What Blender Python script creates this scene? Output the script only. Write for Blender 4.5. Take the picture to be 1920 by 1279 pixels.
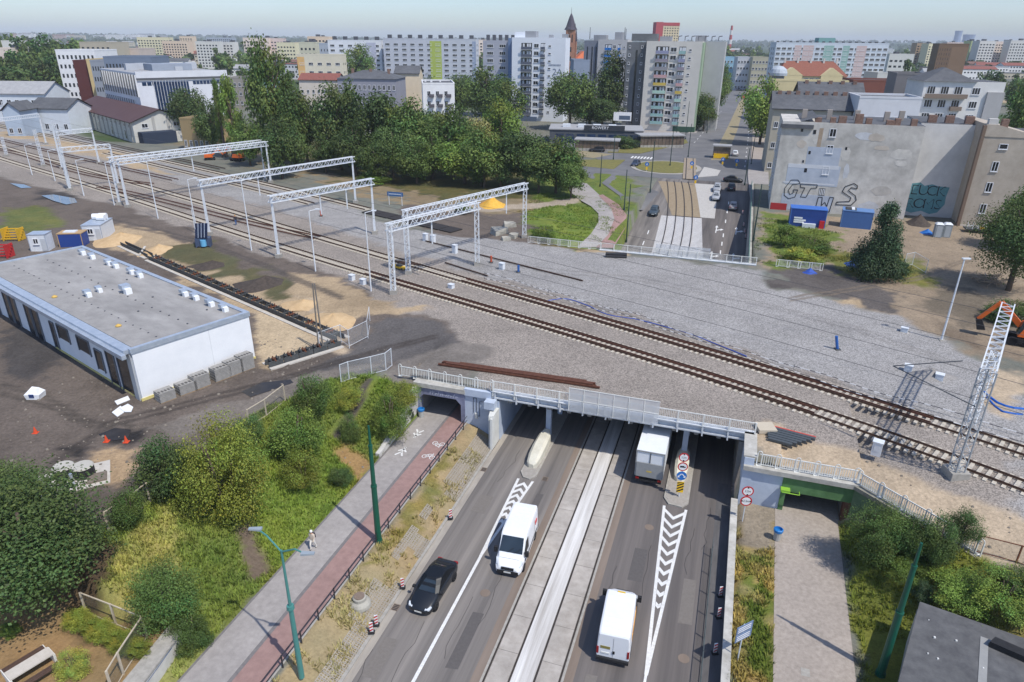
import bpy, math, random
import numpy as np
from mathutils import Vector, Matrix
for _o in list(bpy.data.objects): bpy.data.objects.remove(_o)
scn = bpy.context.scene
COL = scn.collection
random.seed(7); RNG = np.random.default_rng(7)
PI = math.pi
# ------------------------------------------------------------------ camera
CAMH = 35.4; PITCH = math.atan(565.5/1280.0); ROLL = 0.0097
cam_d = bpy.data.cameras.new('camera'); cam = bpy.data.objects.new('camera', cam_d); COL.objects.link(cam)
cam.location = (0, 0, CAMH)
cam.matrix_world = Matrix.Translation((0, 0, CAMH)) @ Matrix.Rotation(PI/2 - PITCH, 4, 'X') @ Matrix.Rotation(ROLL, 4, 'Z')
cam_d.sensor_width = 36.0; cam_d.lens = 24.0; cam_d.clip_start = 0.5; cam_d.clip_end = 30000
scn.camera = cam
# ------------------------------------------------------------------ world, sun, exposure
wd = bpy.data.worlds.new('World'); scn.world = wd; wd.use_nodes = True
nt = wd.node_tree; nt.nodes.clear()
sky = nt.nodes.new('ShaderNodeTexSky'); sky.sky_type = 'NISHITA'; sky.sun_disc = False
SUN_AZ = math.radians(135); SUN_EL = math.radians(57)
sky.sun_elevation = SUN_EL; sky.sun_rotation = SUN_AZ
sky.air_density = 1.0; sky.dust_density = 1.0; sky.ozone_density = 1.5; sky.altitude = 250
bg = nt.nodes.new('ShaderNodeBackground'); bg.inputs[1].default_value = 0.15
wo = nt.nodes.new('ShaderNodeOutputWorld')
tint = nt.nodes.new('ShaderNodeMix'); tint.data_type = 'RGBA'; tint.blend_type = 'MULTIPLY'; tint.inputs['Factor'].default_value = 1.0; tint.inputs['B'].default_value = (.84, .94, 1.13, 1)
ctc = nt.nodes.new('ShaderNodeTexCoord'); cmp_ = nt.nodes.new('ShaderNodeMapping'); cmp_.inputs['Scale'].default_value = (1, 1, 5); cno = nt.nodes.new('ShaderNodeTexNoise'); cno.inputs['Scale'].default_value = 2.2; cno.inputs['Detail'].default_value = 7
nt.links.new(ctc.outputs['Generated'], cmp_.inputs[0]); nt.links.new(cmp_.outputs[0], cno.inputs['Vector'])
crm = nt.nodes.new('ShaderNodeMapRange'); crm.inputs[1].default_value = .45; crm.inputs[2].default_value = .8; crm.inputs[3].default_value = 0; crm.inputs[4].default_value = .38; nt.links.new(cno.outputs['Fac'], crm.inputs[0])
cld = nt.nodes.new('ShaderNodeMix'); cld.data_type = 'RGBA'; cld.inputs['B'].default_value = (5.6, 6.1, 6.9, 1)      # thin summer cloud veil
nt.links.new(sky.outputs[0], tint.inputs['A']); nt.links.new(tint.outputs['Result'], cld.inputs['A']); nt.links.new(crm.outputs[0], cld.inputs['Factor'])
nt.links.new(cld.outputs['Result'], bg.inputs[0]); nt.links.new(bg.outputs[0], wo.inputs[0])
sun_d = bpy.data.lights.new('sun', 'SUN'); sun_d.energy = 4.1; sun_d.angle = math.radians(0.6); sun_d.color = (1.0, 0.955, 0.88)
sun = bpy.data.objects.new('sun', sun_d); COL.objects.link(sun); sun.location = (60, -60, 120)
_sd = Vector((math.sin(SUN_AZ)*math.cos(SUN_EL), math.cos(SUN_AZ)*math.cos(SUN_EL), math.sin(SUN_EL)))
sun.rotation_euler = (-_sd).to_track_quat('-Z', 'Y').to_euler()
scn.view_settings.view_transform = 'Standard'; scn.view_settings.look = 'None'
scn.view_settings.exposure = 0.0; scn.view_settings.gamma = 1.0; scn.view_settings.use_curve_mapping = False
scn.render.engine = 'CYCLES'
scn.cycles.max_bounces = 5; scn.cycles.diffuse_bounces = 3; scn.cycles.glossy_bounces = 3
scn.cycles.transmission_bounces = 4; scn.cycles.transparent_max_bounces = 10
# ------------------------------------------------------------------ survey helpers
A = math.radians(18); SA, CA = math.sin(A), math.cos(A)      # the road runs 18 degrees east of the view axis
F_ = 1280.0
def ray(x, y):
    u = x - 960.0; v = 639.5 - y
    c, s = math.cos(ROLL), math.sin(ROLL)
    u, v = u*c - v*s, u*s + v*c
    return u, F_*math.cos(PITCH) + v*math.sin(PITCH), F_*math.sin(PITCH) - v*math.cos(PITCH)
def at(x, y, Z):
    u, f, d = ray(x, y); t = (CAMH - Z)/d
    return Vector((u*t, f*t, Z))
def zat(x, y, Y):
    u, f, d = ray(x, y); return CAMH - Y*d/f
def UW(X, Y): return X*CA - Y*SA, X*SA + Y*CA
def XY(u, w): return u*CA + w*SA, -u*SA + w*CA
def gnd(x, y):
    """ground point seen at a survey pixel (walks the terrain height)"""
    Z = 5.0; p = at(x, y, Z)
    for _ in range(14):
        p = at(x, y, Z); u, w = UW(p.x, p.y)
        Z = 0.5*Z + 0.5*float(zter(np.array([u]), np.array([w]))[0])
    return p
def s2l(c):
    c = c/255.0
    return c/12.92 if c <= 0.04045 else ((c+0.055)/1.055)**2.4
def rgb(r, g, b, k=0.9): return (s2l(r)*k, s2l(g)*k, s2l(b)*k)
# ------------------------------------------------------------------ materials
MATS = {}
def mat(name, c, c2=None, scale=3.0, amt=0.25, rough=0.85, bump=0.0, metal=0.0, stretch=(1, 1, 1), big=0.0, bigscale=0.15, spec=0.3, detail=5.0):
    if name in MATS: return MATS[name]
    m = bpy.data.materials.new(name); m.use_nodes = True; MATS[name] = m
    t = m.node_tree; b = t.nodes['Principled BSDF']
    b.inputs['Roughness'].default_value = rough; b.inputs['Metallic'].default_value = metal
    b.inputs['Specular IOR Level'].default_value = spec
    tc = t.nodes.new('ShaderNodeTexCoord'); mp = t.nodes.new('ShaderNodeMapping'); mp.inputs['Scale'].default_value = stretch
    t.links.new(tc.outputs['Object'], mp.inputs[0])
    n = t.nodes.new('ShaderNodeTexNoise'); n.inputs['Scale'].default_value = scale; n.inputs['Detail'].default_value = detail; n.inputs['Roughness'].default_value = 0.65
    t.links.new(mp.outputs[0], n.inputs['Vector'])
    if c2 is None: c2 = tuple(min(1, x*(1+amt)) for x in c); c = tuple(x*(1-amt) for x in c)
    mx = t.nodes.new('ShaderNodeMix'); mx.data_type = 'RGBA'
    mx.inputs['A'].default_value = (*c, 1); mx.inputs['B'].default_value = (*c2, 1)
    mr = t.nodes.new('ShaderNodeMapRange'); mr.inputs[1].default_value = 0.28; mr.inputs[2].default_value = 0.72
    t.links.new(n.outputs['Fac'], mr.inputs[0]); t.links.new(mr.outputs[0], mx.inputs['Factor'])
    out = mx.outputs['Result']
    if big > 0:
        n2 = t.nodes.new('ShaderNodeTexNoise'); n2.inputs['Scale'].default_value = bigscale; n2.inputs['Detail'].default_value = 4
        t.links.new(mp.outputs[0], n2.inputs['Vector'])
        r2 = t.nodes.new('ShaderNodeMapRange'); r2.inputs[1].default_value = 0.3; r2.inputs[2].default_value = 0.7
        r2.inputs[3].default_value = 1-big; r2.inputs[4].default_value = 1+big*0.6
        t.links.new(n2.outputs['Fac'], r2.inputs[0])
        ml = t.nodes.new('ShaderNodeVectorMath'); ml.operation = 'SCALE'
        t.links.new(out, ml.inputs[0]); t.links.new(r2.outputs[0], ml.inputs['Scale']); out = ml.outputs[0]
    t.links.new(out, b.inputs['Base Color'])
    if bump > 0:
        bp = t.nodes.new('ShaderNodeBump'); bp.inputs['Strength'].default_value = bump; bp.inputs['Distance'].default_value = 0.05
        t.links.new(n.outputs['Fac'], bp.inputs['Height']); t.links.new(bp.outputs[0], b.inputs['Normal'])
    return m
def flat(name, c, rough=0.5, metal=0.0, spec=0.5, coat=0.0):
    """slightly uneven paint or metal"""
    if name in MATS: return MATS[name]
    m = mat(name, c, amt=0.07, scale=2.0, rough=rough, metal=metal, spec=spec, detail=3)
    m.node_tree.nodes['Principled BSDF'].inputs['Coat Weight'].default_value = coat
    return m
def glassy(name, c, rough=0.06):
    if name in MATS: return MATS[name]
    return mat(name, c, amt=0.3, scale=0.6, rough=rough, spec=0.8, detail=1)
# ------------------------------------------------------------------ mesh builder
class MB:
    def __init__(s): s.v = []; s.f = []; s.m = []; s.X = None
    def add(s, vs, fs, mi=0):
        o = len(s.v)
        if s.X is not None: vs = [tuple(s.X @ Vector(p)) for p in vs]
        s.v += [tuple(p) for p in vs]; s.f += [[i+o for i in f] for f in fs]; s.m += [mi]*len(fs); return s
    def box(s, x0, x1, y0, y1, z0, z1, mi=0):
        return s.add([(x0,y0,z0),(x1,y0,z0),(x1,y1,z0),(x0,y1,z0),(x0,y0,z1),(x1,y0,z1),(x1,y1,z1),(x0,y1,z1)],
                     [(3,2,1,0),(4,5,6,7),(0,1,5,4),(1,2,6,5),(2,3,7,6),(3,0,4,7)], mi)
    def bar(s, p, q, w, h=None, mi=0, up=(0,0,1)):
        h = h or w; p = Vector(p); q = Vector(q); d = (q-p).normalized(); up = Vector(up)
        if abs(d.dot(up)) > 0.98: up = Vector((0,1,0))
        a = d.cross(up).normalized()*(w/2); b = a.cross(d).normalized()*(h/2)
        vs = [p-a-b, p+a-b, p+a+b, p-a+b, q-a-b, q+a-b, q+a+b, q-a+b]
        return s.add(vs, [(0,1,2,3),(7,6,5,4),(4,5,1,0),(5,6,2,1),(6,7,3,2),(7,4,0,3)], mi)
    def cyl(s, p, q, r0, r1=None, n=8, mi=0, caps=True):
        r1 = r0 if r1 is None else r1; p = Vector(p); q = Vector(q); d = (q-p).normalized()
        up = Vector((0,0,1)) if abs(d.z) < 0.95 else Vector((1,0,0))
        a = d.cross(up).normalized(); b = d.cross(a).normalized()
        vs = []; 
        for k in range(n):
            t = 2*PI*k/n; e = a*math.cos(t) + b*math.sin(t); vs += [p+e*r0, q+e*r1]
        fs = [((2*k), (2*k+1), (2*k+3) % (2*n), (2*k+2) % (2*n)) for k in range(n)]
        if caps: fs += [[2*k for k in range(n)], [2*k+1 for k in range(n)][::-1]]
        return s.add(vs, fs, mi)
    def tube(s, pts, r, n=6, mi=0):
        for i in range(len(pts)-1): s.cyl(pts[i], pts[i+1], r, r, n, mi)
        return s
    def lathe(s, prof, n=12, mi=0, c=(0,0)):
        vs = []; fs = []
        for r, z in prof:
            for k in range(n):
                t = 2*PI*k/n; vs.append((c[0]+r*math.cos(t), c[1]+r*math.sin(t), z))
        for i in range(len(prof)-1):
            for k in range(n): fs.append((i*n+k, i*n+(k+1) % n, (i+1)*n+(k+1) % n, (i+1)*n+k))
        fs.append([(len(prof)-1)*n+k for k in range(n)]); fs.append([k for k in range(n)][::-1])
        return s.add(vs, fs, mi)
    def prism(s, poly, z0, z1, mi=0):
        n = len(poly); ar = sum(poly[i][0]*poly[(i+1) % n][1]-poly[(i+1) % n][0]*poly[i][1] for i in range(n))
        if ar < 0: poly = poly[::-1]
        vs = [(p[0],p[1],z0) for p in poly]+[(p[0],p[1],z1) for p in poly]
        fs = [list(range(n))[::-1], list(range(n, 2*n))]+[(i, (i+1) % n, n+(i+1) % n, n+i) for i in range(n)]
        return s.add(vs, fs, mi)
    def loft(s, secs, mi=0, caps=True, closed=True):
        n = len(secs[0]); vs = [p for sec in secs for p in sec]; fs = []
        for i in range(len(secs)-1):
            for k in range(n if closed else n-1): fs.append((i*n+k, i*n+(k+1) % n, (i+1)*n+(k+1) % n, (i+1)*n+k))
        if caps: fs += [list(range(n))[::-1], list(range((len(secs)-1)*n, len(secs)*n))]
        return s.add(vs, fs, mi)
    def mesh(s, name, mats, smooth=False):
        me = bpy.data.meshes.new(name); me.from_pydata(s.v, [], s.f)
        mats = mats if isinstance(mats, (list, tuple)) else [mats]
        for m in mats: me.materials.append(m)
        me.polygons.foreach_set('material_index', s.m)
        if smooth: me.polygons.foreach_set('use_smooth', [True]*len(s.f))
        me.update(); return me
    def build(s, name, mats, parent=None, label=None, cat=None, group=None, kind=None, smooth=False, loc=None, rz=None):
        return link(name, s.mesh(name, mats, smooth), parent, label, cat, group, kind, loc, rz)
def link(name, me, parent=None, label=None, cat=None, group=None, kind=None, loc=None, rz=None):
    o = bpy.data.objects.new(name, me); COL.objects.link(o)
    if parent is not None: o.parent = parent
    if loc is not None: o.location = loc
    if rz is not None: o.rotation_euler = (0, 0, rz)
    tag(o, label, cat, group, kind); return o
def tag(o, label=None, cat=None, group=None, kind=None):
    if label: o['label'] = label
    if cat: o['category'] = cat
    if group: o['group'] = group
    if kind: o['kind'] = kind
    return o
def thing(name, label, cat, loc=(0,0,0), rz=0.0, group=None):
    o = bpy.data.objects.new(name, None); COL.objects.link(o); o.location = loc; o.rotation_euler = (0,0,rz)
    o.empty_display_size = 0.2
    return tag(o, label, cat, group)
def kids(o): return [c for c in bpy.data.objects if c.parent is o]
def copy_tree(o, loc, rz, label, group=None, scale=None, ks=None):
    r = o.copy(); COL.objects.link(r); r.location = loc; r.rotation_euler = (0,0,rz)
    if scale: r.scale = scale
    r['label'] = label
    if group: r['group'] = group
    for ch in (ks if ks is not None else kids(o)):
        c = ch.copy(); COL.objects.link(c); c.parent = r
        for g in kids(ch):
            d = g.copy(); COL.objects.link(d); d.parent = c
    return r
def npmesh(name, V, Fq, mats, smooth=False, nper=4):
    me = bpy.data.meshes.new(name); V = np.asarray(V, dtype=np.float32); Fq = np.asarray(Fq, dtype=np.int32)
    me.vertices.add(len(V)); me.vertices.foreach_set('co', V.ravel())
    me.loops.add(Fq.size); me.loops.foreach_set('vertex_index', Fq.ravel())
    me.polygons.add(len(Fq)); me.polygons.foreach_set('loop_start', np.arange(0, Fq.size, nper, dtype=np.int32))
    try: me.polygons.foreach_set('loop_total', np.full(len(Fq), nper, dtype=np.int32))
    except Exception: pass
    for m in (mats if isinstance(mats, (list, tuple)) else [mats]): me.materials.append(m)
    if smooth: me.polygons.foreach_set('use_smooth', np.ones(len(Fq), dtype=bool))
    me.update(calc_edges=True); me.validate(); return me
# ------------------------------------------------------------------ terrain height (u across the road, w along it)
def sst(a, b, x):
    t = np.clip((x-a)/(b-a), 0, 1); return t*t*(3-2*t)
def zroad(w): return 4.7*sst(106, 172, np.asarray(w, float))
def vnoise(x, y, seed=0):
    xi = np.floor(x).astype(np.int64); yi = np.floor(y).astype(np.int64); fx = x-xi; fy = y-yi
    def h(a, b):
        n = (a*374761393 + b*668265263 + seed*1442695041) & 0x7fffffff
        n = ((n ^ (n >> 13))*1274126177) & 0x7fffffff
        return ((n ^ (n >> 16)) & 0xffff)/65535.0
    fx = fx*fx*(3-2*fx); fy = fy*fy*(3-2*fy)
    return (h(xi,yi)*(1-fx)+h(xi+1,yi)*fx)*(1-fy)+(h(xi,yi+1)*(1-fx)+h(xi+1,yi+1)*fx)*fy
def fbm(x, y, seed=0, o=4):
    r = 0; a = 0.5
    for k in range(o): r = r+a*vnoise(x*2**k+17.3*k, y*2**k-9.1*k, seed+k); a *= 0.5
    return r/(1-0.5**o)
def sdpoly(P, x, y):
    """signed distance, negative inside"""
    P = np.asarray(P, float); d = np.full(x.shape, 1e18); ins = np.zeros(x.shape, bool); n = len(P)
    for i in range(n):
        ax, ay = P[i]; bx, by = P[(i+1) % n]; ex, ey = bx-ax, by-ay
        t = np.clip(((x-ax)*ex+(y-ay)*ey)/(ex*ex+ey*ey+1e-12), 0, 1)
        d = np.minimum(d, (x-ax-t*ex)**2+(y-ay-t*ey)**2)
        c = ((ay > y) != (by > y)); 
        with np.errstate(divide='ignore', invalid='ignore'):
            xi = (bx-ax)*(y-ay)/(by-ay)+ax
        ins ^= c & (x < xi)
    return np.where(ins, -1, 1)*np.sqrt(d)
CREST = np.array([(14,-36),(22,-36),(27,-37.2),(31.5,-37.1),(38.9,-37.9),(44.7,-37.9),(52.7,-34.4),(53.4,-33.5)])
RCREST = [(11.6,49.9),(15,47.3),(18.6,43.4),(23,37.5),(30,31),(45,22),(60,14),(60,70),(11.6,70)]
YARD = None
def zter(u, w):
    u = np.asarray(u, float); w = np.asarray(w, float)
    z = np.full(u.shape, 5.1)
    X, Y = XY(u, w)
    # yard with the white building lies lower than the tracks
    q = -(X*0.62+Y*0.785)          # distance south-west of the track line
    z = z-0.7*sst(-52, -44, q)*(X < 0)*sst(0, 8, -X-4)
    r = np.hypot(X, Y)
    z = z+sst(2500, 7000, r)*34*(0.35+0.9*fbm(X/1500, Y/1500, 5))
    near = w < 53.4
    # left embankment
    uc = np.interp(w, CREST[:,0], CREST[:,1])
    t = np.clip((-27.0-u)/(-27.0-uc), 0, 1)
    zb = 1.3+3.1*t*t*(3-2*t)
    zb = np.maximum(zb, np.where((w > 45.5) & (w <= 53.4), 1.3+3.2*np.clip((w-45.5)/7.5, 0, 1)*np.clip((-26.9-u)*4, 0, 1), 0))
    zb = np.minimum(zb, 4.5)
    gard = (w < 23.2) & (u < -28.4)
    zb = np.where(gard, 2.4, zb)
    z = np.where(near & (u < -26.9), zb, z)
    z = np.where((u >= -26.9) & (u <= -21.7) & (w < 103.4), 1.26, z)
    z = np.where((u > -22.3) & (u < -18.5) & (w > 53.8), 5.1, z)
    z = np.where((w < 53.8) & (u > -22.3) & (u < -18.5), 1.26-1.22*np.clip((u+21.2)/2.4, 0, 1), z)
    # right strip, path and bank
    nr = w < 50.1
    d = sdpoly(RCREST, u, w)
    zr = 0.85+3.55*(1-sst(0, 7.0, d)); zr = np.minimum(zr, 0.85+np.maximum(0, u-11.3)*1.15)
    zr = np.where(d < 0, np.minimum(5.1, 4.4+np.maximum(0, -d-1)*0.12), zr)
    z = np.where((u > 3.3) & nr, zr, z)
    z = np.where((u > 11.3) & (w >= 50.1) & (w < 62) , np.minimum(5.1, 4.4+np.maximum(0, -d-1)*0.12), z)
    z = np.where((u >= 6.8) & (u <= 11.3) & (w >= 49.6) & (w < 103.4), 0.8, z)
    # beyond the bridge: path ramp left, ground falls to the road
    zr2 = zroad(w)
    lf = (w > 103.4) & (w < 172) & (u < -18.5) & (u > -30)
    z = np.where(lf, np.maximum(zr2+0.12, 3.9+1.0*sst(103.4, 125, w)*1.0-1.6*sst(-24, -18.5, u)*(1-sst(105, 150, w))), z)
    # the road itself
    z = np.where((u >= -18.5) & (u <= 3.3) & (w < 172), zr2-0.06, z)
    z = np.where((w >= 172) & (r < 900) , z*0+4.64, z)
    return z
# ------------------------------------------------------------------ ground painting
PAINT = []
def lay(pts, Z, c, tex=(0,0,0), feather=0.6, warp=0.8, raw=False, k=1.0):
    P = [tuple(p) for p in pts] if raw else [tuple(at(x, y, Z)[:2]) for x, y in pts]
    PAINT.append((P, np.array(c), np.array(tex), feather, warp, k))
def layu(pts, c, tex=(0,0,0), feather=0.5, warp=0.6, k=1.0): lay([XY(*p) for p in pts], 0, c, tex, feather, warp, True, k)
BAL = rgb(155,152,149); BALO = rgb(150,141,132); DIRT = rgb(108,98,90); DARK = rgb(74,70,68); SAND = rgb(176,155,126); SANDL = rgb(186,167,142)
GRS = rgb(104,116,56); GRSL = rgb(114,128,58); DRY = rgb(158,136,92); DRYL = rgb(178,156,112); PAVE = rgb(150,146,140); CITY = rgb(118,118,108); MUD = rgb(96,86,76)
ST = (1,0,0); GR = (0,1,0); MU = (0,0,1)
# wide city ground, then zones from far to near
lay([(-700,150),(2600,150),(2600,74+60),(-700,74+60)], 5, CITY, GR, 20, 20)
lay([(0,185),(200,215),(420,290),(560,330),(760,380),(1000,455),(1100,470),(1090,380),(1000,330),(600,280),(400,230),(200,180)], 5, rgb(140,124,98), (0,.4,.6), 2, 5)
lay([(560,250),(1090,330),(1080,380),(820,370),(700,350),(560,310)], 5, rgb(92,88,54), GR, 2, 4)
lay([(1090,300),(1180,290),(1200,470),(1000,465),(1000,330)], 5, GRS, GR, 2, 2)
lay([(985,400),(1060,385),(1110,392),(1108,440),(1060,470),(975,455)], 4.8, GRSL, GR, .6, .8)
lay([(860,455),(1010,462),(990,400),(860,400),(760,380),(740,415)], 5, DIRT, MU, 1.5, 2)
lay([(820,390),(1000,382),(1080,372),(1100,378),(1000,392),(850,402)], 5, rgb(172,158,140), MU, .8, 1)
lay([(900,385),(925,372),(945,385),(925,392)], 5, rgb(220,160,50), MU, .5, .5)
lay([(1430,395),(1920,430),(2100,700),(1850,680),(1600,570),(1430,500)], 5, rgb(150,134,114), MU, 2, 2)
lay([(1435,395),(1560,430),(1555,480),(1530,500),(1450,505)], 5, GRS, GR, 1, 2)
lay([(1440,505),(1560,500),(1640,530),(1700,560),(1680,590),(1560,565),(1460,540)], 5, rgb(98,92,88), MU, 1, 1.5)
lay([(1530,480),(1600,520),(1740,540),(1740,505),(1680,480),(1620,470)], 5, rgb(120,118,62), GR, 1.5, 2)
lay([(1750,540),(1850,560),(1920,600),(1920,640),(1800,610),(1740,580)], 5, rgb(116,106,92), MU, 1.5, 2)
lay([(1550,570),(1600,560),(1630,572),(1590,580)], 5, SAND, MU, .8, 1)
# railway ballast
lay([(0,203),(250,284),(480,338),(640,384),(760,430),(1000,457),(1110,472),(1430,505),(1450,540),(1590,572),(1690,592),(1770,640),(1850,690),(1920,735),(2300,800),(2300,1150),(1920,980),(1790,925),(1600,845),(1420,800),(1420,830),(930,740),(890,690),(850,610),(740,592),(700,555),(620,520),(520,490),(400,450),(240,392),(130,368),(0,330),(-900,160),(-900,120)], 5.2, BAL, ST, 1.0, 1.0)
lay([(0,262),(140,292),(340,345),(560,405),(760,470),(860,505),(1100,570),(1500,690),(1920,840),(1920,980),(1600,850),(1420,800),(1420,830),(930,740),(890,690),(850,610),(740,592),(700,555),(620,520),(520,490),(400,450),(240,392),(130,368),(0,330),(-900,160),(-700,160)], 5.2, BALO, ST, 1.5, 1.2)
lay([(1430,795),(1480,815),(1600,850),(1790,925),(1920,985),(2200,1090),(2200,1200),(1910,1060),(1825,1040),(1610,915),(1420,860)], 4.6, SANDL, MU, .8, .8)
lay([(1680,880),(1790,935),(1830,960),(1760,930),(1680,895)], 4.9, rgb(132,126,70), GR, .8, 1.2, .7)
lay([(1850,690),(1920,700),(1920,790),(1860,770),(1840,740)], 5.1, SANDL, MU, 1, 1)
lay([(1690,690),(1760,680),(1830,710),(1790,735),(1700,715)], 5.1, rgb(126,120,116), ST, 1, 1, .8)
lay([(1760,600),(1850,635),(1830,655),(1770,645)], 5.1, rgb(124,110,94), MU, .8, 1)
lay([(1090,458),(1170,470),(1180,478),(1080,470)], 5.2, SAND, MU, .6, .6)
for q in ([(380,335),(480,365),(640,405),(800,470),(900,490),(1020,540),(960,520),(760,455),(560,400),(400,352)], [(860,480),(960,500),(1030,530),(990,535),(900,505)]):
    lay(q, 5.2, rgb(168,154,134), MU, .9, 1.2, .8)
lay([(0,235),(120,262),(230,285),(330,330),(300,325),(180,295),(60,262),(0,258)], 5.2, SAND, MU, 1, 1.5)
# yard, sand, mud
lay([(-900,170),(0,335),(130,372),(240,395),(400,452),(520,492),(620,522),(700,557),(740,594),(850,612),(890,692),(780,690),(720,690),(640,712),(500,775),(420,835),(310,935),(215,1005),(100,1100),(-300,1200),(-900,700)], 4.5, DIRT, MU, .8, 1.0)
lay([(330,450),(420,470),(520,512),(600,545),(560,560),(470,520),(380,480)], 4.6, rgb(96,88,82), MU, .5, 2.5, .6)
lay([(0,560),(70,600),(160,700),(230,760),(120,800),(0,760)], 4.4, rgb(94,84,76), MU, 1, 3, .7)
lay([(120,365),(250,400),(400,455),(520,495),(610,525),(590,540),(480,500),(350,450),(230,410),(110,378)], 4.8, SAND, MU, .8, 1.0, .85)
lay([(545,520),(620,522),(700,560),(780,580),(810,585),(760,592),(690,585),(640,600),(590,590),(560,560)], 4.8, SAND, MU, .8, 1.2)
lay([(480,560),(560,555),(640,610),(650,660),(600,650),(540,610)], 4.5, SANDL, MU, .8, 1)
lay([(190,430),(260,428),(330,455),(420,490),(470,530),(560,560),(610,640),(500,690),(470,600),(300,500),(200,455)], 4.4, SAND, MU, .8, 1.2)
lay([(475,590),(500,580),(600,640),(490,680)], 4.4, rgb(190,170,140), MU, .5, .4)
lay([(290,470),(380,460),(440,490),(520,520),(570,550),(540,560),(440,520),(330,490)], 4.7, rgb(96,92,66), (0,.7,.3), 1, 1.5)
lay([(440,490),(500,500),(570,540),(560,556),(500,535)], 4.8, rgb(84,78,72), MU, .5, 2.5, .6)
lay([(430,440),(500,465),(580,500),(560,510),(470,475)], 4.9, rgb(90,86,82), MU, .5, 2.5, .6)
lay([(650,640),(740,600),(850,618),(880,680),(780,682),(700,665),(640,690),(600,690)], 4.8, rgb(98,94,92), MU, .8, 1.2)
lay([(720,610),(790,605),(800,625),(740,632)], 5, rgb(88,96,60), GR, .8, 1.2, .8)
lay([(0,390),(90,385),(130,410),(60,440),(0,430)], 4.5, rgb(104,108,62), GR, 1, 2)
lay([(20,415),(120,400),(210,420),(200,440),(60,465),(0,450)], 4.5, GRS, GR, 1, 2, .8)
lay([(60,360),(150,372),(140,385),(70,378)], 4.5, DARK, MU, .6, 1.5)
lay([(0,520),(60,560),(230,690),(240,740),(120,700),(0,610)], 4.4, rgb(150,128,98), MU, 1.5, 2.5, .8)
lay([(0,640),(90,600),(150,680),(60,700),(0,690)], 4.4, rgb(82,78,76), MU, 1.2, 2)
lay([(560,700),(640,690),(720,672),(700,690),(560,745),(440,790),(330,815),(250,800),(400,760)], 4.5, rgb(126,118,110), MU, .8, 1.0)
lay([(180,820),(250,800),(255,830),(190,845)], 4.4, rgb(48,46,46), MU, .6, 1)
lay([(90,840),(150,850),(130,870)], 4.4, rgb(50,48,48), MU, .6, 1)
lay([(150,860),(240,850),(260,880),(200,920)], 4.4, rgb(178,152,120), MU, .8, 1.2)
# embankment and near left
layu([(-33,54),(-38.5,45),(-38.5,30),(-37,20),(-27,12),(-26.8,53.4)], rgb(112,122,60), GR, .4, .8)
layu([(-27,40),(-31,46),(-34,40),(-33,33),(-30,30),(-27,32)], GRSL, GR, .8, 1.2)
layu([(-27,22),(-30,26),(-35,30),(-36,26),(-33,22),(-28,18)], rgb(146,142,84), GR, 1, 1.5)
layu([(-28,47),(-31,53),(-29.5,53),(-27.3,49)], rgb(104,120,48), GR, .6, 1)
layu([(-27.0,43),(-29,46),(-31,44),(-28,41)], rgb(158,128,86), MU, .6, 1)
layu([(-31.6,45),(-32.3,53),(-31.5,53),(-30.9,45)], rgb(84,78,72), MU, .2, .2)
layu([(-27.6,30.2),(-31,33),(-31.6,32),(-28,28.4)], rgb(112,98,84), MU, .4, .4)
layu([(-28.4,8),(-45,8),(-45,23.2),(-28.4,23.2)], rgb(150,124,88), (0,.5,.5), .4, .6)
layu([(-33,21),(-45,24),(-45,28),(-36,26)], rgb(88,74,56), MU, .8, 1)
# verge between path and road
layu([(-21.8,10),(-21.8,53.4),(-18.3,53.4),(-18.3,10)], rgb(160,142,108), (0,.5,.5), .2, .2)
layu([(-21.6,30),(-20.6,40),(-20.9,48),(-21.7,48)], rgb(132,122,70), GR, .4, 1)
# right strip
layu([(3.3,8),(3.3,49.6),(6.9,49.6),(5.6,8)], rgb(158,138,88), GR, .2, .3)
layu([(4.0,20),(4.8,40),(6.6,43),(6.0,30),(5.0,20)], rgb(104,112,50), GR, .5, 1.2)
layu([(3.3,44),(6.8,44),(6.8,49.6),(3.3,49.6)], rgb(150,138,120), MU, .6, .6)
layu([(11.2,49.6),(19,43),(40,26),(50,8),(10.3,8)], rgb(112,116,52), GR, .6, 1)
layu([(10.4,25),(12,33),(13.5,33),(12.6,26)], rgb(172,150,116), MU, .6, .8)
layu([(15,44),(20,40),(30,31),(30,28),(18,38)], rgb(158,140,84), GR, .8, 1.2, .8)
lay([(1000,440),(1005,462),(1095,470),(1095,462)], 5, rgb(120,108,80), GR, .5, .6)
layu([(-30,53),(-21.5,53),(-21.5,60),(-26,64),(-32,60)], rgb(126,119,112), MU, 1.2, 1.5)
def rut(px, Z, w, c, tex=MU, k=.75):
    P = [Vector(at(x, y, Z)[:2]) for x, y in px]; L = []; R = []
    for i, p in enumerate(P):
        d = (P[min(i+1, len(P)-1)]-P[max(i-1, 0)]).normalized(); n = Vector((-d.y, d.x))*w/2; L.append(tuple(p+n)); R.append(tuple(p-n))
    lay(L+R[::-1], 0, c, tex, .25, .12, True, k)
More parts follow.
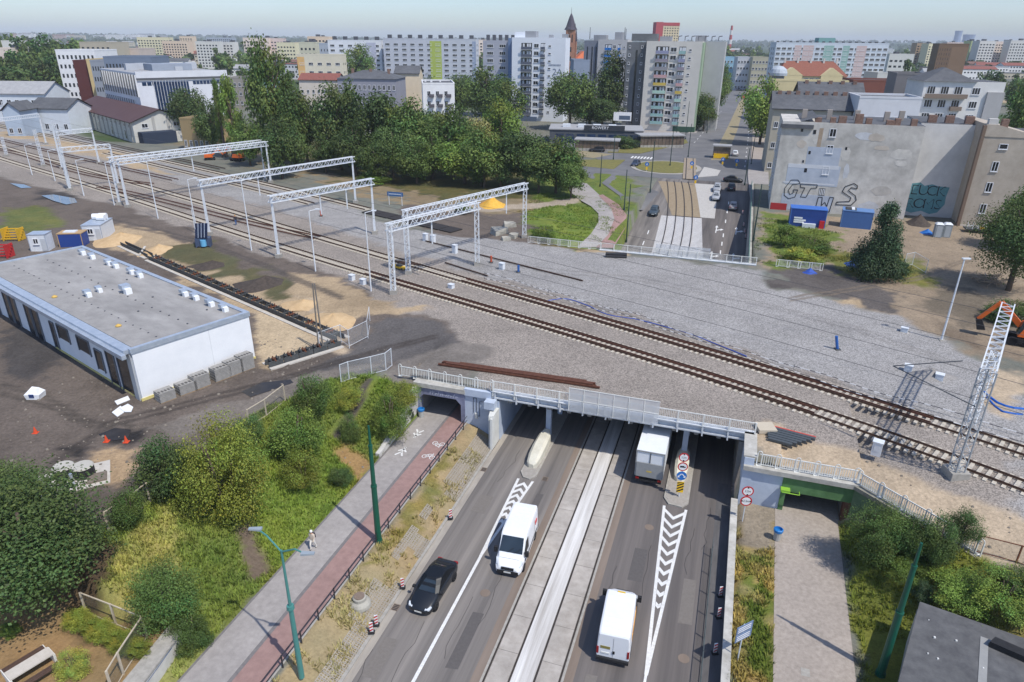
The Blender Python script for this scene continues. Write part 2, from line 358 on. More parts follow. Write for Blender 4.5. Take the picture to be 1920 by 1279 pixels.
for o in (0, 9):
    rut([(90,880-o),(200,800-o),(330,765-o),(470,730-o*.8),(600,690-o*.6),(720,655-o*.5),(820,640-o*.5)], 4.5, .55, rgb(70,64,60))
    rut([(0,720+o*2),(90,745+o*2),(170,790+o),(250,800+o)], 4.4, .5, rgb(76,70,64)); rut([(150,400+o),(260,425+o*.7),(380,455+o*.6),(500,500+o*.6),(640,560+o*.5)], 4.8, .6, rgb(84,78,74))
    rut([(1000,500+o*.7),(1200,520+o*.7),(1400,560+o*.7),(1600,610+o*.7),(1800,680+o*.7)], 5.2, .5, rgb(132,128,124), ST, .6); rut([(1480,560+o*.7),(1600,540+o*.7),(1720,520+o*.6),(1830,480+o*.6)], 5.0, .5, rgb(122,110,96))
def paint(X, Y):
    n = X.shape[0]; C = np.tile(np.array(CITY), (n, 1)); T = np.zeros((n, 3)); T[:,1] = .6
    far = np.hypot(X, Y); g = sst(.42, .55, fbm(X/90, Y/90, 3))[:,None]
    C = C*(1-g)+np.array(rgb(70,86,52))*g
    gf = sst(900, 2200, far)[:,None]*(.75); C = C*(1-gf)+np.array(rgb(58,76,48))*gf
    wx = (fbm(X/3.5, Y/3.5, 11, 6)-.5)*2.6; wy = (fbm(X/3.5+40, Y/3.5, 12, 6)-.5)*2.6
    hx = (fbm(X/.9, Y/.9, 21, 2)-.5); hy = (fbm(X/.9+9, Y/.9, 22, 2)-.5)
    for P, c, tex, fe, wa, k in PAINT:
        fe = fe*.55
        a = np.array(P); m = wa*2+fe*2+1
        s = (X > a[:,0].min()-m) & (X < a[:,0].max()+m) & (Y > a[:,1].min()-m) & (Y < a[:,1].max()+m)
        if not s.any(): continue
        x = X[s]+(wx[s]*1.6+hx[s])*wa; y = Y[s]+(wy[s]*1.6+hy[s])*wa
        f = ((1-sst(-fe, fe, sdpoly(P, x, y)))*k)[:,None]
        C[s] = C[s]*(1-f)+c*f; T[s] = T[s]*(1-f)+tex*f
    v = .85+.3*fbm(X/6, Y/6, 31); v2 = .9+.2*fbm(X/1.3, Y/1.3, 41, 3)
    C *= (v*v2)[:,None]
    # green and straw patches in the grass, damp patches in the dirt
    gp = (T[:,1]*(fbm(X/1.8, Y/1.8, 51)-.5))[:,None]
    C = C*(1+gp*np.array([.5,.2,.1])*1.3)
    mp = (T[:,2]*sst(.55, .8, fbm(X/4, Y/4, 61)))[:,None]
    C = C*(1-.2*mp)
    return np.clip(C, .01, .9), T
def ground_mat():
    m = bpy.data.materials.new('ground_mix'); m.use_nodes = True; t = m.node_tree; b = t.nodes['Principled BSDF']
    b.inputs['Roughness'].default_value = .95; b.inputs['Specular IOR Level'].default_value = .15
    ca = t.nodes.new('ShaderNodeAttribute'); ca.attribute_name = 'Col'
    ta = t.nodes.new('ShaderNodeAttribute'); ta.attribute_name = 'Tex'
    sp = t.nodes.new('ShaderNodeSeparateXYZ'); t.links.new(ta.outputs['Vector'], sp.inputs[0])
    tc = t.nodes.new('ShaderNodeTexCoord')
    def noise(sc, de, ro=.7):
        n = t.nodes.new('ShaderNodeTexNoise'); n.inputs['Scale'].default_value = sc; n.inputs['Detail'].default_value = de; n.inputs['Roughness'].default_value = ro
        t.links.new(tc.outputs['Object'], n.inputs['Vector']); return n.outputs['Fac']
    def ma(op, a, b_):
        n = t.nodes.new('ShaderNodeMath'); n.operation = op
        for i, x in enumerate((a, b_)):
            if isinstance(x, (int, float)): n.inputs[i].default_value = x
            else: t.links.new(x, n.inputs[i])
        return n.outputs[0]
    def cen(x, k): return ma('MULTIPLY', ma('SUBTRACT', x, .5), k)
    stone = t.nodes.new('ShaderNodeTexVoronoi'); stone.inputs['Scale'].default_value = 11; t.links.new(tc.outputs['Object'], stone.inputs['Vector'])
    sr = t.nodes.new('ShaderNodeSeparateColor'); t.links.new(stone.outputs['Color'], sr.inputs[0])
    s1 = ma('ADD', ma('MULTIPLY', ma('SUBTRACT', sr.outputs[0], .5), .8), cen(noise(2.6, 4), .3))
    g1 = ma('ADD', cen(noise(6, 4), 1.3), cen(noise(.9, 3), .8))
    m1 = ma('ADD', cen(noise(4, 8), 1.5), cen(noise(.6, 6), .5))
    f = ma('ADD', ma('MULTIPLY', s1, sp.outputs[0]), ma('ADD', ma('MULTIPLY', g1, sp.outputs[1]), ma('MULTIPLY', m1, sp.outputs[2])))
    f = ma('ADD', f, 1.0)
    sc = t.nodes.new('ShaderNodeVectorMath'); sc.operation = 'SCALE'
    t.links.new(ca.outputs['Color'], sc.inputs[0]); t.links.new(f, sc.inputs['Scale']); t.links.new(sc.outputs[0], b.inputs['Base Color'])
    bp = t.nodes.new('ShaderNodeBump'); bp.inputs['Strength'].default_value = .6; bp.inputs['Distance'].default_value = .12
    t.links.new(f, bp.inputs['Height']); t.links.new(bp.outputs[0], b.inputs['Normal'])
    return m
GMAT = ground_mat()
def ground_mesh(name, ul, wl, zf, kind='structure', parent=None):
    U, W = np.meshgrid(ul, wl); u = U.ravel(); w = W.ravel(); X, Y = XY(u, w); Z = zf(u, w)
    nu, nw = len(ul), len(wl); i = np.arange(nw-1)[:,None]*nu+np.arange(nu-1)[None,:]; i = i.ravel()
    Fq = np.stack([i, i+1, i+1+nu, i+nu], 1)
    me = npmesh(name, np.stack([X, Y, Z], 1), Fq, GMAT)
    C, T = paint(X, Y)
    for nm, D in (('Col', C), ('Tex', T)):
        a = me.attributes.new(nm, 'FLOAT_COLOR', 'POINT')
        a.data.foreach_set('color', np.concatenate([D, np.ones((len(D), 1))], 1).astype(np.float32).ravel())
    return link(name, me, parent, kind=kind)
def lines(a, b, s, lo, hi):
    core = list(np.arange(a, b+1e-6, s))
    def grow(x, lim, sg):
        st = s; out = []
        while (lim-x)*sg > 0:
            st *= 1.03 if abs(x) < 420 else 1.16
            x += sg*st; out.append(x)
        return out
    return np.array(grow(a, lo, -1)[::-1]+core+grow(b, hi, 1))
def snap(L, keys):
    L = np.array(L)
    for k in keys: L[np.argmin(abs(L-k))] = k
    return np.unique(L)
_e = 0.012
UL = snap(lines(-84, 46, .42, -9000, 9000), [-26.9-_e,-26.9+_e*0,-21.7,-22.3,-18.5,-18.5-_e*0,3.3,6.8,11.3])
WL = snap(lines(9, 132, .42, 4, 9500), [49.72, 50.12, 53.4, 53.82, 103.4, 172])
def zt2(u, w):
    z = zter(u, w)
    rough = (fbm(u/2.2, w/2.2, 71)-.5)*.28
    out = (u < -27.6) | (u > 12.5) | ((w > 49.6) & (w < 110))
    return z+np.where(out & (np.abs(u) < 200), rough*.5, 0)
terrain = ground_mesh('ground', UL, WL, zt2)
# ------------------------------------------------------------------ road, paths, markings (local axes: u across, w along)
def ribbon(name, u0, u1, w0, w1, off, m, step=3.0, parent=None, kind='structure', zf=zroad, thick=0.0, label=None, cat=None):
    n = max(1, int((w1-w0)/step)); b = MB(); vs = []; fs = []
    fu0 = u0 if callable(u0) else (lambda w: u0); fu1 = u1 if callable(u1) else (lambda w: u1)
    for i in range(n+1):
        w = w0+(w1-w0)*i/n; z = float(zf(w))+off
        vs += [(fu0(w), w, z), (fu1(w), w, z)]
        if thick: vs += [(fu1(w), w, z-thick), (fu0(w), w, z-thick)]
    k = 4 if thick else 2
    for i in range(n):
        a = i*k; c = a+k
        if thick:
            for j in range(4): fs.append((a+j, a+(j+1) % 4, c+(j+1) % 4, c+j))
        else: fs.append((a, a+1, c+1, c))
    if thick: fs += [(3,2,1,0), (n*k, n*k+1, n*k+2, n*k+3)]
    b.add(vs, fs)
    return b.build(name, m, parent, kind=kind if parent is None else None, rz=-A if parent is None else None, label=label, cat=cat)
ASPH = mat('asphalt', rgb(90,86,84), rgb(150,143,136), scale=.55, stretch=(1.7,.035,1), rough=.9, big=.14, bigscale=.35, detail=8)
ASPHR = mat('asphalt_dark', rgb(84,80,79), rgb(126,119,114), scale=.55, stretch=(1.7,.035,1), rough=.9, big=.14, bigscale=.3, detail=8)
CONC = mat('tram_concrete', rgb(160,152,143), rgb(190,183,174), scale=1.4, rough=.9, big=.14, bigscale=.5, detail=8)
WORN = mat('worn_white', rgb(168,162,155), rgb(236,234,230), scale=1.0, stretch=(2.5,.08,1), rough=.85, detail=8)
PAINTW = mat('road_paint', rgb(205,203,198), rgb(240,240,238), scale=6, rough=.8, detail=8, big=.08, bigscale=1.2)
KERB = mat('kerb_concrete', rgb(150,146,138), rgb(180,175,166), scale=3, rough=.9)
STEELG = mat('groove_steel', rgb(70,62,56), rgb(96,86,78), scale=2, rough=.5, metal=.5)
RUSTY = mat('brown_edge', rgb(118,104,92), rgb(142,128,116), scale=.8, stretch=(1,.1,1), rough=.9)
PATHG = mat('path_grey', rgb(150,144,140), rgb(172,166,161), scale=2.2, rough=.92, big=.1, bigscale=.4)
PATHR = mat('path_red', rgb(146,118,112), rgb(166,136,129), scale=2.2, rough=.92, big=.1, bigscale=.4)
PATHD = mat('path_divider', rgb(112,108,108), rgb(132,128,126), scale=4, rough=.9)
road = thing('road', None, None, rz=-A); tag(road, kind='structure')
def rp(name, *a, **k): return ribbon(name, *a, parent=road, **k)
rp('carriageway', -18.5, -11.3, 8, 105, 0, ASPH); rp('carriageway', -5.4, 3.05, 8, 105, 0, ASPHR)
rp('carriageway', -18.5, -11.3, 105, 172, 0, ASPH, 2.0); rp('carriageway', -5.4, 3.05, 105, 172, 0, ASPHR, 2.0)
rp('gutter_strip', -18.5, -18.0, 8, 104, .004, mat('gutter', rgb(150,142,132), rgb(176,168,156), scale=2, stretch=(1,.2,1)))
rp('tram_edge_strip', -11.3, -10.75, 8, 105, .006, RUSTY); rp('tram_edge_strip', -5.95, -5.4, 8, 105, .006, RUSTY)
for a, b in ((-10.45,-9.15), (-7.55,-6.25)):
    k = 0; w = 9.0
    while w < 104:
        o = MB().box(a, b, w+.015, w+2.985, -.05, .012+random.uniform(0, .006)).build('concrete_slab', CONC, road); w += 3.0
o = ribbon('tram_centre_strip', -9.0, -7.7, 8, 105, .008, WORN, parent=road)
rp('tram_shoulder', -10.75, -10.6, 8, 105, .004, KERB); rp('tram_shoulder', -6.1, -5.95, 8, 105, .004, KERB)
for u in (-10.53, -9.07, -7.62, -6.17):
    MB().box(u-.045, u+.045, 8, 105, -.05, .016).build('tram_rail', STEELG, road)
rp('tram_bed', -10.75, -5.95, 8, 105, -.03, KERB)
# far tram bed: white hatched blocks, then dry turf, then paving
rp('tram_bed', -11.3, -5.4, 105, 172, -.02, ASPHR, 2.0)
for i in range(46):
    w = 113+i*.62; z = float(zroad(w+.2))
    ul = -12.6-.03*i; ur = -3.4-.055*i
    MB().add([(ul,w,z+.02),(ur,w+.25,z+.02),(ur,w+.62,z+.05),(ul,w+.37,z+.05),(ul,w,z-.1),(ur,w+.25,z-.1),(ur,w+.62,z-.1),(ul,w+.37,z-.1)],
             [(0,1,2,3),(4,5,1,0),(5,6,2,1),(6,7,3,2),(7,4,0,3)]).build('white_block_row', mat('block_white', rgb(205,203,200), rgb(230,228,226), scale=3), road)
rp('turf_patch', lambda w: -11.9-(w-142)*.24, lambda w: -6.2-(w-142)*.13, 142, 168, .03, mat('turf_dry', rgb(142,126,102), rgb(162,146,122), scale=2, rough=.95), 2.0)
rp('paved_wedge', lambda w: -6.2-(w-142)*.13, lambda w: -3.4-.03*(w-142), 142, 168, .035, mat('pale_paving', rgb(176,172,166), rgb(196,192,186), scale=2), 2.0)
for u0 in (-11.6, -9.9, -8.2, -6.6):
    b = MB(); pts = []
    for i in range(20):
        w = 112+i*3; uu = u0-max(0, w-125)**1.7*.006+.06*(w-112)*(-.25); pts.append((uu, w, float(zroad(w))+.09))
    for i in range(19): b.bar(pts[i], pts[i+1], .16, .08)
    b.build('tram_rail', STEELG, road)
# kerbs
b = MB(); b.box(-18.72, -18.5, 8, 53.4, -.2, .12); b.build('kerb', KERB, road)
# lane markings
def mark(name, pts, off=.012):
    b = MB(); b.add([(u, w, float(zroad(w))+off) for u, w in pts], [list(range(len(pts)))]); return b.build(name, PAINTW, road)
mark('lane_line', [(-14.62,8),(-14.40,8),(-14.40,37.8),(-14.62,37.8)])
mark('lane_line', [(-1.32,8),(-1.08,8),(-1.20,31.0),(-1.36,31.0)])
def wedge(wa, wb, l0, l1, r0, r1, n, flip):
    # two edge lines that open from an apex, with chevrons between
    L = lambda w: l0+(l1-l0)*(w-wa)/(wb-wa); R = lambda w: r0+(r1-r0)*(w-wa)/(wb-wa)
    mark('wedge_line', [(L(wa)-.08,wa),(L(wa)+.14,wa),(L(wb)+.22,wb),(L(wb),wb)])
    mark('wedge_line', [(R(wa)-.14,wa),(R(wa)+.08,wa),(R(wb),wb),(R(wb)-.22,wb)], .013)
    s = (wb-wa)/(n+1.6)
    for i in range(n):
        w = wb-.35-i*s; a = L(w)+.2; c = R(w)-.2; m = (a+c)/2; h = min(.9, (c-a)*.62)
        if c-a < .25: continue
        if flip: mark('chevron', [(a,w),(m,w-h),(c,w),(c,w-.42),(m,w-h-.42),(a,w-.42)], .014)
        else: mark('chevron', [(a,w-h),(m,w),(c,w-h),(c,w-h-.42),(m,w-.42),(a,w-h-.42)], .014)
wedge(37.6, 47.9, -14.55, -14.95, -14.5, -13.4, 10, False)
wedge(31.0, 48.2, -1.30, -2.3, -1.24, -.3, 13, True)
mark('lane_line', [(-1.1,107),(-.9,107),(-1.15,119),(-1.35,119)])
for w in (123, 127.5, 132, 140, 146, 152): mark('lane_dash', [(-1.3,w),(-1.1,w),(-1.15,w+2),(-1.35,w+2)])
for w in (106, 110, 118, 124, 130): mark('lane_dash', [(-15.2,w),(-15.0,w),(-15.05,w+2.2),(-15.25,w+2.2)])
def arrow(u, w, sg):
    mark('arrow_marking', [(u-.09,w),(u+.09,w),(u+.09,w+3.0),(u+.32,w+3.0),(u,w+4.2),(u-.32,w+3.0),(u-.09,w+3.0)], .016)
    mark('arrow_marking', [(u,w+1.1),(u+sg*.8,w+1.7),(u+sg*.8,w+1.3),(u+sg*1.35,w+2.1),(u+sg*.8,w+2.5),(u+sg*.8,w+2.15),(u,w+1.6)], .018)
arrow(-2.7, 120, 1); arrow(1.0, 120, 1); arrow(-2.7, 134, 1); arrow(1.0, 134, 1)
# traffic islands
ISL = mat('island_top', rgb(150,144,136), rgb(172,166,158), scale=4, rough=.9)
def island(u0, u1, w0, w1, label):
    t = thing('traffic_island', label, 'traffic island', rz=-A)
    poly = [(u0+.05,w0+.9),(u0+.5,w0+.12),(u1-.5,w0),(u1-.05,w0+.7),(u1,w1),(u0,w1)]
    MB().prism(poly, -.05, .13).build('kerb', KERB, t)
    ins = [(u0+.2,w0+1.0),(u0+.6,w0+.32),(u1-.55,w0+.2),(u1-.22,w0+.85),(u1-.18,w1),(u0+.18,w1)]
    MB().prism(ins, .1, .145).build('top', ISL, t)
    return t
i1 = island(-15.0, -13.35, 48.0, 103, 'long kerbed island under the bridge with cream crash nose, left of the tram strip')
i2 = island(-2.4, -.25, 48.3, 103, 'long kerbed island under the bridge between truck lane and right lane')
NOSE = mat('cream_concrete', rgb(205,200,182), rgb(226,222,206), scale=1.5, rough=.8, big=.1, bigscale=.6)
def nose(t, uc, w0, w1, hw, h):
    b = MB(); secs = []
    for w, k, hh in ((w0, .35, .55), (w0+.25, .75, .75), (w0+1.2, .95, 1.0), ((w0+w1)/2, 1, h*.95), (w1-.6, .9, h), (w1, .55, h)):
        a = hw*k; secs.append([(uc-a,w,.14),(uc+a,w,.14),(uc+a,w,hh*.8),(uc+a*.6,w,hh),(uc-a*.6,w,hh),(uc-a,w,hh*.8)])
    b.loft(secs); b.build('crash_nose', NOSE, t)
nose(i1, -14.2, 49.6, 54.8, .62, 1.25); nose(i2, -1.35, 51.8, 56.0, .6, 1.25)
# right-hand strip coloured dark for the wall's shade, and the low wall
rp('wall_shade_strip', 1.9, 3.05, 8, 53, .006, mat('wall_shade_dark', rgb(84,82,82), rgb(108,106,106), scale=2, stretch=(1,.2,1)))
WALLC = mat('old_concrete', rgb(150,146,138), rgb(190,187,180), scale=1.2, rough=.9, big=.15, bigscale=.4)
lw = thing('retaining_wall', 'low concrete retaining wall along the right side of the sunken road', 'wall', rz=-A)
w = 8.0
while w < 49:
    MB().box(3.04, 3.42, w+.01, min(w+2.99, 49.55), -.1, .98).build('wall_panel', WALLC, lw); w += 3
MB().box(2.98, 3.5, 8, 49.55, .982, 1.09).build('coping', mat('coping_light', rgb(170,166,156), rgb(205,202,194), scale=1.5, rough=.9, big=.2, bigscale=1.0), lw)
rr = thing('guard_rail', 'low dark steel barrier with thin bars beside the right-hand wall', 'barrier', rz=-A)
for w in np.arange(9, 44, 2.0): MB().box(1.86, 1.92, w, w+.06, 0, 1.02).build('post', flat('rail_dark', rgb(84,92,92), .6), rr)
b = MB(); b.box(1.865, 1.905, 9, 44, .98, 1.02); b.box(1.865, 1.905, 9, 44, .12, .16)
for w in np.arange(9.15, 44, .16): b.box(1.878, 1.892, w, w+.014, .16, .98)
b.build('bars', flat('rail_dark', rgb(84,92,92), .6), rr)
# left path
z13 = lambda w: 1.3
lp = thing('path', None, None, rz=-A); tag(lp, kind='structure')
ribbon('footway', -26.75, -24.15, 8, 103, 0, PATHG, parent=lp, zf=z13)
ribbon('divider', -24.15, -23.9, 8, 103, .004, PATHD, parent=lp, zf=z13)
ribbon('cycle_lane', -23.9, -21.95, 8, 103, 0, PATHR, parent=lp, zf=z13)
ribbon('edging', -21.95, -21.8, 8, 53.4, .01, KERB, parent=lp, zf=z13); ribbon('edging', -26.9, -26.75, 8, 53.4, .01, PATHD, parent=lp, zf=z13)
# concrete lattice pavers on the verge slope
LAT = mat('lattice_paver', rgb(150,142,130), rgb(172,164,152), scale=3, rough=.9)
zv = lambda u: 1.3-1.24*max(0, min(1, (u+21.2)/2.4))
def paver(u, w):
    du, dw = .58, .38; z0 = zv(u)+.03; z1 = zv(u+du)+.03; b = MB()
    def q(a, c, e, f): 
        za = z0+(z1-z0)*(a/du); zb = z0+(z1-z0)*(c/du)
        b.add([(u+a,w+e,za),(u+c,w+e,zb),(u+c,w+f,zb),(u+a,w+f,za)], [(0,1,2,3)])
    for a in (0, .18, .36, .52): q(a, a+.06, 0, dw)
    for e in (0, .16, .32): 
        for a in (.06, .24, .42): q(a, a+(.12 if a < .4 else .10), e, e+.06)
    return b.build('lattice_paver', LAT, lp)
n = 0
for w in np.arange(13, 52.6, .4):
    for u in (-21.0, -20.4, -19.8, -19.2):
        if n >= 290: break
        keep = fbm(np.array([u/1.2]), np.array([w/1.6]), 88)[0]
        if (w > 44 and u > -20.9) or (w < 44 and keep > .5 and u > -20.9): paver(u, w); n += 1
# right path
rpth = thing('path', None, None, rz=-A); tag(rpth, kind='structure')
PATHP = mat('path_pavers', rgb(150,140,130), rgb(180,169,158), scale=3.5, rough=.92, big=.1, bigscale=.5)
ribbon('footway', lambda w: 5.6+.028*(w-20), lambda w: 10.2+.03*(w-20), 8, 49.6, .0, PATHP, parent=rpth, zf=lambda w: .87)
ribbon('footway', 6.85, 11.2, 49.6, 103, .0, PATHP, parent=rpth, zf=lambda w: .87)
MB().add([(7.55,33.2,.885),(8.05,33.2,.885),(8.05,33.8,.885),(7.55,33.8,.885)], [(0,1,2,3)]).build('manhole_cover', KERB, rpth)
# path pictograms: walkers and bicycles
def picto(segs, cu, cw, sc, wd, closed=False, fl=1):
    b = MB()
    for (x0,y0,x1,y1) in segs:
        p = Vector((cu+x0*sc, cw+y0*sc*1.25*fl)); q = Vector((cu+x1*sc, cw+y1*sc*1.25*fl)); d = (q-p).normalized(); a = Vector((-d.y, d.x))*wd/2
        b.add([(p.x+a.x,p.y+a.y,1.31),(p.x-a.x,p.y-a.y,1.31),(q.x-a.x,q.y-a.y,1.31),(q.x+a.x,q.y+a.y,1.31)], [(0,1,2,3)])
    b.build('painted_symbol', PAINTW, lp)
man = [(-.1,1.0,.1,1.0),(0,.9,0,.45),(0,.45,-.35,0),(0,.45,.3,0),(0,.8,-.35,.5),(0,.8,.35,.5),(-.06,.95,.06,.95)]
def ring(cx, cy, r): return [(cx+r*math.cos(k*PI/5), cy+r*math.sin(k*PI/5), cx+r*math.cos((k+1)*PI/5), cy+r*math.sin((k+1)*PI/5)) for k in range(10)]
bike = ring(-.45,.25,.27)+ring(.45,.25,.27)+[(-.45,.25,-.15,.7),(-.15,.7,.35,.7),(.35,.7,.45,.25),(0,.25,-.15,.7),(0,.25,.35,.7),(0,.25,-.45,.25),(.35,.7,.3,.9)]
picto(man, -25.5, 50.6, 1.1, .17, fl=-1); picto(man, -25.5, 46.0, 1.1, .17)
picto(bike, -22.9, 49.2, .8, .07, fl=-1); picto(bike, -22.9, 46.4, .8, .07)
# far street, roundabout and paths beyond the bridge
FAST = mat('asphalt_far', rgb(104,104,106), rgb(124,123,123), scale=.2, rough=.9, big=.12, bigscale=.05)
zf5 = 4.7
st = thing('road', None, None); tag(st, kind='structure')
def ring_sheet(name, px, Z, m, parent, off=.0, h=0):
    P = [at(x, y, Z)[:2] for x, y in px]; b = MB()
    if h: b.prism(P, Z-.05, Z+h)
    else: b.add([(p[0], p[1], Z+off) for p in P], [list(range(len(P)))])
    return b.build(name, m, parent)
def strip_uw(name, pts, off, m, parent, z=4.7):
    b = MB(); b.add([(*XY(u, w), z+off) for u, w in pts], [list(range(len(pts)))]); return b.build(name, m, parent)
strip_uw('carriageway', [(-30,171.9),(5,171.9),(6,200),(6.5,290),(7,420),(9,560),(14,760),(-6,760),(-10,560),(-17,420),(-21,290),(-24,235),(-40,225),(-75,232),(-140,262),(-140,252),(-75,218),(-44,205),(-36,190)], .0, FAST, st)
TURF = mat('tram_turf', rgb(136,126,98), rgb(160,148,120), scale=2, rough=.95)
strip_uw('tram_verge', [(-8,205),(-4.2,208),(-2.6,290),(-2,420),(3,600),(1.5,600),(-5,420),(-6.6,290)], .01, TURF, st)
strip_uw('tram_turf_left', [(-36,205),(-60,214),(-110,232),(-110,226),(-62,208),(-40,196)], .012, TURF, st)
GRM = mat('roundabout_grass', rgb(104,104,58), rgb(134,126,72), scale=1.2, rough=.95)
cc = XY(-18.6, 188); 
b = MB()
def oval(a, c, n=28): return [XY(-18.6+a*math.cos(2*PI*k/n), 188+c*math.sin(2*PI*k/n)) for k in range(n)]
MB().prism(oval(9.2, 10.6), 4.6, 4.78).build('roundabout_apron', KERB, st)
MB().prism(oval(8.0, 9.4), 4.6, 4.86).build('roundabout_grass', GRM, st)
strip_uw('tram_track_paving', [(-12.8,172),(-9.6,172),(-12.2,205),(-15.4,205)], .19, mat('tram_slabs', rgb(146,132,114), rgb(166,152,134), scale=2), st)
for u0 in (-12.2, -10.4): strip_uw('tram_rail', [(u0,172),(u0+.25,172),(u0-2.4,205),(u0-2.65,205)], .2, STEELG, st)
MB().prism([XY(-9.5,176),XY(-5,180),(XY(-4.6,188)),XY(-9,192)], 4.6, 4.79).build('splitter_island', mat('pale_paving', rgb(176,172,166), rgb(196,192,186), scale=2), st)
def fmark(u, w, du, dw): strip_uw('lane_dash', [(u,w),(u+.2,w),(u+.2+du,w+dw),(u+du,w+dw)], .013, PAINTW, st)
for i in range(14): fmark(1.2+.02*i, 196+i*9, 0, 3)
for i in range(14): fmark(-15.5+.25*i, 240+i*9, .2, 3)
for k in range(7): strip_uw('crossing_bar', [(-30+k*.9,200),(-29.5+k*.9,200),(-29.5+k*.9,204),(-30+k*.9,204)], .014, PAINTW, st)
drape_later = [(1090,327),(1130,345),(1162,368),(1172,395),(1206,395),(1236,362),(1190,320),(1090,308)]
# paved forecourts and pavements of the far street
pv = thing('pavement', None, None); tag(pv, kind='structure')
def slab(name, px, Z, m, h=.12): 
    return MB().prism([at(x, y, Z)[:2] for x, y in px], Z-.2, Z+h).build(name, m, pv)
slab('footway', [(1424,500),(1412,420),(1402,330),(1404,300),(1440,300),(1443,390),(1448,440),(1470,500)], 4.9, PATHG, .06)
slab('footway', [(1408,300),(1412,235),(1420,190),(1436,190),(1440,300)], 4.75, PATHP)
slab('footway', [(1305,250),(1345,200),(1375,160),(1362,160),(1330,200),(1290,250)], 4.75, PATHG)
slab('forecourt', [(1085,262),(1190,262),(1280,262),(1270,240),(1085,235)], 4.75, PATHG)
slab('grass_verge', [(1140,286),(1200,288),(1290,268),(1286,262),(1195,274),(1140,275)], 4.75, GRM, .1)
slab('grass_verge', [(1090,300),(1172,300),(1150,318),(1090,312)], 4.75, GRM, .1)
# curved far paths beyond the bridge, left of the road
def drape(name, px, m, parent, off):
    vs = []
    for x, y in px:
        p = gnd(x, y); vs.append((p.x, p.y, p.z+off))
    b = MB(); n = len(vs)//2
    b.add(vs, [(i, i+1, 2*n-2-i, 2*n-1-i) for i in range(n-1)]); return b.build(name, m, parent)
drape('carriageway', drape_later, FAST, st, .1)
drape('footway', [(1082,465),(1108,440),(1122,418),(1122,402),(1108,388),(1090,378),(1070,362),(1060,340),(1100,345),(1125,368),(1148,392),(1152,412),(1140,442),(1118,465)], PATHG, pv, .16)
drape('cycle_lane', [(1118,466),(1140,442),(1152,412),(1146,392),(1122,368),(1130,366),(1160,385),(1175,405),(1172,430),(1150,467)], PATHR, pv, .18)
# ------------------------------------------------------------------ railway bridge and underpasses (local u, w)
BLUEW = mat('bridge_paint', rgb(178,190,208), rgb(200,210,224), scale=1.2, rough=.8, big=.1, bigscale=.25)
BEAM = mat('bridge_beam', rgb(196,200,204), rgb(222,225,228), scale=2, rough=.7, big=.08, bigscale=.5)
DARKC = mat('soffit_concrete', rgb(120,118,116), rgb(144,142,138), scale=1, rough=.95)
RAILW = flat('railing_paint', rgb(228,228,222), .6)
GALV = mat('galvanised', rgb(206,211,216), rgb(232,236,240), scale=3, rough=.5, spec=.5)
br = thing('railway_bridge', 'pale grey railway bridge with girder edge carrying the tracks over the road', 'bridge', rz=-A)
MB().box(-19.2, 4.25, 53.75, 103.05, 4.25, 5.05).build('deck', DARKC, br)
b = MB(); b.box(-19.2, 4.25, 53.45, 53.75, 4.35, 5.22); b.box(-19.2, 4.25, 53.18, 53.46, 4.55, 4.67); b.box(-19.2, 4.25, 53.1, 53.75, 5.22, 5.30); b.build('edge_beam', BEAM, br)
b = MB(); b.box(-19.2, 4.25, 103.05, 103.35, 4.35, 5.22); b.box(-19.2, 4.25, 103.0, 103.6, 5.22, 5.32); b.build('edge_beam', BEAM, br)
for u in np.arange(-18.9, 4.3, 2.1): MB().box(u-.06, u+.06, 53.12, 53.44, 4.3, 5.2).build('stiffener', BEAM, br)
for uc in np.arange(-17.6, 3.5, 1.9): MB().box(uc-.18, uc+.18, 53.8, 103, 3.95, 4.245).build('girder', DARKC, br)
for uc in (-14.2, -1.35):
    for w in np.arange(55.5, 103, 4.6):
        b = MB(); b.box(uc-.24, uc+.24, w-.24, w+.24, .1, 3.7); b.box(uc-.34, uc+.34, w-.4, w+.4, 3.65, 3.948); b.build('column', BLUEW, br)
b = MB(); b.box(-19.4, -18.5, 53.2, 103.3, -.1, 4.248)
b.build('abutment', BLUEW, br)
MB().box(3.1, 4.3, 53.4, 103.3, -.1, 4.248).build('abutment', DARKC, br)
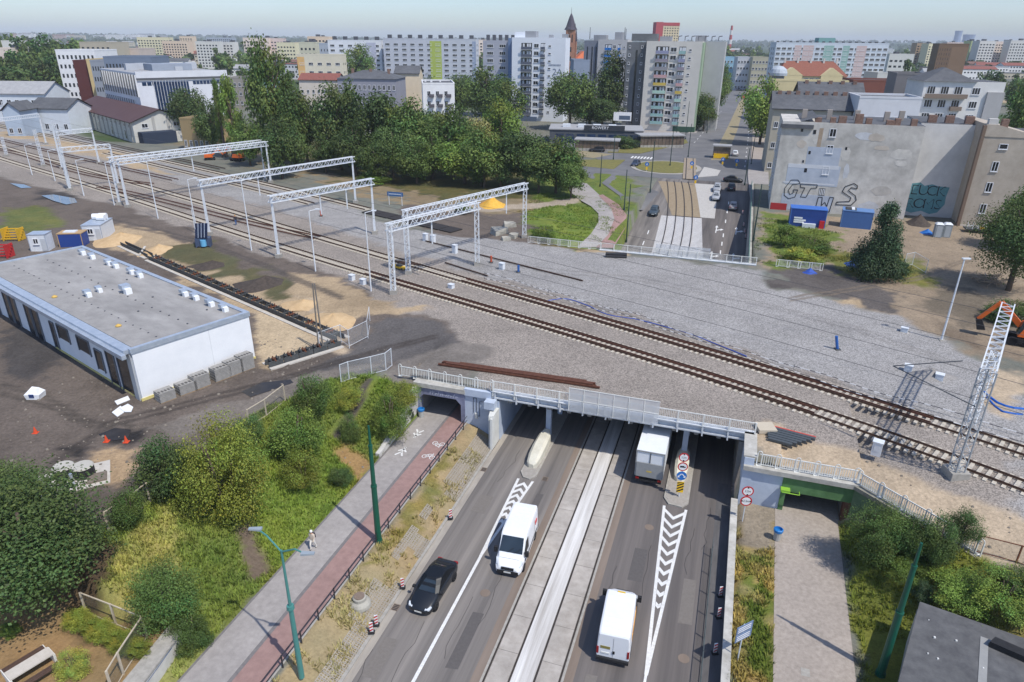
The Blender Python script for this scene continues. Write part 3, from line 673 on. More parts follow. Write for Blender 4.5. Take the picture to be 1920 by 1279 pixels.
# splayed end of the left abutment
b = MB(); b.prism([(-19.3,53.2),(-18.5,53.2),(-18.5,51.6),(-18.9,51.4)], -.1, 3.6); b.build('abutment_buttress', mat('cream_paint', rgb(206,206,200), rgb(226,226,220), scale=1.2), br)
MB().box(-19.7, -18.7, 52.3, 53.15, 3.75, 4.5).build('bearing_shelf', BLUEW, br)
MB().box(-18.72, -18.50, 51.3, 51.45, 0, 3.4).build('drain_pipe', RAILW, br)
def railing(name, p, q, label, n, loops=True, h=1.05, cat='railing', zz=None):
    """white bar railing between two points with arched loops at the posts"""
    p = Vector(p); q = Vector(q); L = (q-p).length; d = (q-p)/L
    t = thing(name, label, cat)
    up = Vector((0,0,1))
    b = MB(); b.bar(p+up*h, q+up*h, .07, .07); b.bar(p+up*.12, q+up*.12, .05, .05); b.build('handrail', RAILW, t)
    b = MB(); k = int(L/.17)
    for i in range(1, k): b.bar(p+d*(L*i/k)+up*.12, p+d*(L*i/k)+up*h, .035)
    b.build('bars', RAILW, t)
    for i in range(n+1):
        c = p+d*(L*i/n); b = MB()
        for s in (-.17, .17): b.bar(c+d*s+up*0, c+d*s+up*(h+.05), .07)
        if loops:
            pts = [c+d*(.17*math.cos(a))+up*(h+.05+.2*math.sin(a)) for a in np.linspace(0, PI, 7)]; b.tube(pts, .035, 5)
        b.box(c.x-.2, c.x+.2, c.y-.08, c.y+.08, c.z-.02, c.z+.03)
        b.build('post', RAILW, t)
    return t
def V3(u, w, z): return Vector((*XY(u, w), z))
def bridge_rail(name, u0, u1, w, label, cat='railing'):
    t = thing(name, label, cat, rz=-A)
    z0 = 5.3; b = MB()
    b.box(u0, u1, w-.03, w+.03, z0+.98, z0+1.05); b.box(u0, u1, w-.02, w+.02, z0+.1, z0+.14)
    b.build('handrail', RAILW, t)
    for u in np.arange(u0, u1+.1, (u1-u0)/11): MB().box(u-.06, u+.06, w-.12, w+.0, z0-.55, z0+1.08).build('post', RAILW, t)
    b = MB()
    for u in np.arange(u0, u1, .15): b.box(u-.014, u+.014, w-.014, w+.014, z0+.1, z0+1.0)
    b.build('bars', RAILW, t)
    return t
bridge_rail('bridge_railing', -19.1, 4.2, 53.25, 'white steel railing along the near edge of the railway bridge')
bridge_rail('bridge_railing', -19.1, 4.2, 103.4, 'white steel railing along the far edge of the railway bridge')
# mesh screens above the tram lanes
MESHM = bpy.data.materials.new('wire_mesh'); MESHM.use_nodes = True
t_ = MESHM.node_tree; b_ = t_.nodes['Principled BSDF']; b_.inputs['Base Color'].default_value = (*rgb(226,228,230), 1); b_.inputs['Roughness'].default_value = .6; b_.inputs['Alpha'].default_value = .36
scr = thing('mesh_screen', 'pale wire mesh screen fixed to the near bridge railing above the tram lanes', 'screen', rz=-A)
for i in range(6):
    u = -11.8+i*1.34; b = MB(); b.box(u+.03, u+1.31, 53.0, 53.012, 4.75, 7.0); b.build('mesh_panel', MESHM, scr)
    b = MB(); b.box(u, u+.05, 52.96, 53.03, 4.7, 7.05); b.box(u, u+1.34, 52.97, 53.02, 6.98, 7.04); b.box(u, u+1.34, 52.97, 53.02, 5.8, 5.85); b.build('mesh_frame', RAILW, scr)
scr = thing('mesh_screen', 'solid pale screen panels on the far bridge railing above the tram tracks', 'screen', rz=-A)
for i in range(6):
    u = -10.6+i*1.36; MB().box(u+.02, u+1.34, 103.55, 103.58, 4.8, 7.0).build('screen_panel', MESHM, scr)
    MB().box(u, u+.05, 103.58, 103.63, 4.7, 7.05).build('screen_post', RAILW, scr)
# left pedestrian and cycle underpass
PURP = mat('grimy_lilac', rgb(112,116,142), rgb(150,154,176), scale=1.6, rough=.9, big=.2, bigscale=.5)
lu = thing('pedestrian_underpass', 'left underpass portal with lilac painted lintel for the red cycle path', 'underpass', rz=-A)
b = MB()    # portal face with haunched opening, built as a prism with a hole left open at the foot
prof = [(-27.2,1.2),(-26.75,1.2),(-26.75,3.2),(-26.3,3.72),(-22.9,3.72),(-22.4,3.2),(-22.4,1.2),(-22.0,1.2),(-22.0,4.5),(-27.2,4.5)]
n = len(prof)
vs = [(u, 53.2, z) for u, z in prof]+[(u, 53.9, z) for u, z in prof]
fr = [(0,1,2,9),(2,3,4,9),(4,8,9),(4,5,8),(5,6,7,8)]
b.add(vs, [f[::-1] for f in fr]+[tuple(i+n for i in f) for f in fr]+[(i, (i+1) % n, n+(i+1) % n, n+i) for i in range(n)]); b.build('portal', PURP, lu)
MB().box(-27.3, -21.9, 53.05, 53.95, 4.5, 4.95).build('coping', mat('coping_light', rgb(170,166,156), rgb(205,202,194), scale=1.5), lu)
MB().box(-22.0, -19.4, 53.3, 54.2, -.2, 4.4).build('abutment_wall', BLUEW, lu)
MB().box(-22.0, -19.25, 53.1, 54.2, 4.4, 5.1).build('abutment_coping', BLUEW, lu)
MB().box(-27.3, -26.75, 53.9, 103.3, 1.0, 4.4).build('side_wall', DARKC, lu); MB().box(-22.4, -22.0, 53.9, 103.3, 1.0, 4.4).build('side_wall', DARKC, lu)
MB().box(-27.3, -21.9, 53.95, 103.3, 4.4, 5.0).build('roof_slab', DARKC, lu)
GRAF = mat('graffiti_wall', rgb(214,212,210), rgb(60,62,70), scale=1.1, rough=.85, detail=2, bump=0)
b = MB()
secs = []
for w, zt in ((53.2,4.6),(52.4,4.3),(50.5,3.4),(48.5,2.5),(46.0,1.75),(45.2,1.65)):
    secs.append([(-27.35,w,1.0),(-26.95,w,1.0),(-26.95,w,zt),(-27.35,w,zt)])
b.loft(secs); b.build('wing_wall', mat('pale_wall', rgb(186,182,174), rgb(212,209,202), scale=1.4, big=.15, bigscale=.5), lu)
# black and white bird-like sprayed shapes on the wing wall
for k, (w, z, r) in enumerate(((52.3,3.4,.35),(51.4,2.5,.45),(50.2,2.3,.4),(49.0,1.8,.35),(51.9,1.9,.4))):
    b = MB(); b.add([(-26.945, w+r*math.cos(a)*(1+.35*math.sin(3*a+k)), z+r*.8*math.sin(a)*(1+.3*math.cos(2*a+k))) for a in np.linspace(0, 2*PI, 15)[:-1]], [list(range(14))]); b.build('sprayed_shape', flat('spray_black', rgb(38,40,46), .7), lu)
# lettering sprayed on the lintel: pale strokes
b = MB(); x = -25.6
for k in range(11):
    h = random.uniform(.2, .42); b.bar((x, 53.19, 3.85), (x+random.uniform(-.1,.2), 53.19, 3.85+h), .05, .01, up=(0,1,0)); b.bar((x, 53.188, 3.86+h*.5), (x+.22, 53.188, 3.86+h*random.uniform(.3,1)), .05, .01, up=(0,1,0)); x += .27
b.build('sprayed_letters', flat('spray_white', rgb(200,204,216), .7), lu)
MB().box(-20.95, -20.7, 53.15, 53.3, 2.05, 2.6).build('junction_box', RAILW, lu)
MB().tube([(-20.8,53.26,2.6),(-20.8,53.26,4.2),(-21.1,53.26,4.2),(-21.1,53.26,2.6)], .03).build('conduit', flat('conduit', rgb(90,96,110), .6), lu)
MB().tube([(-20.7,53.26,2.3),(-20.5,53.26,2.3),(-20.5,53.26,3.9),(-19.6,53.1,4.1)], .03).build('conduit', flat('conduit', rgb(90,96,110), .6), lu)
railing('bar_railing', V3(-29.2, 54.2, 4.75), V3(-19.3, 53.5, 4.98), 'white bar railing with arched posts above the left underpass', 6)
# right underpass, green
GREEN = mat('green_paint', rgb(82,120,76), rgb(98,136,90), scale=1.2, rough=.7, big=.15, bigscale=.6)
ru = thing('pedestrian_underpass', 'right underpass portal with green lintel at the paved footpath', 'underpass', rz=-A)
MB().box(3.55, 6.6, 49.6, 50.3, .6, 4.1).build('white_wall', BLUEW, ru)
MB().box(6.58, 6.95, 49.5, 50.3, .6, 2.7).build('green_jamb', GREEN, ru)
MB().box(6.58, 11.9, 49.52, 50.3, 2.7, 4.1).build('green_lintel', GREEN, ru)
MB().box(11.25, 11.9, 49.55, 50.3, .6, 2.7).build('brown_jamb', mat('brown_jamb', rgb(96,64,52), rgb(120,84,70), scale=2), ru)
MB().box(3.5, 12.0, 49.3, 50.35, 4.1, 4.5).build('coping', mat('coping_light', rgb(170,166,156), rgb(205,202,194), scale=1.5), ru)
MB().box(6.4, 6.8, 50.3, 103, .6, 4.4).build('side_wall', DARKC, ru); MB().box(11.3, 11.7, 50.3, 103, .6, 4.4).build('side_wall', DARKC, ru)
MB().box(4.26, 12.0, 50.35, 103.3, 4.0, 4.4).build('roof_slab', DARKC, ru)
b = MB(); b.box(3.5, 4.25, 49.55, 54.2, -.1, 5.15); b.build('return_wall', BLUEW, ru)
b = MB(); b.box(3.4, 4.4, 49.6, 53.4, 5.15, 5.3); b.build('return_coping', mat('coping_light', rgb(170,166,156), rgb(205,202,194), scale=1.5), ru)
b = MB(); b.loft([[(11.7,49.5,.5),(12.2,50.0,.5),(12.2,50.0,4.1),(11.7,49.5,4.1)],[(18.3,43.4,.5),(18.75,43.8,.5),(18.75,43.8,4.1),(18.3,43.4,4.1)]]); b.build('wing_wall', mat('green_old', rgb(88,112,84), rgb(110,134,104), scale=1.2), ru)
b = MB(); b.loft([[(11.6,49.3,4.1),(12.35,50.1,4.1),(12.35,50.1,4.42),(11.6,49.3,4.42)],[(18.2,43.3,4.1),(18.9,43.9,4.1),(18.9,43.9,4.42),(18.2,43.3,4.42)]]); b.build('wing_coping', mat('coping_old', rgb(120,116,104), rgb(160,156,142), scale=1.5), ru)
b = MB(); b.box(6.5, 7.2, 49.0, 49.5, 2.9, 3.1); b.tube([(6.6,49.0,2.9),(7.9,49.0,2.9),(7.9,49.45,2.9)], .04); b.build('lamp_bracket', flat('lime_green', rgb(140,190,60), .6), ru)
railing('bar_railing', V3(4.6, 49.75, 4.5), V3(11.7, 49.75, 4.5), 'white bar railing with arched posts above the green underpass', 5)
railing('bar_railing', V3(11.9, 49.6, 4.42), V3(18.4, 43.6, 4.42), 'white bar railing with arched posts running down the right wing wall', 5)
railing('bar_railing', V3(-31.0, 103.9, 5.1), V3(-19.2, 103.6, 5.1), 'white bar railing on the far side beside the grass mound', 7, False)
railing('bar_railing', V3(7.2, 104.1, 5.1), V3(13.2, 104.1, 5.1), 'short white bar railing on the far side beside the right footpath', 4, False)
# ballast carried over the bridge and the underpasses
bl = thing('railway_ballast', None, None); tag(bl, kind='structure')
dz = lambda u, w: 5.16+(fbm(u/2.2, w/2.2, 71)-.5)*.12
ground_mesh('ballast_sheet', np.linspace(-22.0, 4.2, 66), np.linspace(53.5, 103.2, 124), dz, None, bl)
ground_mesh('ballast_sheet', np.linspace(-28.0, -22.0, 16), np.linspace(54.0, 103.2, 120), lambda u, w: dz(u, w)-.03, None, bl)
ground_mesh('ballast_sheet', np.linspace(4.2, 12.4, 22), np.linspace(50.3, 103.2, 124), lambda u, w: np.minimum(5.14, 4.5+np.maximum(0, w-51)*.12)+(fbm(u/2.2, w/2.2, 71)-.5)*.1, None, bl)
# ------------------------------------------------------------------ tracks
RAILB = mat('rail_rust', rgb(66,48,38), rgb(96,72,58), scale=3, rough=.7, metal=.2)
RAILR = mat('rail_red_rust', rgb(84,52,40), rgb(112,74,58), scale=3, rough=.8)
SLEEP = mat('sleeper_concrete', rgb(178,168,152), rgb(210,202,188), scale=3, rough=.9)
SLEEPD = mat('sleeper_dark', rgb(60,50,44), rgb(84,72,62), scale=3, rough=.9)
def crv(pts, step):
    P = [Vector(p) for p in pts]; P = [P[0]*2-P[1]]+P+[P[-1]*2-P[-2]]; out = []
    for i in range(1, len(P)-2):
        n = max(2, int((P[i+1]-P[i]).length/.5))
        for k in range(n):
            t = k/n; a, b, c, d = P[i-1], P[i], P[i+1], P[i+2]
            out.append(.5*((2*b)+(c-a)*t+(2*a-5*b+4*c-d)*t*t+(3*b-a-3*c+d)*t**3))
    out.append(P[-2]); res = [out[0]]; acc = 0
    for i in range(1, len(out)):
        acc += (out[i]-out[i-1]).length
        if acc >= step: res.append(out[i]); acc = 0
    return res
def fitted(px, deg=4, Z=5.16, ext=None):
    """smooth alignment through surveyed points"""
    P = np.array([tuple(at(x, y, Z)[:2]) for x, y in px]); a = math.radians(-38)
    s = P[:,0]*math.cos(a)+P[:,1]*math.sin(a); q = -P[:,0]*math.sin(a)+P[:,1]*math.cos(a)
    c = np.polyfit(s, q, deg); lo, hi = s.min(), s.max()
    if ext: lo -= ext[0]; hi += ext[1]
    ss = np.arange(lo, hi, 1.0); base = np.polyval(c, np.clip(ss, s.min(), s.max())); dc = np.polyder(c)
    base = base+np.polyval(dc, np.clip(ss, s.min(), s.max()))*(ss-np.clip(ss, s.min(), s.max()))
    return [Vector((x*math.cos(a)-y*math.sin(a), x*math.sin(a)+y*math.cos(a), Z)) for x, y in zip(ss, base)]
def rail_loft(path, off, m, parent, i0=0, i1=None, h=.18, wid=.15, name='rail', z=.05):
    b = MB(); secs = []; i1 = i1 or len(path)
    for i in range(i0, i1):
        p = path[i]; d = (path[min(i+1, len(path)-1)]-path[max(i-1, 0)]).normalized(); n = Vector((-d.y, d.x, 0)); c = p+n*off
        w = wid/2
        secs.append([tuple(c+n*x+Vector((0,0,zz+z))) for x, zz in ((-w,0),(-w,.05),(-w*.55,.07),(-w*.55,h),(w*.55,h),(w*.55,.07),(w,.05),(w,0))])
    b.loft(secs); return b.build(name, m, parent)
_sl = MB().box(-1.3, 1.3, -.14, .14, -.12, .05); SLM = _sl.mesh('sleeper', SLEEP)
def track(label, path, near_px=None, sleepers=True, guard=None, rm=RAILB, gauge=1.5, dark=False, stuff=True, both=True):
    t = thing('railway_track', label, 'railway track')
    for s in ((-1, 1) if both else (1,)): rail_loft(path, s*gauge/2, rm, t)
    if guard:
        i0 = min(range(len(path)), key=lambda i: (path[i]-guard[0]).length); i1 = min(range(len(path)), key=lambda i: (path[i]-guard[1]).length)
        i0, i1 = min(i0, i1), max(i0, i1)
        for s in (-1, 1): rail_loft(path, s*(gauge/2-.28), RAILR, t, i0, i1, name='guard_rail')
    if sleepers:
        acc = 0; b = MB(); k = 0; step = .62; L = [0]
        for i in range(1, len(path)): L.append(L[-1]+(path[i]-path[i-1]).length)
        s = .3; i = 0
        while s < L[-1]:
            while L[i+1] < s: i += 1
            f = (s-L[i])/(L[i+1]-L[i]); p = path[i].lerp(path[i+1], f); d = (path[i+1]-path[i]); a = math.atan2(d.y, d.x)-PI/2
            if near_px is not None and p.x > near_px and k < 290:
                o = link('sleeper', SLM, t); o.location = p+Vector((0,0,random.uniform(-.01,.02))); o.rotation_euler = (0,0,a); k += 1
            elif stuff:
                b.X = Matrix.Translation(p) @ Matrix.Rotation(a, 4, 'Z'); b.box(-1.3, 1.3, -.14, .14, -.12, .04)
            s += step
        if b.v: b.build('sleepers', SLEEPD if dark else SLEEP, t, kind='stuff')
    return t
T1 = fitted([(0,297),(42,310),(100,327),(187,354),(240,371),(340,402),(468,445),(523,462),(592,481),(684,512),(735,531),(920,580),(1100,633),(1300,697),(1500,766),(1700,835),(1920,911)], 5, ext=(120,25))
T2 = fitted([(0,273),(42,285),(104,303),(146,316),(208,332),(250,343),(312,360),(340,369),(385,383),(464,405),(519,421),(592,447),(684,470),(775,499),(860,526),(980,557),(1100,591),(1300,650),(1500,713),(1700,780),(1920,846)], 5, ext=(120,25))
track('nearest railway track curving over the bridge, with pale sleepers and guard rails', T1, -30, guard=(at(684,512,5.2), at(1560,785,5.2)))
track('second railway track beyond the nearest one, running over the bridge with guard rails', T2, -28, guard=(at(860,526,5.2), at(1760,795,5.2)))
track('middle siding branching off between the two main tracks left of the lineside masts', fitted([(187,351),(260,366),(312,379),(396,401),(464,418),(540,434),(600,448)], 3), None, rm=RAILR, stuff=False)
track('rusty old track that ends beside the sandy strip on the left', fitted([(0,262),(33,270),(104,287),(167,301),(229,316),(333,339)], 3, ext=(60,0)), None, rm=RAILR, stuff=False)
track('rusty spare track beside the second track at the far left', fitted([(0,281),(60,297),(146,321),(208,338),(290,346)], 3, ext=(60,0)), None, rm=RAILR, stuff=False)
T6 = fitted([(21,239),(104,259),(198,277),(260,291),(312,303),(396,322),(455,337),(546,358),(615,373),(690,393)], 3, ext=(120,0))
track('new track with white sleepers along the far side below the trees', T6, None)
track('new unfinished track with white sleepers on the fresh ballast, second from the trees', fitted([(198,287),(323,318),(395,334),(455,349),(535,371),(590,384)], 3), None)
track('new outermost track passing the brown roofed warehouse', fitted([(60,236),(104,248),(198,270),(300,292),(420,318)], 3, ext=(90,0)), None, stuff=False)
# lone rusty rail on the fresh ballast and other loose rails
def loose(label, p, q, m, n=1, name='loose_rail', gap=.22, cat='rail', h=.16):
    p = at(*p, 5.2); q = at(*q, 5.2); p.z = q.z = 5.2; d = (q-p).normalized(); nn = Vector((-d.y, d.x, 0))
    t = thing(name, label, cat)
    for k in range(n):
        o = nn*(k-(n-1)/2)*gap; e = d*random.uniform(-.8, .8)
        MB().bar(p+o+e+Vector((0,0,h/2)), q+o+e+Vector((0,0,h/2)), .15, h).build('rail', m, t)
    return t
loose('single long rusty rail lying across the fresh ballast below the portal frames', (800,453), (1095,528), RAILB, 1)
loose('thin dark rail stub lying on the ballast beside the striped tape', (840,495), (920,520), RAILB, 1)
loose('bundle of dark rails piled beside the second track under the portal', (735,490), (785,497), RAILB, 3, name='rail_bundle')
b = thing('rail_stack', 'stack of long brown rails lying on the ballast behind the left underpass', 'rail stack')
p, q = at(828,682,5.2), at(1118,724,5.2); d = (q-p).normalized(); nn = Vector((-d.y, d.x, 0))
for k, (o, z, e0, e1) in enumerate(((-.36,.0,-.2,.4),(-.12,.0,.3,0),(.12,0,0,-.6),(.36,0,1.5,-1.2),(-.24,.17,.6,-.3),(.0,.17,.2,-.1),(.24,.17,1.9,-1.0),(.55,0,3.5,-1.4))):
    MB().bar(p+nn*o+d*e0+Vector((0,0,5.3-5.2+z)), q+nn*o+d*e1+Vector((0,0,5.3-5.2+z)), .2, .16).build('rail', RAILR, b)
# black rubber mats over the new track
for k in range(7):
    p = at(690+k*24, 396+k*5.4, 5.2); q = at(690+(k+1)*24-2, 396+(k+1)*5.4-.4, 5.2); n = Vector((.62,.78,0))*1.5
    MB().prism([(p-n)[:2],(q-n)[:2],(q+n)[:2],(p+n)[:2]], 5.15, 5.32).build('rubber_mat', flat('rubber_black', rgb(50,46,46), .9), None, ['black rubber crossing mat laid over the new track, %s' % s for s in ('first from the left','second from the left','third from the left','fourth from the left','fifth from the left','sixth from the left','last one nearest the road')][k], 'mat', 'rubber mats on the new track')
# ------------------------------------------------------------------ overhead line structures
def lattice(b, p, q, wid, hei, nb, r=.05, br=.028):
    """box truss between two points"""
    p = Vector(p); q = Vector(q); d = (q-p).normalized(); up = Vector((0,0,1)) if abs(d.z) < .9 else Vector((0,1,0))
    a = d.cross(up).normalized()*(wid/2); c = a.cross(d).normalized()*(hei/2)
    cs = [(-a-c), (a-c), (a+c), (-a+c)]
    for o in cs: b.bar(p+o, q+o, r*1.7)
    L = (q-p)
    for k in range(nb):
        s, e = p+L*(k/nb), p+L*((k+1)/nb); m = p+L*((k+.5)/nb)
        for i, j in ((0,3),(1,2),(3,2),(0,1)):
            b.bar(s+cs[i], m+cs[j], br*1.7); b.bar(m+cs[j], e+cs[i], br*1.7)
def base_block(t, p, s=.45, h=.5): MB().box(p.x-s, p.x+s, p.y-s, p.y+s, p.z-.3, p.z+h).build('footing', KERB, t)
def leg(t, p, h, kind):
    if kind == 'lat':
        b = MB(); lattice(b, p+Vector((0,0,.3)), p+Vector((0,0,h)), .55, .7, int(h/1.1), .06, .03); b.build('leg', GALV, t)
    else:
        b = MB(); b.loft([[(p.x-.17,p.y-.19,p.z),(p.x+.17,p.y-.19,p.z),(p.x+.17,p.y+.19,p.z),(p.x-.17,p.y+.19,p.z)],[(p.x-.12,p.y-.14,p.z+h),(p.x+.12,p.y-.14,p.z+h),(p.x+.12,p.y+.14,p.z+h),(p.x-.12,p.y+.14,p.z+h)]]); b.build('leg', GALV, t)
    base_block(t, p)
def portal(label, a, c, h=9.2, kind='solid', drops=(), over=0.4, hh=.95):
    p = at(*a, 5.15); q = at(*c, 5.15); t = thing('overhead_line_portal', label, 'portal frame')
    leg(t, p, h, kind); leg(t, q, h, kind)
    d = (q-p).normalized(); b = MB(); z = Vector((0,0,h-hh/2))
    lattice(b, p+z-d*over, q+z+d*over, .7, hh, int((q-p).length/1.5), .07, .035); b.build('girder', GALV, t)
    for f in drops:
        s = p.lerp(q, f)+Vector((0,0,h-hh)); MB().bar(s, s-Vector((0,0,3.2)), .16).build('drop_post', GALV, t)
    return t
PG = []
portal('lattice legged portal frame nearest the road bridge, front one of two', (738,550), (895,497), 9.2, 'lat', (.45,))
portal('lattice legged portal frame nearest the road bridge, rear and wider one', (766,513), (983,445), 9.0, 'lat', (.82,))
portal('solid legged portal frame second from the road bridge', (523,482), (703,438), 9.2, 'solid', (.45,.72))
portal('solid legged portal frame third from the road bridge', (393,440), (667,380), 9.0, 'solid', (.33,))
portal('long white portal frame fourth from the bridge, front one of the close pair', (240,388), (508,342), 9.0, 'solid', (.45,))
portal('long white portal frame fourth from the bridge, rear one of the close pair', (225,383), (498,338), 9.0, 'solid')
def portal_g(label, a, c, Z=14.0):
    p = at(*a, Z); q = at(*c, Z); t = thing('overhead_line_portal', label, 'portal frame'); p.z = q.z = 5.15; leg(t, p, Z-5.15, 'solid'); leg(t, q, Z-5.15, 'solid'); b = MB(); z = Vector((0,0,Z-5.6)); lattice(b, p+z, q+z, .7, .9, int((q-p).length/1.5), .06, .03); b.build('girder', GALV, t)
portal_g('short portal frame at far left beyond the close pair', (112,277), (205,270)); portal_g('portal frame at far left whose girder passes the brown warehouse', (100,247), (171,240)); portal_g('portal frame at the far left edge by the white station buildings', (-24,224), (72,213))
for bs, tp, lb in (((131,353),(94,226),'tall slender lattice mast left of the short far portal'),((82,312),(62,243),'lattice mast standing in the far left tracks'),((13,293),(2,257),'lattice mast at the left edge of the tracks'),((22,253),(8,190),'tall lattice mast at the far left edge')):
    p = at(*bs, 5.15); h = zat(tp[0], tp[1], p.y)-5.15; t = thing('overhead_line_mast', lb, 'mast'); b = MB(); lattice(b, p, p+Vector((0,0,h)), .4, .5, int(h/1.2), .05, .025); b.build('mast', GALV, t); base_block(t, p)
# unfinished portal at right: lattice mast with half a girder
t = thing('overhead_line_mast', 'tall lattice mast at right carrying half a white girder over the tracks', 'mast')
p = at(1790,892,5.0); b = MB(); lattice(b, p+Vector((0,0,.4)), p+Vector((0,0,9.0)), .65, .9, 9, .045, .024); b.build('mast', mat('galv_grey', rgb(150,158,164), rgb(182,188,194), scale=3, rough=.5, metal=.3), t)
e = at(1890,572,13.9); b = MB(); lattice(b, Vector((p.x,p.y,13.6)), Vector((e.x,e.y,13.6)), .95, .9, 12, .055, .028); b.build('girder', GALV, t)
b = MB(); lattice(b, p+Vector((.3,.4,4.5)), p+Vector((2.5,3.2,9.0)), .5, .5, 4, .05, .03); b.build('bracket', GALV, t); base_block(t, p, .7, .6)
b = MB(); b.tube([p+Vector((0,0,6)), p+Vector((-4.2,4.4,7.2)), p+Vector((-1.2,1.2,9.2))], .04); b.build('cantilever_arm', flat('arm_dark', rgb(84,88,92), .5), t)
# thin lighting and signal poles along the left tracks
def thinpole(base, top, label, arm=True):
    p = at(*base, 4.9); h = max(4.0, zat(top[0], top[1], p.y)-4.9); t = thing('lineside_pole', label, 'pole', group='slim grey poles along the tracks')
    MB().cyl(p, p+Vector((0,0,h)), .11, .06, 6).build('pole', GALV, t); base_block(t, p, .3, .15)
    if arm:
        b = MB(); b.tube([p+Vector((0,0,h)), p+Vector((.9,.6,h+.15))], .04); b.box(p.x+.7, p.x+1.3, p.y+.4, p.y+.8, h+5.0, h+5.1); b.build('lamp_head', GALV, t)
for bs, tp, lb in (((472,472),(456,339),'slim grey lighting pole left of the second portal, by the black mud'),((592,511),(578,396),'slim grey lighting pole between the first and second portals'),((696,548),(684,399),'slim grey lighting pole just left of the first portal mast'),((297,412),(279,303),'slim grey lighting pole right of the close pair of portals'),((158,369),(142,301),'slim grey lighting pole beyond the puddle at left'),((215,387),(198,305),'slim grey pole touching the left legs of the close portal pair'),((104,341),(88,283),'slim grey pole left of the short far portal'),((61,330),(42,272),'slim grey pole second from the left edge'),((370,440),(356,337),'slim grey pole beside the solar trailer')): thinpole(bs, tp, lb)
# overhead wires
W = flat('wire_dark', rgb(70,70,74), .5)
def wire(label, pts, r=.02):
    b = MB(); b.tube(pts, r, 4); b.build('overhead_wire', W, None, label, 'wire', 'overhead line wires')
def shifted(path, o, z): 
    out = []
    for i in range(0, len(path), 6):
        d = (path[min(i+1, len(path)-1)]-path[max(i-1, 0)]).normalized(); out.append(path[i]+Vector((-d.y*o, d.x*o, z)))
    return out
wire('overhead contact wire above the nearest railway track', shifted(T1, 0, 5.6)); wire('overhead contact wire above the second railway track', shifted(T2, 0, 5.6))
wire('overhead wire above the fresh ballast, nearest of three', shifted(T2, 6.5, 5.6)); wire('overhead wire above the fresh ballast, middle of three', shifted(T2, 12, 5.6)); wire('overhead wire above the fresh ballast, furthest of three', shifted(T2, 17, 5.6))
# ------------------------------------------------------------------ vegetation
def leaf_mat(name, c):
    m = bpy.data.materials.new(name); m.use_nodes = True; t = m.node_tree; b = t.nodes['Principled BSDF']; out = t.nodes['Material Output']
    a = t.nodes.new('ShaderNodeAttribute'); a.attribute_name = 'Col'
    mx = t.nodes.new('ShaderNodeVectorMath'); mx.operation = 'MULTIPLY'; mx.inputs[1].default_value = c
    oi = t.nodes.new('ShaderNodeObjectInfo'); hs = t.nodes.new('ShaderNodeHueSaturation')
    mr = t.nodes.new('ShaderNodeMapRange'); mr.inputs[3].default_value = .72; mr.inputs[4].default_value = 1.3
    t.links.new(oi.outputs['Random'], mr.inputs[0]); t.links.new(mr.outputs[0], hs.inputs['Value'])
    t.links.new(a.outputs['Color'], mx.inputs[0]); t.links.new(mx.outputs[0], hs.inputs['Color']); t.links.new(hs.outputs[0], b.inputs['Base Color'])
    b.inputs['Roughness'].default_value = .6; b.inputs['Specular IOR Level'].default_value = .3
    tr = t.nodes.new('ShaderNodeBsdfTranslucent'); t.links.new(hs.outputs[0], tr.inputs[0])
    ms = t.nodes.new('ShaderNodeMixShader'); ms.inputs[0].default_value = .22
    t.links.new(b.outputs[0], ms.inputs[1]); t.links.new(tr.outputs[0], ms.inputs[2]); t.links.new(ms.outputs[0], out.inputs[0])
    return m
LEAF = {'dark': leaf_mat('leaf_dark', (.084,.132,.036)), 'mid': leaf_mat('leaf_mid', (.1,.155,.036)), 'light': leaf_mat('leaf_light', (.15,.22,.04)),
        'yellow': leaf_mat('leaf_yellow', (.23,.26,.04)), 'lime': leaf_mat('leaf_lime', (.25,.235,.09)), 'blue': leaf_mat('leaf_bluish', (.06,.105,.046)), 'pale': leaf_mat('leaf_pale', (.4,.46,.09))}
BARK = mat('bark', rgb(84,72,62), rgb(112,98,84), scale=6, rough=.95)
def leaves(P, N, size, rng, col, aspect=.62):
    """quads at P facing roughly N"""
    n = len(P); N = N+rng.normal(0, .55, (n, 3)); N /= np.linalg.norm(N, axis=1, keepdims=True)+1e-9
    R = rng.normal(0, 1, (n, 3)); T = np.cross(N, R); T /= np.linalg.norm(T, axis=1, keepdims=True)+1e-9; B = np.cross(N, T)
    s = (size*rng.uniform(.6, 1.35, n))[:,None]; T = T*s*.5; B = B*s*.5*aspect
    V = np.stack([P-T, P+B*1.0, P+T, P-B*1.0], 1).reshape(-1, 3); F = np.arange(4*n).reshape(-1, 4)
    C = np.repeat(col, 4, axis=0); return V, F, C
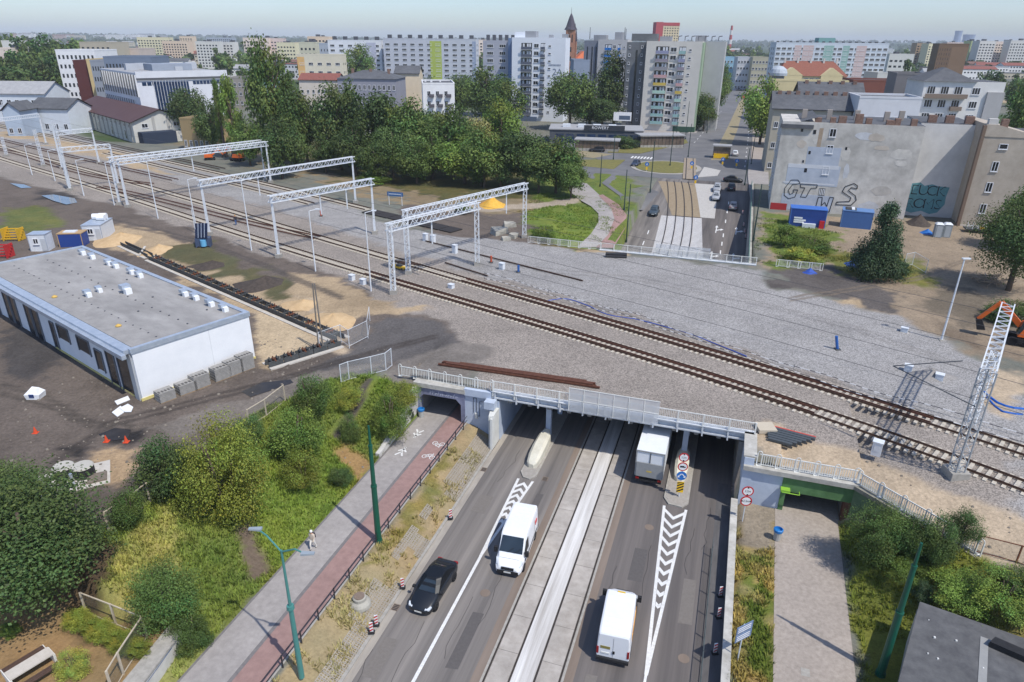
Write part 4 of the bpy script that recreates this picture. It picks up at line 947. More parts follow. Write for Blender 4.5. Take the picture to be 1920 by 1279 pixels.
def crown(name, seed, nleaf, size, shape='round', lobes=26, key='mid'):
    """unit crown: radius 1 sideways, height 2 (0..2), leaves spread in clumps"""
    rng = np.random.default_rng(seed); cs = []; rs = []
    k = 0
    while k < lobes:
        p = rng.uniform(-1, 1, 3)
        if shape == 'round':
            if np.linalg.norm(p) > 1 or (np.linalg.norm(p) < .45 and rng.random() < .8): continue
            z = p[2]; wd = 1-.15*max(0, z); c = np.array([p[0]*.72*wd, p[1]*.72*wd, 1+z*.74]); r = rng.uniform(.24, .42)
        elif shape == 'poplar':
            z = rng.uniform(0, 1); wd = (.3+1.5*z*(1-z))*(1 if z < .7 else 1-(z-.7)*1.6); a = rng.uniform(0, 2*PI); q = math.sqrt(rng.random())
            c = np.array([math.cos(a)*q*wd*.8, math.sin(a)*q*wd*.8, .1+1.8*z]); r = rng.uniform(.2, .34)
        elif shape == 'cone':
            z = rng.random()**1.3; wd = (1-z)**.75*.85+.06; a = rng.uniform(0, 2*PI); q = rng.random()**.4
            c = np.array([math.cos(a)*q*wd*.85, math.sin(a)*q*wd*.85, .16+1.7*z]); r = rng.uniform(.26, .4)*(1.1-.5*z)
        elif shape == 'bush':
            a = rng.uniform(0, 2*PI); q = math.sqrt(rng.random()); c = np.array([math.cos(a)*q*.78, math.sin(a)*q*.78, rng.uniform(.15, 1.5)*(1-.45*q*q)+.1]); r = rng.uniform(.22, .44)
        cs.append(c); rs.append(r); k += 1
    cs = np.array(cs); rs = np.array(rs); pr = rs**2/np.sum(rs**2); pick = rng.choice(len(cs), nleaf, p=pr)
    d = rng.normal(0, 1, (nleaf, 3)); d /= np.linalg.norm(d, axis=1, keepdims=True)
    rad = rs[pick]*(rng.random(nleaf)**.38)*(1+.28*rng.normal(0, .6, nleaf)); d2 = d.copy(); d2[:,2] *= .8
    P = cs[pick]+d2*rad[:,None]; N = d*1.0+np.array([0,0,.55])
    # drop leaves in a few pockets so that sky shows through
    hol = fbm(P[:,0]*2.6+seed, P[:,1]*2.6+P[:,2]*2.1, seed, 2); keep = hol > .31; P, N, pick = P[keep], N[keep], pick[keep]
    lb = rng.uniform(.72, 1.28, len(cs)); hue = rng.normal(0, .1, (len(cs), 1))*np.array([[1.2,0,-.4]])
    col = (lb[pick]*rng.uniform(.75, 1.3, len(P)))[:,None]*(1+hue[pick]); col = np.clip(col, .2, 2)
    V, F, C = leaves(P, N, size, rng, col)
    me = npmesh(name, V, F, LEAF[key])
    a = me.attributes.new('Col', 'FLOAT_COLOR', 'POINT'); a.data.foreach_set('color', np.concatenate([C, np.ones((len(C), 1))], 1).astype(np.float32).ravel())
    return me
def trunk_mesh(seed, bush=False, n=7):
    rng = random.Random(seed); b = MB()
    if bush:
        for k in range(4):
            a = rng.uniform(0, 2*PI); b.cyl((0,0,-.15), (math.cos(a)*.35, math.sin(a)*.35, .8), .05, .02, 5)
    else:
        b.cyl((0,0,-.2), (.02,.02,.9), .11, .08, n); b.cyl((.02,.02,.9), (-.02,.03,1.5), .08, .03, n)
        for k in range(6):
            a = rng.uniform(0, 2*PI); z = rng.uniform(.5, 1.1); b.cyl((.01,.01,z), (math.cos(a)*.5, math.sin(a)*.5, z+rng.uniform(.25,.55)), .04, .012, 5)
    return b.mesh('trunk', BARK, True)
TRK = [trunk_mesh(s) for s in range(3)]; BTRK = [trunk_mesh(s+9, True) for s in range(2)]
CR = {}
def getcrown(kind, key, lod, v):
    k = (kind, key, lod, v)
    if k not in CR:
        nl, sz, lb = {'hi': (15000, .05, 46), 'top': (30000, .036, 80), 'mid': (8500, .078, 44), 'low': (1500, .17, 22), 'far': (520, .3, 14)}[lod]
        if kind == 'cone': nl, sz, lb = 26000, .055, 80
        CR[k] = crown('crown', v*13+{'round':1,'poplar':2,'cone':3,'bush':4}[kind]*101, nl, sz, kind, lb, key)
    return CR[k]
NT = [0]
def tree(name, label, base, half, h, kind='round', key='mid', lod='mid', group=None, cat=None, z0=0.0):
    """base: ground point; half: crown half width; h: total height"""
    NT[0] += 1; v = NT[0] % 3
    t = thing(name, label, cat or ('bush' if kind in ('bush','shrub') else 'tree'), base, random.uniform(0, 6.28), group)
    shr = kind == 'shrub'; kind = 'round' if shr else kind; bush = kind == 'bush' or shr; lift = -h*.12 if shr else 0 if bush else h*(.05 if kind == 'poplar' else 0 if kind == 'cone' else .07)
    c = link('crown', getcrown(kind, key, lod, v), t); c.scale = (half, half*random.uniform(.9,1.1), (h-lift)/2); c.location = (0, 0, lift)
    k = link('trunk', (BTRK if bush else TRK)[v % 2], t); s = h/2 if not bush else h*.9; k.scale = (max(half*.5, s*.35), max(half*.5, s*.35), s)
    return t
def ptree(label, x, yb, yt, wpx, kind='round', key='mid', lod='mid', name=None, group=None, p=None):
    p = gnd(x, yb) if p is None else p; h = max(.8, zat(x, yt, p.y+wpx*p.length/F_*.25)-p.z); half = .5*wpx*math.hypot(p.y, CAMH-p.z)/F_*(1.17 if kind == 'round' and lod == 'mid' else 1.3 if kind == 'round' else 1.02 if kind == 'shrub' else .95 if kind == 'cone' else 1.1)
    if lod == 'mid' and kind == 'round': h *= random.uniform(1.05, 1.32)
    if kind == 'shrub': h *= 1.12
    return tree(name or ('bush' if kind in ('bush','shrub') else 'tree'), label, p, half, h, kind, key, lod, group)
G1 = 'trees of the grove behind the tracks'
for a in (
 ('narrow bright poplar rising at the left end of the grove beside the office', 446,300,135,52,'poplar','light'),
 ('slim poplar just left of the bright poplar against the office wall', 424,292,150,30,'poplar','light'),
 ('tallest rounded tree of the grove, left of centre', 522,305,106,84,'round','mid'),
 ('dark round tree hiding the right corner of the glass office', 362,262,163,66,'round','dark'),
 ('dark tree between the glass office and the poplars', 402,285,196,62,'round','dark'),
 ('broad tree right of the tallest one in the grove', 578,312,172,84,'round','mid'),
 ('small dense tree at the foot of the tallest grove tree', 498,302,232,46,'round','light'),
 ('dark tree in the left front row of the grove', 556,322,228,66,'round','dark'),
 ('tall dark tree standing below the white apartment slab', 640,318,178,88,'round','dark'),
 ('wide dark tree in the middle of the grove', 704,318,148,112,'round','dark'),
 ('dark tree in front of the widest grove tree', 668,330,232,74,'round','dark'),
 ('full crowned tree below the small white four-storey house', 768,322,178,98,'round','mid'),
 ('front row tree of the grove above the blue station sign', 738,336,238,78,'round','dark'),
 ('front row tree with bright crown right of the station sign', 812,336,240,82,'round','mid'),
 ('leafy tree in the grove left of the yellow flowering one', 846,330,205,84,'round','mid'),
 ('yellowish flowering tree near the right end of the grove', 898,318,207,66,'round','lime'),
 ('bright green front tree below the yellow flowering one', 872,345,246,100,'round','light'),
 ('tree behind the yellow flowering one, close to the white tower', 940,318,205,84,'round','light'),
 ('dark tree with spreading crown at the right end of the grove', 985,350,232,112,'round','dark'),
 ('dark front tree above the yellow sand heap', 938,352,262,86,'round','dark'),
 ('open tree at the right tip of the grove beside the footpath', 1042,362,272,92,'round','mid'),
 ('smallest tree at the right tip of the grove, closest to the path fork', 1070,372,300,58,'round','mid'),
 ('dark tree low in the grove behind the front row centre', 612,325,250,60,'round','dark'),
 ('dark tree filling the left front of the grove behind the portal girder', 530,335,215,80,'round','dark'),('leafy tree between the second and third front grove trees', 705,345,262,70,'round','mid'),('dense tree filling the gap left of the bright front tree', 782,345,262,76,'round','mid'),('dense tree filling the gap right of the bright front tree', 908,352,232,80,'round','mid'),('rear grove tree right of the full crowned one', 812,312,192,80,'round','dark'),('rear grove tree left of the widest dark one', 655,312,170,70,'round','mid'),('rear tree right of the tallest grove tree', 552,305,150,70,'round','mid'),('dense dark tree in the right front corner of the grove', 1010,362,262,80,'round','dark'),('low dense tree at the left foot of the grove', 470,312,215,60,'round','mid'),
 ('dark tree low in the grove left of the sand heap', 902,350,285,60,'round','dark')): ptree(a[0], *a[1:5], a[5], a[6], 'mid', group=G1)
G2 = 'trees between the tower blocks'
for a in (
 ('dark tree directly left of the white tower with balconies', 862,225,132,64,'round','dark'),('large round tree at the left foot of the white tower', 910,235,125,104,'round','mid'),
 ('bushy tree at the lower left corner of the white tower', 948,246,165,74,'round','mid'),('large tree at the right foot of the white tower', 1068,244,142,86,'round','mid'),
 ('dark tree in the middle between white tower and grey tower', 1105,240,158,84,'round','dark'),('tall dark tree leaning on the left side of the grey tower', 1150,238,116,74,'round','dark'),
 ('lower dark tree in front of the blue balcony tower', 1128,243,176,70,'round','dark'),('slim dark tree right of the white tower below the church', 1074,190,112,32,'poplar','dark'),
 ('street tree right of the grey tower, nearest the roundabout', 1318,246,176,44,'round','mid'),('street tree right of the grey tower, middle of the row', 1334,215,142,50,'round','mid'),
 ('street tree right of the grey tower, far end of the row', 1350,192,122,40,'round','mid'),
 ('round tree in front of the white slab block with blue patch', 675,172,84,56,'round','mid'),('dark shrub tree before the long grey block', 805,168,135,30,'round','dark')): ptree(a[0], *a[1:5], a[5], a[6], 'mid', group=G2)
for a in (
 ('bright green tree overhanging the street left of the old tenements', 1424,272,162,82,'round','light','mid'),
 ('dark conical tree standing in the dirt lot before the graffiti wall', 1640,520,368,124,'cone','blue','top'),
 ('big dark tree at the right edge beside the beige house', 1890,545,330,150,'round','dark','top'),
 ('tree behind the big dark tree at the right edge', 1912,470,330,90,'round','mid','mid'),
 ('tall tree behind the white tenement at the right edge', 1905,300,163,84,'round','mid','mid'),
 ('round tree in front of the red roofed school', 1548,215,133,46,'round','dark','mid'),
 ('reddish green tree right of the red roofed school', 1640,205,143,66,'round','mid','low'),
 ('poplar right of the pastel slab block', 1692,170,112,26,'poplar','dark','low'),
 ('small dark tree beside the white station house', 44,222,192,30,'round','dark','mid'),
 ('dark shrub in front of the station house by the tracks', 66,232,205,28,'round','mid','mid'),
 ('shrub between station house and brown roofed warehouse', 132,215,195,26,'round','mid','mid'),
 ('bright shrub by the tracks at the foot of the grove', 700,345,318,60,'bush','light','mid'),
 ('green shrub beside the rubble heap below the footpath', 868,400,372,40,'bush','mid','mid'),
 ('leafy shrub on the grass mound beside the far railing', 1020,450,412,44,'bush','light','mid'),
 ('trimmed dark hedge block between the two tram shelters', 1170,278,246,52,'bush','dark','mid'),
 ('overgrown shrub along the footpath in front of the blue site office', 1470,462,408,52,'bush','light','mid'),
 ('low shrub in front of the blue site office', 1520,470,432,70,'bush','light','mid'),
 ('weedy shrub by the footpath above the short railing', 1500,490,455,60,'bush','yellow','mid'),
 ('undergrowth shrub at the foot of the dark conical tree', 1680,520,478,50,'bush','mid','mid'),
 ('low dark undergrowth at the right edge below the woodpile', 1890,600,545,90,'bush','dark','mid'),
 # foreground
 ('large dark tree filling the lower left corner', 88,1124,862,246,'round','dark','top'),
 ('dark tree cut by the left edge above the garden', 4,985,842,150,'round','dark','top'),
 ('second dark tree of the lower left corner behind the large one', 160,1050,950,70,'round','dark','hi'),
 ('slim shrub by the site fence above the dry grass mound', 246,985,905,76,'shrub','mid','hi'),
 ('dark bush left of the yellow green bush by the yard', 312,925,800,142,'shrub','dark','hi'),
 ('big yellow green bush on the embankment', 432,968,770,166,'shrub','yellow','top'),
 ('round bright bush on the embankment below the wire fence', 562,862,752,118,'shrub','light','hi'),
 ('feathery bush highest on the embankment by the wire fence', 588,785,688,84,'shrub','mid','hi'),
 ('small yellowish bush below the round bright one', 570,915,835,84,'shrub','yellow','hi'),
 ('low dark bush right of the yellowish bush on the bank', 640,910,868,50,'shrub','dark','hi'),
 ('dense green bush halfway up the slope beside the dark gully', 660,826,770,52,'shrub','mid','hi'),
 ('tall lush weeds on the slope left of the underpass wing wall', 735,812,716,72,'bush','light','hi'),
 ('lush weeds at the top of the slope below the white railing', 752,760,702,70,'bush','yellow','hi'),
 ('grassy bush at the top of the slope by the end of the fence', 655,760,716,60,'bush','yellow','hi'),
 ('spreading dark green bush above the retaining wall of the garden', 318,1165,1036,138,'shrub','mid','top'),
 ('low bush right of the spreading garden bush', 360,1210,1130,70,'bush','mid','hi'),
 ('shrub left of the wire fence corner on the yard edge', 470,830,770,70,'shrub','dark','hi'),
 ('bush hugging the right wing wall of the green underpass', 1636,1040,930,120,'shrub','mid','top'),
 ('second bush along the right wing wall', 1706,1040,950,90,'shrub','mid','hi'),
 ('upright dark shrub beside the end of the right wing railing', 1750,1055,952,70,'shrub','dark','hi'),
 ('young tree leaning over the right wing railing', 1795,1030,942,56,'round','dark','hi'),
 ('low leafy bush below the wing wall bushes', 1700,1085,1030,70,'bush','light','hi'),
 ('small dark shrub beside the right green pole', 1722,1130,1075,44,'bush','blue','hi'),
 ('lush bush at the right edge behind the grey shed', 1880,1130,1050,120,'bush','light','hi'),
 ('broad weedy bush behind the shed roof', 1800,1125,1060,110,'bush','light','hi'),
 ('dark bush at the right edge above the shed', 1915,1110,1050,80,'bush','mid','hi'),
 ('pale yellow ornamental shrub in the garden beside the bench set', 140,1262,1205,54,'bush','pale','hi'),
 ('small round green shrub at the left edge of the garden', 20,1190,1160,36,'bush','light','hi')): ptree(a[0], *a[1:5], a[5], a[6], a[7])
# clipped hedge in the garden
hd = thing('garden_hedge', 'yellow green clipped hedge inside the garden fence', 'hedge')
for k in range(9):
    p = gnd(146+k*14.5, 1172+k*7.2); c = link('hedge_bush', getcrown('bush', 'yellow', 'hi', k % 3), hd); c.location = p; c.scale = (.85, .85, .8)
# far trees in the city
fr = random.Random(3)
FT = []
for (x0, x1, y0, y1, n, lb) in ((0,165,98,180,48,'tree of the dark wood left of the white clinic blocks'),(0,110,88,100,10,'distant tree before the pale slab block at far left'),(380,640,108,150,30,'distant tree among the low roofs left of the slab blocks'),(300,640,82,104,20,'distant tree between coloured blocks near the left horizon'),(1350,1450,82,115,16,'tree of the far park right of the grey tower'),(1590,1720,118,150,12,'tree among the roofs right of the school'),(1680,1920,88,118,26,'distant tree below the coloured blocks at the right horizon'),(1820,1920,150,200,8,'tree on the right behind the tenement roofs'),(890,912,100,125,3,'distant tree in the gap left of the white tower'),(150,330,150,180,4,'tree behind the glass office')):
    for k in range(n):
        x = fr.uniform(x0, x1); y = fr.uniform(y0, y1); p = at(x, y+12, 5)
        if p.y > 4000: continue
        FT.append((lb, p, fr.uniform(3.5, 6.5)*(1+min(p.y, 1500)/2200)*(1.5 if 'dark wood' in lb else 1)))
def ordw(n): return '%d%s' % (n, 'th' if n % 100 in (11,12,13) else {1:'st',2:'nd',3:'rd'}.get(n % 10, 'th'))
from collections import Counter
_n = Counter()
FT.sort(key=lambda q: q[1].x/q[1].y)
for lb, p, r in FT:
    _n[lb] += 1; tree('tree', lb+', '+ordw(_n[lb])+' from left', p, r, r*2.3*fr.uniform(.9,1.3), 'round', fr.choice(['dark','mid','mid']), 'low' if p.y < 500 else 'far', group=lb)
# far-off woods that read as one mass
def wood():
    rng = np.random.default_rng(5); n = 5200; ang = rng.uniform(-.72, .72, n); d = 900*np.exp(rng.random(n)*2.1); X = np.sin(ang)*d; Y = np.cos(ang)*d
    k = (fbm(X/420, Y/420, 91) > .47) | (d > 3800); X, Y, d = X[k], Y[k], d[k]; u, w = UW(X, Y); Z = zter(u, w)
    m = len(X); q = 30; r = (4+rng.uniform(0, 3, m))*(1+d/9000)
    dirs = rng.normal(0, 1, (m, q, 3)); dirs /= np.linalg.norm(dirs, axis=2, keepdims=True); dirs[:,:,2] = np.abs(dirs[:,:,2])
    P = np.stack([X, Y, Z], 1)[:,None,:]+dirs*r[:,None,None]*np.array([1.5,1.5,1.5]); N = dirs
    col = np.repeat(rng.uniform(.75, 1.25, (m, 1)), q, 0)*np.ones((1, 3))
    V, F, C = leaves(P.reshape(-1, 3), N.reshape(-1, 3), 1.0, rng, col, .8)
    ctr = np.repeat(P.reshape(-1, 3), 4, 0); V = ctr+(V-ctr)*np.repeat(np.repeat(r*1.1, q), 4)[:,None]
    me = npmesh('far_wood', V, F, LEAF['dark']); a = me.attributes.new('Col', 'FLOAT_COLOR', 'POINT'); a.data.foreach_set('color', np.concatenate([C, np.ones((len(C), 1))], 1).astype(np.float32).ravel())
    link('far_wood', me, None, 'hazy wooded belt in front of the horizon', 'woods', kind='stuff')
wood()
# grass and weeds near the camera: blades in tufts
def grass():
    rng = np.random.default_rng(9); U = []; Wd = []
    def area(u0, u1, w0, w1, n, cond=None):
        u = rng.uniform(u0, u1, n); w = rng.uniform(w0, w1, n)
        if cond is not None: k = cond(u, w); u, w = u[k], w[k]
        U.append(u); Wd.append(w)
    area(-38.5, -27.0, 21, 56, 15000, lambda u, w: (u > np.interp(w, CREST[:,0], CREST[:,1])-1) & ~((w < 23.3) & (u < -28.3)) & ~((u > -32.2) & (u < -31.0) & (w > 45)))
    area(-21.6, -18.9, 12, 50, 2600, lambda u, w: fbm(u/1.3, w/1.3, 33) > .5)
    area(3.5, 6.4, 12, 46, 4200, lambda u, w: (fbm(u/1.5, w/1.5, 34) > .4) & (u < 5.5+.028*(w-20)))
    area(10.6, 34, 14, 50, 15000, lambda u, w: (sdpoly(RCREST, u, w) > .2) & (u > 10.4+.03*(w-20)) & ~((u > 11.5) & (w < 38.5-(u-14)*.1) & (w < 38.2)))
    area(8, 40, 40, 60, 2200, lambda u, w: (sdpoly(RCREST, u, w) < -.3) & (fbm(u/1.5, w/1.5, 35) > .6))
    area(-40, -20, 104.5, 142, 9000, lambda u, w: fbm(u/4, w/4, 36) > .42)
    area(-60, -33, 40, 70, 1500, lambda u, w: fbm(u/2, w/2, 37) > .62)
    area(4, 22, 105, 135, 5000, lambda u, w: fbm(u/3, w/3, 38) > .5)
    u = np.concatenate(U); w = np.concatenate(Wd); X, Y = XY(u, w); Z = zt2(u, w); C, T = paint(X, Y)
    ok = T[:,1] > .25; u, w, X, Y, Z, C = u[ok], w[ok], X[ok], Y[ok], Z[ok], C[ok]
    hb = .12+.26*fbm(X/2.5, Y/2.5, 39); nb = 5; m = len(X)
    a = rng.uniform(0, 2*PI, (m, nb)); h = hb[:,None]*rng.uniform(.5, 1.4, (m, nb)); wd = .035+.03*rng.random((m, nb)); sp = .16*rng.random((m, nb))
    cx = X[:,None]+np.cos(a)*sp; cy = Y[:,None]+np.sin(a)*sp; z = np.repeat(Z[:,None], nb, 1)
    px, py = -np.sin(a)*wd, np.cos(a)*wd; lx = np.cos(a)*h*.55; ly = np.sin(a)*h*.55
    V = np.stack([np.stack([cx-px, cy-py, z-.03], 2), np.stack([cx+px, cy+py, z-.03], 2), np.stack([cx+lx, cy+ly, z+h], 2)], 2).reshape(-1, 3)
    F = np.arange(len(V)).reshape(-1, 3); col = np.repeat(C*rng.uniform(.75, 1.5, (m, 1)), nb*3, 0)
    lm = leaf_mat('grass_blade', (1.15, 1.25, .95)); me = npmesh('grass', V, F, lm, nper=3)
    at_ = me.attributes.new('Col', 'FLOAT_COLOR', 'POINT'); at_.data.foreach_set('color', np.concatenate([np.clip(col, 0, 1), np.ones((len(col), 1))], 1).astype(np.float32).ravel())
    link('grass', me, None, 'rough grass and weeds on the banks and verges', 'grass', kind='stuff')
grass()
# ------------------------------------------------------------------ buildings
WFR = flat('window_frame', rgb(225,226,228), .5); GLS = glassy('window_glass', rgb(36,42,50), .15); GLD = glassy('window_glass_dark', rgb(28,32,38), .15); GLB = glassy('curtain_glass', rgb(40,58,88), .05)
ROOF = mat('roof_felt', rgb(84,86,90), rgb(106,107,110), scale=.8, rough=.9, big=.15, bigscale=.15); ROOFL = mat('roof_grey', rgb(150,150,152), rgb(172,172,172), scale=.8, rough=.9)
CHIM = mat('chimney_brick', rgb(120,92,80), rgb(150,124,110), scale=3, rough=.9); VENT = flat('roof_vent', rgb(86,88,94), .6)
def wall(key, r, g, b, amt=.06, big=.06): return mat('wall_'+key, tuple(x*(1-amt) for x in rgb(r,g,b)), tuple(min(.92, x*(1+amt)) for x in rgb(r,g,b)), scale=.5, rough=.88, big=big, bigscale=.08)
WM = {}
def winmesh(ww, wh, mull=1, glass=None, frame=None, sill=True):
    k = (round(ww,2), round(wh,2), mull, glass, frame)
    if k in WM: return WM[k]
    g = glass or GLS; f = frame or WFR; b = MB(); t = .09
    b.box(-ww/2, ww/2, -.02, .05, 0, wh, 1)
    for x0, x1, z0, z1 in ((-ww/2-.02,-ww/2+t,-.02,wh+.02),(ww/2-t,ww/2+.02,-.02,wh+.02),(-ww/2+t,ww/2-t,-.02,t),(-ww/2+t,ww/2-t,wh-t,wh+.02)): b.box(x0, x1, -.07, .02, z0, z1, 0)
    for i in range(mull):
        x = -ww/2+ww*(i+1)/(mull+1); b.box(x-.04, x+.04, -.065, .0, t, wh-t, 0)
    if sill: b.box(-ww/2-.08, ww/2+.08, -.16, .02, -.1, -.03, 0)
    WM[k] = b.mesh('window', [f, g]); return WM[k]
def face_xf(W, D, face, x, z):
    """position and turn of a thing on a face; x runs left to right seen from outside"""
    return {'F': ((x, 0, z), 0), 'R': ((W, x, z), PI/2), 'L': ((0, D-x, z), -PI/2), 'B': ((W-x, D, z), PI)}[face]
def windows(t, W, D, face, xs, zs, ww, wh, mull=1, glass=None, frame=None, name='window', skip=None):
    me = winmesh(ww, wh, mull, glass, frame)
    for i, z in enumerate(zs):
        for j, x in enumerate(xs):
            if skip and skip(i, j): continue
            loc, r = face_xf(W, D, face, x, z); link(name, me, t, loc=loc, rz=r)
def bands(t, W, D, face, zs, h, m=GLS, x0=.3, name='window_band', n=None, gap=.8):
    """rows of panes too far away to pick apart"""
    L = W if face in 'FB' else D; b = MB(); n = n or max(2, int((L-2*x0)/2.6)); s = (L-2*x0)/n
    for z in zs:
        for k in range(n):
            loc, r = face_xf(W, D, face, x0+s*(k+.5), z); b.X = Matrix.Translation(loc) @ Matrix.Rotation(r, 4, 'Z'); b.box(-s*.5+gap/2, s*.5-gap/2, -.05, .05, 0, h)
    b.build(name, m, t, kind='stuff')
def lin(a, b, n): return list(np.linspace(a, b, n))
def place(xl, xr, yt, yb=None, yaw=0.0, Y=None, z0=4.7):
    """front face of a building from its top edge and the foot of its wall: origin, turn, width, height"""
    if Y is None: Y = at((xl+xr)/2, yb, z0).y
    yw = math.radians(yaw); ul, fl, dl = ray(xl, yt); ur, fr_, dr = ray(xr, yt); X = ul/fl*Y; k = ur/fr_
    W = (k*Y-X)/(math.cos(yw)-k*math.sin(yw)); H = zat(xl, yt, Y)-z0
    return Vector((X, Y, z0)), yw, W, H
def body(label, name, loc, yw, W, H, D, wm, cat='building', roof=ROOF, par=.5, group=None):
    t = thing(name, label, cat, loc, yw, group)
    MB().box(0, W, 0, D, -1.5, H).build('wall', wm, t)
    r = MB(); r.box(.3, W-.3, .3, D-.3, H-.3, H+.02, 0); r.build('roof', roof, t)
    if par: 
        b = MB(); b.box(-.05, W+.05, -.05, .3, H, H+par); b.box(-.05, W+.05, D-.3, D+.05, H, H+par); b.box(-.05, .3, .3, D-.3, H, H+par); b.box(W-.3, W+.05, .3, D-.3, H, H+par); b.build('parapet', wm, t)
    return t
def roofbits(t, W, D, H, n, s=(1.2, 1.0, 1.4), m=None, seed=1, line=None):
    r = random.Random(seed)
    for k in range(n):
        x = r.uniform(.08, .9)*W if line is None else (k+.5)/n*W; y = (r.uniform(.25, .75) if line is None else line)*D; q = r.uniform(.7, 1.4); MB().box(x, x+s[0]*q, y, y+s[1]*q, H, H+s[2]*q).build('roof_box', m or VENT, t)
def fl(n, z=1.2, s=2.8): return [z+s*i for i in range(n)]
def bal(t, W, D, face, xc, zs, bw, depth, pm, name='balcony', dark=True):
    for i, z in enumerate(zs):
        loc, r = face_xf(W, D, face, xc, z); m = pm(i) if callable(pm) else pm
        b = MB()
        b.box(-bw/2, bw/2, -.03, .05, 0, 2.35, 1); b.box(-bw/2, bw/2, -depth, 0, -.15, 0, 2); b.box(-bw/2, bw/2, -depth-.02, -depth+.05, 0, 1.0, 0)  # dark sheet at the back paints the shade of the recess
        for q in (-.28, .1, .32): b.box(q*bw-.35, q*bw+.35, -.06, -.02, .2, 2.1, 3)
        b.build(name, [m, GLD, wall('slab', 200,200,198), WFR], t, loc=loc, rz=r)
# --- the grey tower block right of centre
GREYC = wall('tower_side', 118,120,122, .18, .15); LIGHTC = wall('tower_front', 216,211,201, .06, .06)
loc, yw, W, H = place(1213, 1318, 77, Y=266, yaw=-18)
t = thing('tower_block', 'light concrete tower block with coloured balconies behind the roundabout', 'tower block', loc, yw)
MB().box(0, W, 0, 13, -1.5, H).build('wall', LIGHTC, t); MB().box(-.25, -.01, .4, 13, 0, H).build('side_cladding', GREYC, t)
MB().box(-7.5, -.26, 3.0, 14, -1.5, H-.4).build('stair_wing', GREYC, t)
MB().box(-7.62, -7.5, 7.6, 8.6, 2, H-3).build('stair_slot', GLD, t); MB().box(-.28, -.25, 5.5, 6.3, 2, H-3).build('stair_slot', GLD, t); MB().box(-4.1, -3.4, 2.95, 3.0, 2, H-3).build('stair_slot', GLD, t)
for x in (-6.4, -1.9):
    for z in fl(10, 3): link('window', winmesh(.7, .9, 0), t, loc=(x, 3.0, z))
MB().box(W, W+.5, .2, 12, -1.5, H-.3).build('green_edge', wall('pale_green', 158,178,150), t)
MB().box(W+.6, W+7.5, 9, 20, -1.5, H).build('rear_wing', wall('tower_rear', 184,184,182), t)
bc = [wall('b_teal',150,186,182), wall('b_teal',150,186,182), wall('b_teal',150,186,182), wall('b_teal',150,186,182), wall('b_green',176,206,190), wall('b_yellow',206,180,90), wall('b_pink',200,160,158), wall('b_grey',150,148,152), wall('b_mauve',150,142,152), wall('b_lilac',150,152,178)]
Z10 = fl(10, 2.6, (H-4)/10)
bal(t, W, 13, 'F', W*.30, Z10, W*.235, .9, lambda i: bc[i]); bal(t, W, 13, 'F', W*.66, Z10, W*.12, .9, lambda i: bc[(i+1) % 10])
windows(t, W, 13, 'F', [W*.5], [z+.6 for z in Z10], W*.11, 1.5, 1); windows(t, W, 13, 'F', [W*.80], [z+.9 for z in Z10], .9, .7, 0)
MB().box(W*.62, W+.6, -.12, 0, -1.5, 2.0).build('green_plinth', wall('dark_green', 62,92,76), t)
roofbits(t, W, 13, H, 4, (3, 3, 1.6), wall('roof_room', 150,152,156), 4); MB().box(-6, 3, 3, 9, H, H+2.4).build('lift_room', GREYC, t)
b = MB()
for k in range(7): b.tube([(W*.55+k*2.3, 3, H+.3), (W*.55+k*2.3, 3, H+1.6), (W*.55+k*2.3+1.2, 3, H+1.8)], .14, 5)
b.build('roof_pipes', VENT, t)
# --- the white tower left of it
WHITE = wall('white_tower', 228,232,238, .03, .03)
loc, yw, W, H = place(960, 1061, 70, 226, -12)
t = thing('tower_block', 'white tower block with dark balconies and large number on its wall', 'tower block', loc, yw)
MB().box(0, W, 0, 13, -1.5, H).build('wall', WHITE, t)
Z10 = fl(10, 2.4, (H-4)/10)
dk = wall('b_slate', 92,98,112)
bal(t, W, 13, 'F', W*.28, Z10, W*.2, .9, dk); bal(t, W, 13, 'F', W*.585, Z10, W*.085, .9, dk)
windows(t, W, 13, 'F', [W*.46], [z+.6 for z in Z10], W*.09, 1.5, 1); windows(t, W, 13, 'F', [W*.71], [z+.9 for z in Z10], 1.1, .7, 0)
MB().box(-2.2, -.01, 3, 12, -1.5, H-.3).build('blue_link', wall('steel_blue', 120,140,172), t)
gw = 11.0
MB().box(-2.2-gw, -2.21, 5, 17, -1.5, H-1.2).build('grey_wing', wall('lilac_grey', 176,178,188), t)
for x in (-10.2, -5.0):
    for z in fl(10, 2.8, (H-4)/10): link('window', winmesh(2.6, 1.3, 2), t, loc=(x, 5, z))
for k in range(5): MB().box(-12.5+k*2.6, -11.3+k*2.6, 8, 9.5, H-1.2, H+.9).build('chimney', VENT, t)
MB().box(W*.02, W*.22, 3, 9, H, H+2).build('lift_room', WHITE, t); MB().box(W*.22, W*.42, 3, 9, H, H+2.3).build('roof_room', wall('roof_room', 150,152,156), t); roofbits(t, W, 13, H, 3, (2, 2, 1.2), wall('roof_room', 150,152,156), 8)
def text_part(s, size, m, t, loc, rx=PI/2, rz=0, ext=.02, name='lettering', sx=1.0):
    cu = bpy.data.curves.new(name, 'FONT'); cu.body = s; cu.size = size; cu.extrude = ext; cu.align_x = 'CENTER'; cu.align_y = 'CENTER'; cu.resolution_u = 3
    o = bpy.data.objects.new(name, cu); COL.objects.link(o); me = bpy.data.meshes.new_from_object(o); bpy.data.objects.remove(o)
    me.materials.clear(); me.materials.append(m); q = link(name, me, t, loc=loc); q.rotation_euler = (rx, 0, rz); q.scale = (sx, 1, 1); return q
SIGNG = flat('sign_grey', rgb(120,130,150), .6)
text_part('2A', 3.4, SIGNG, t, (W*.865, -.04, H*.60))
b = MB()
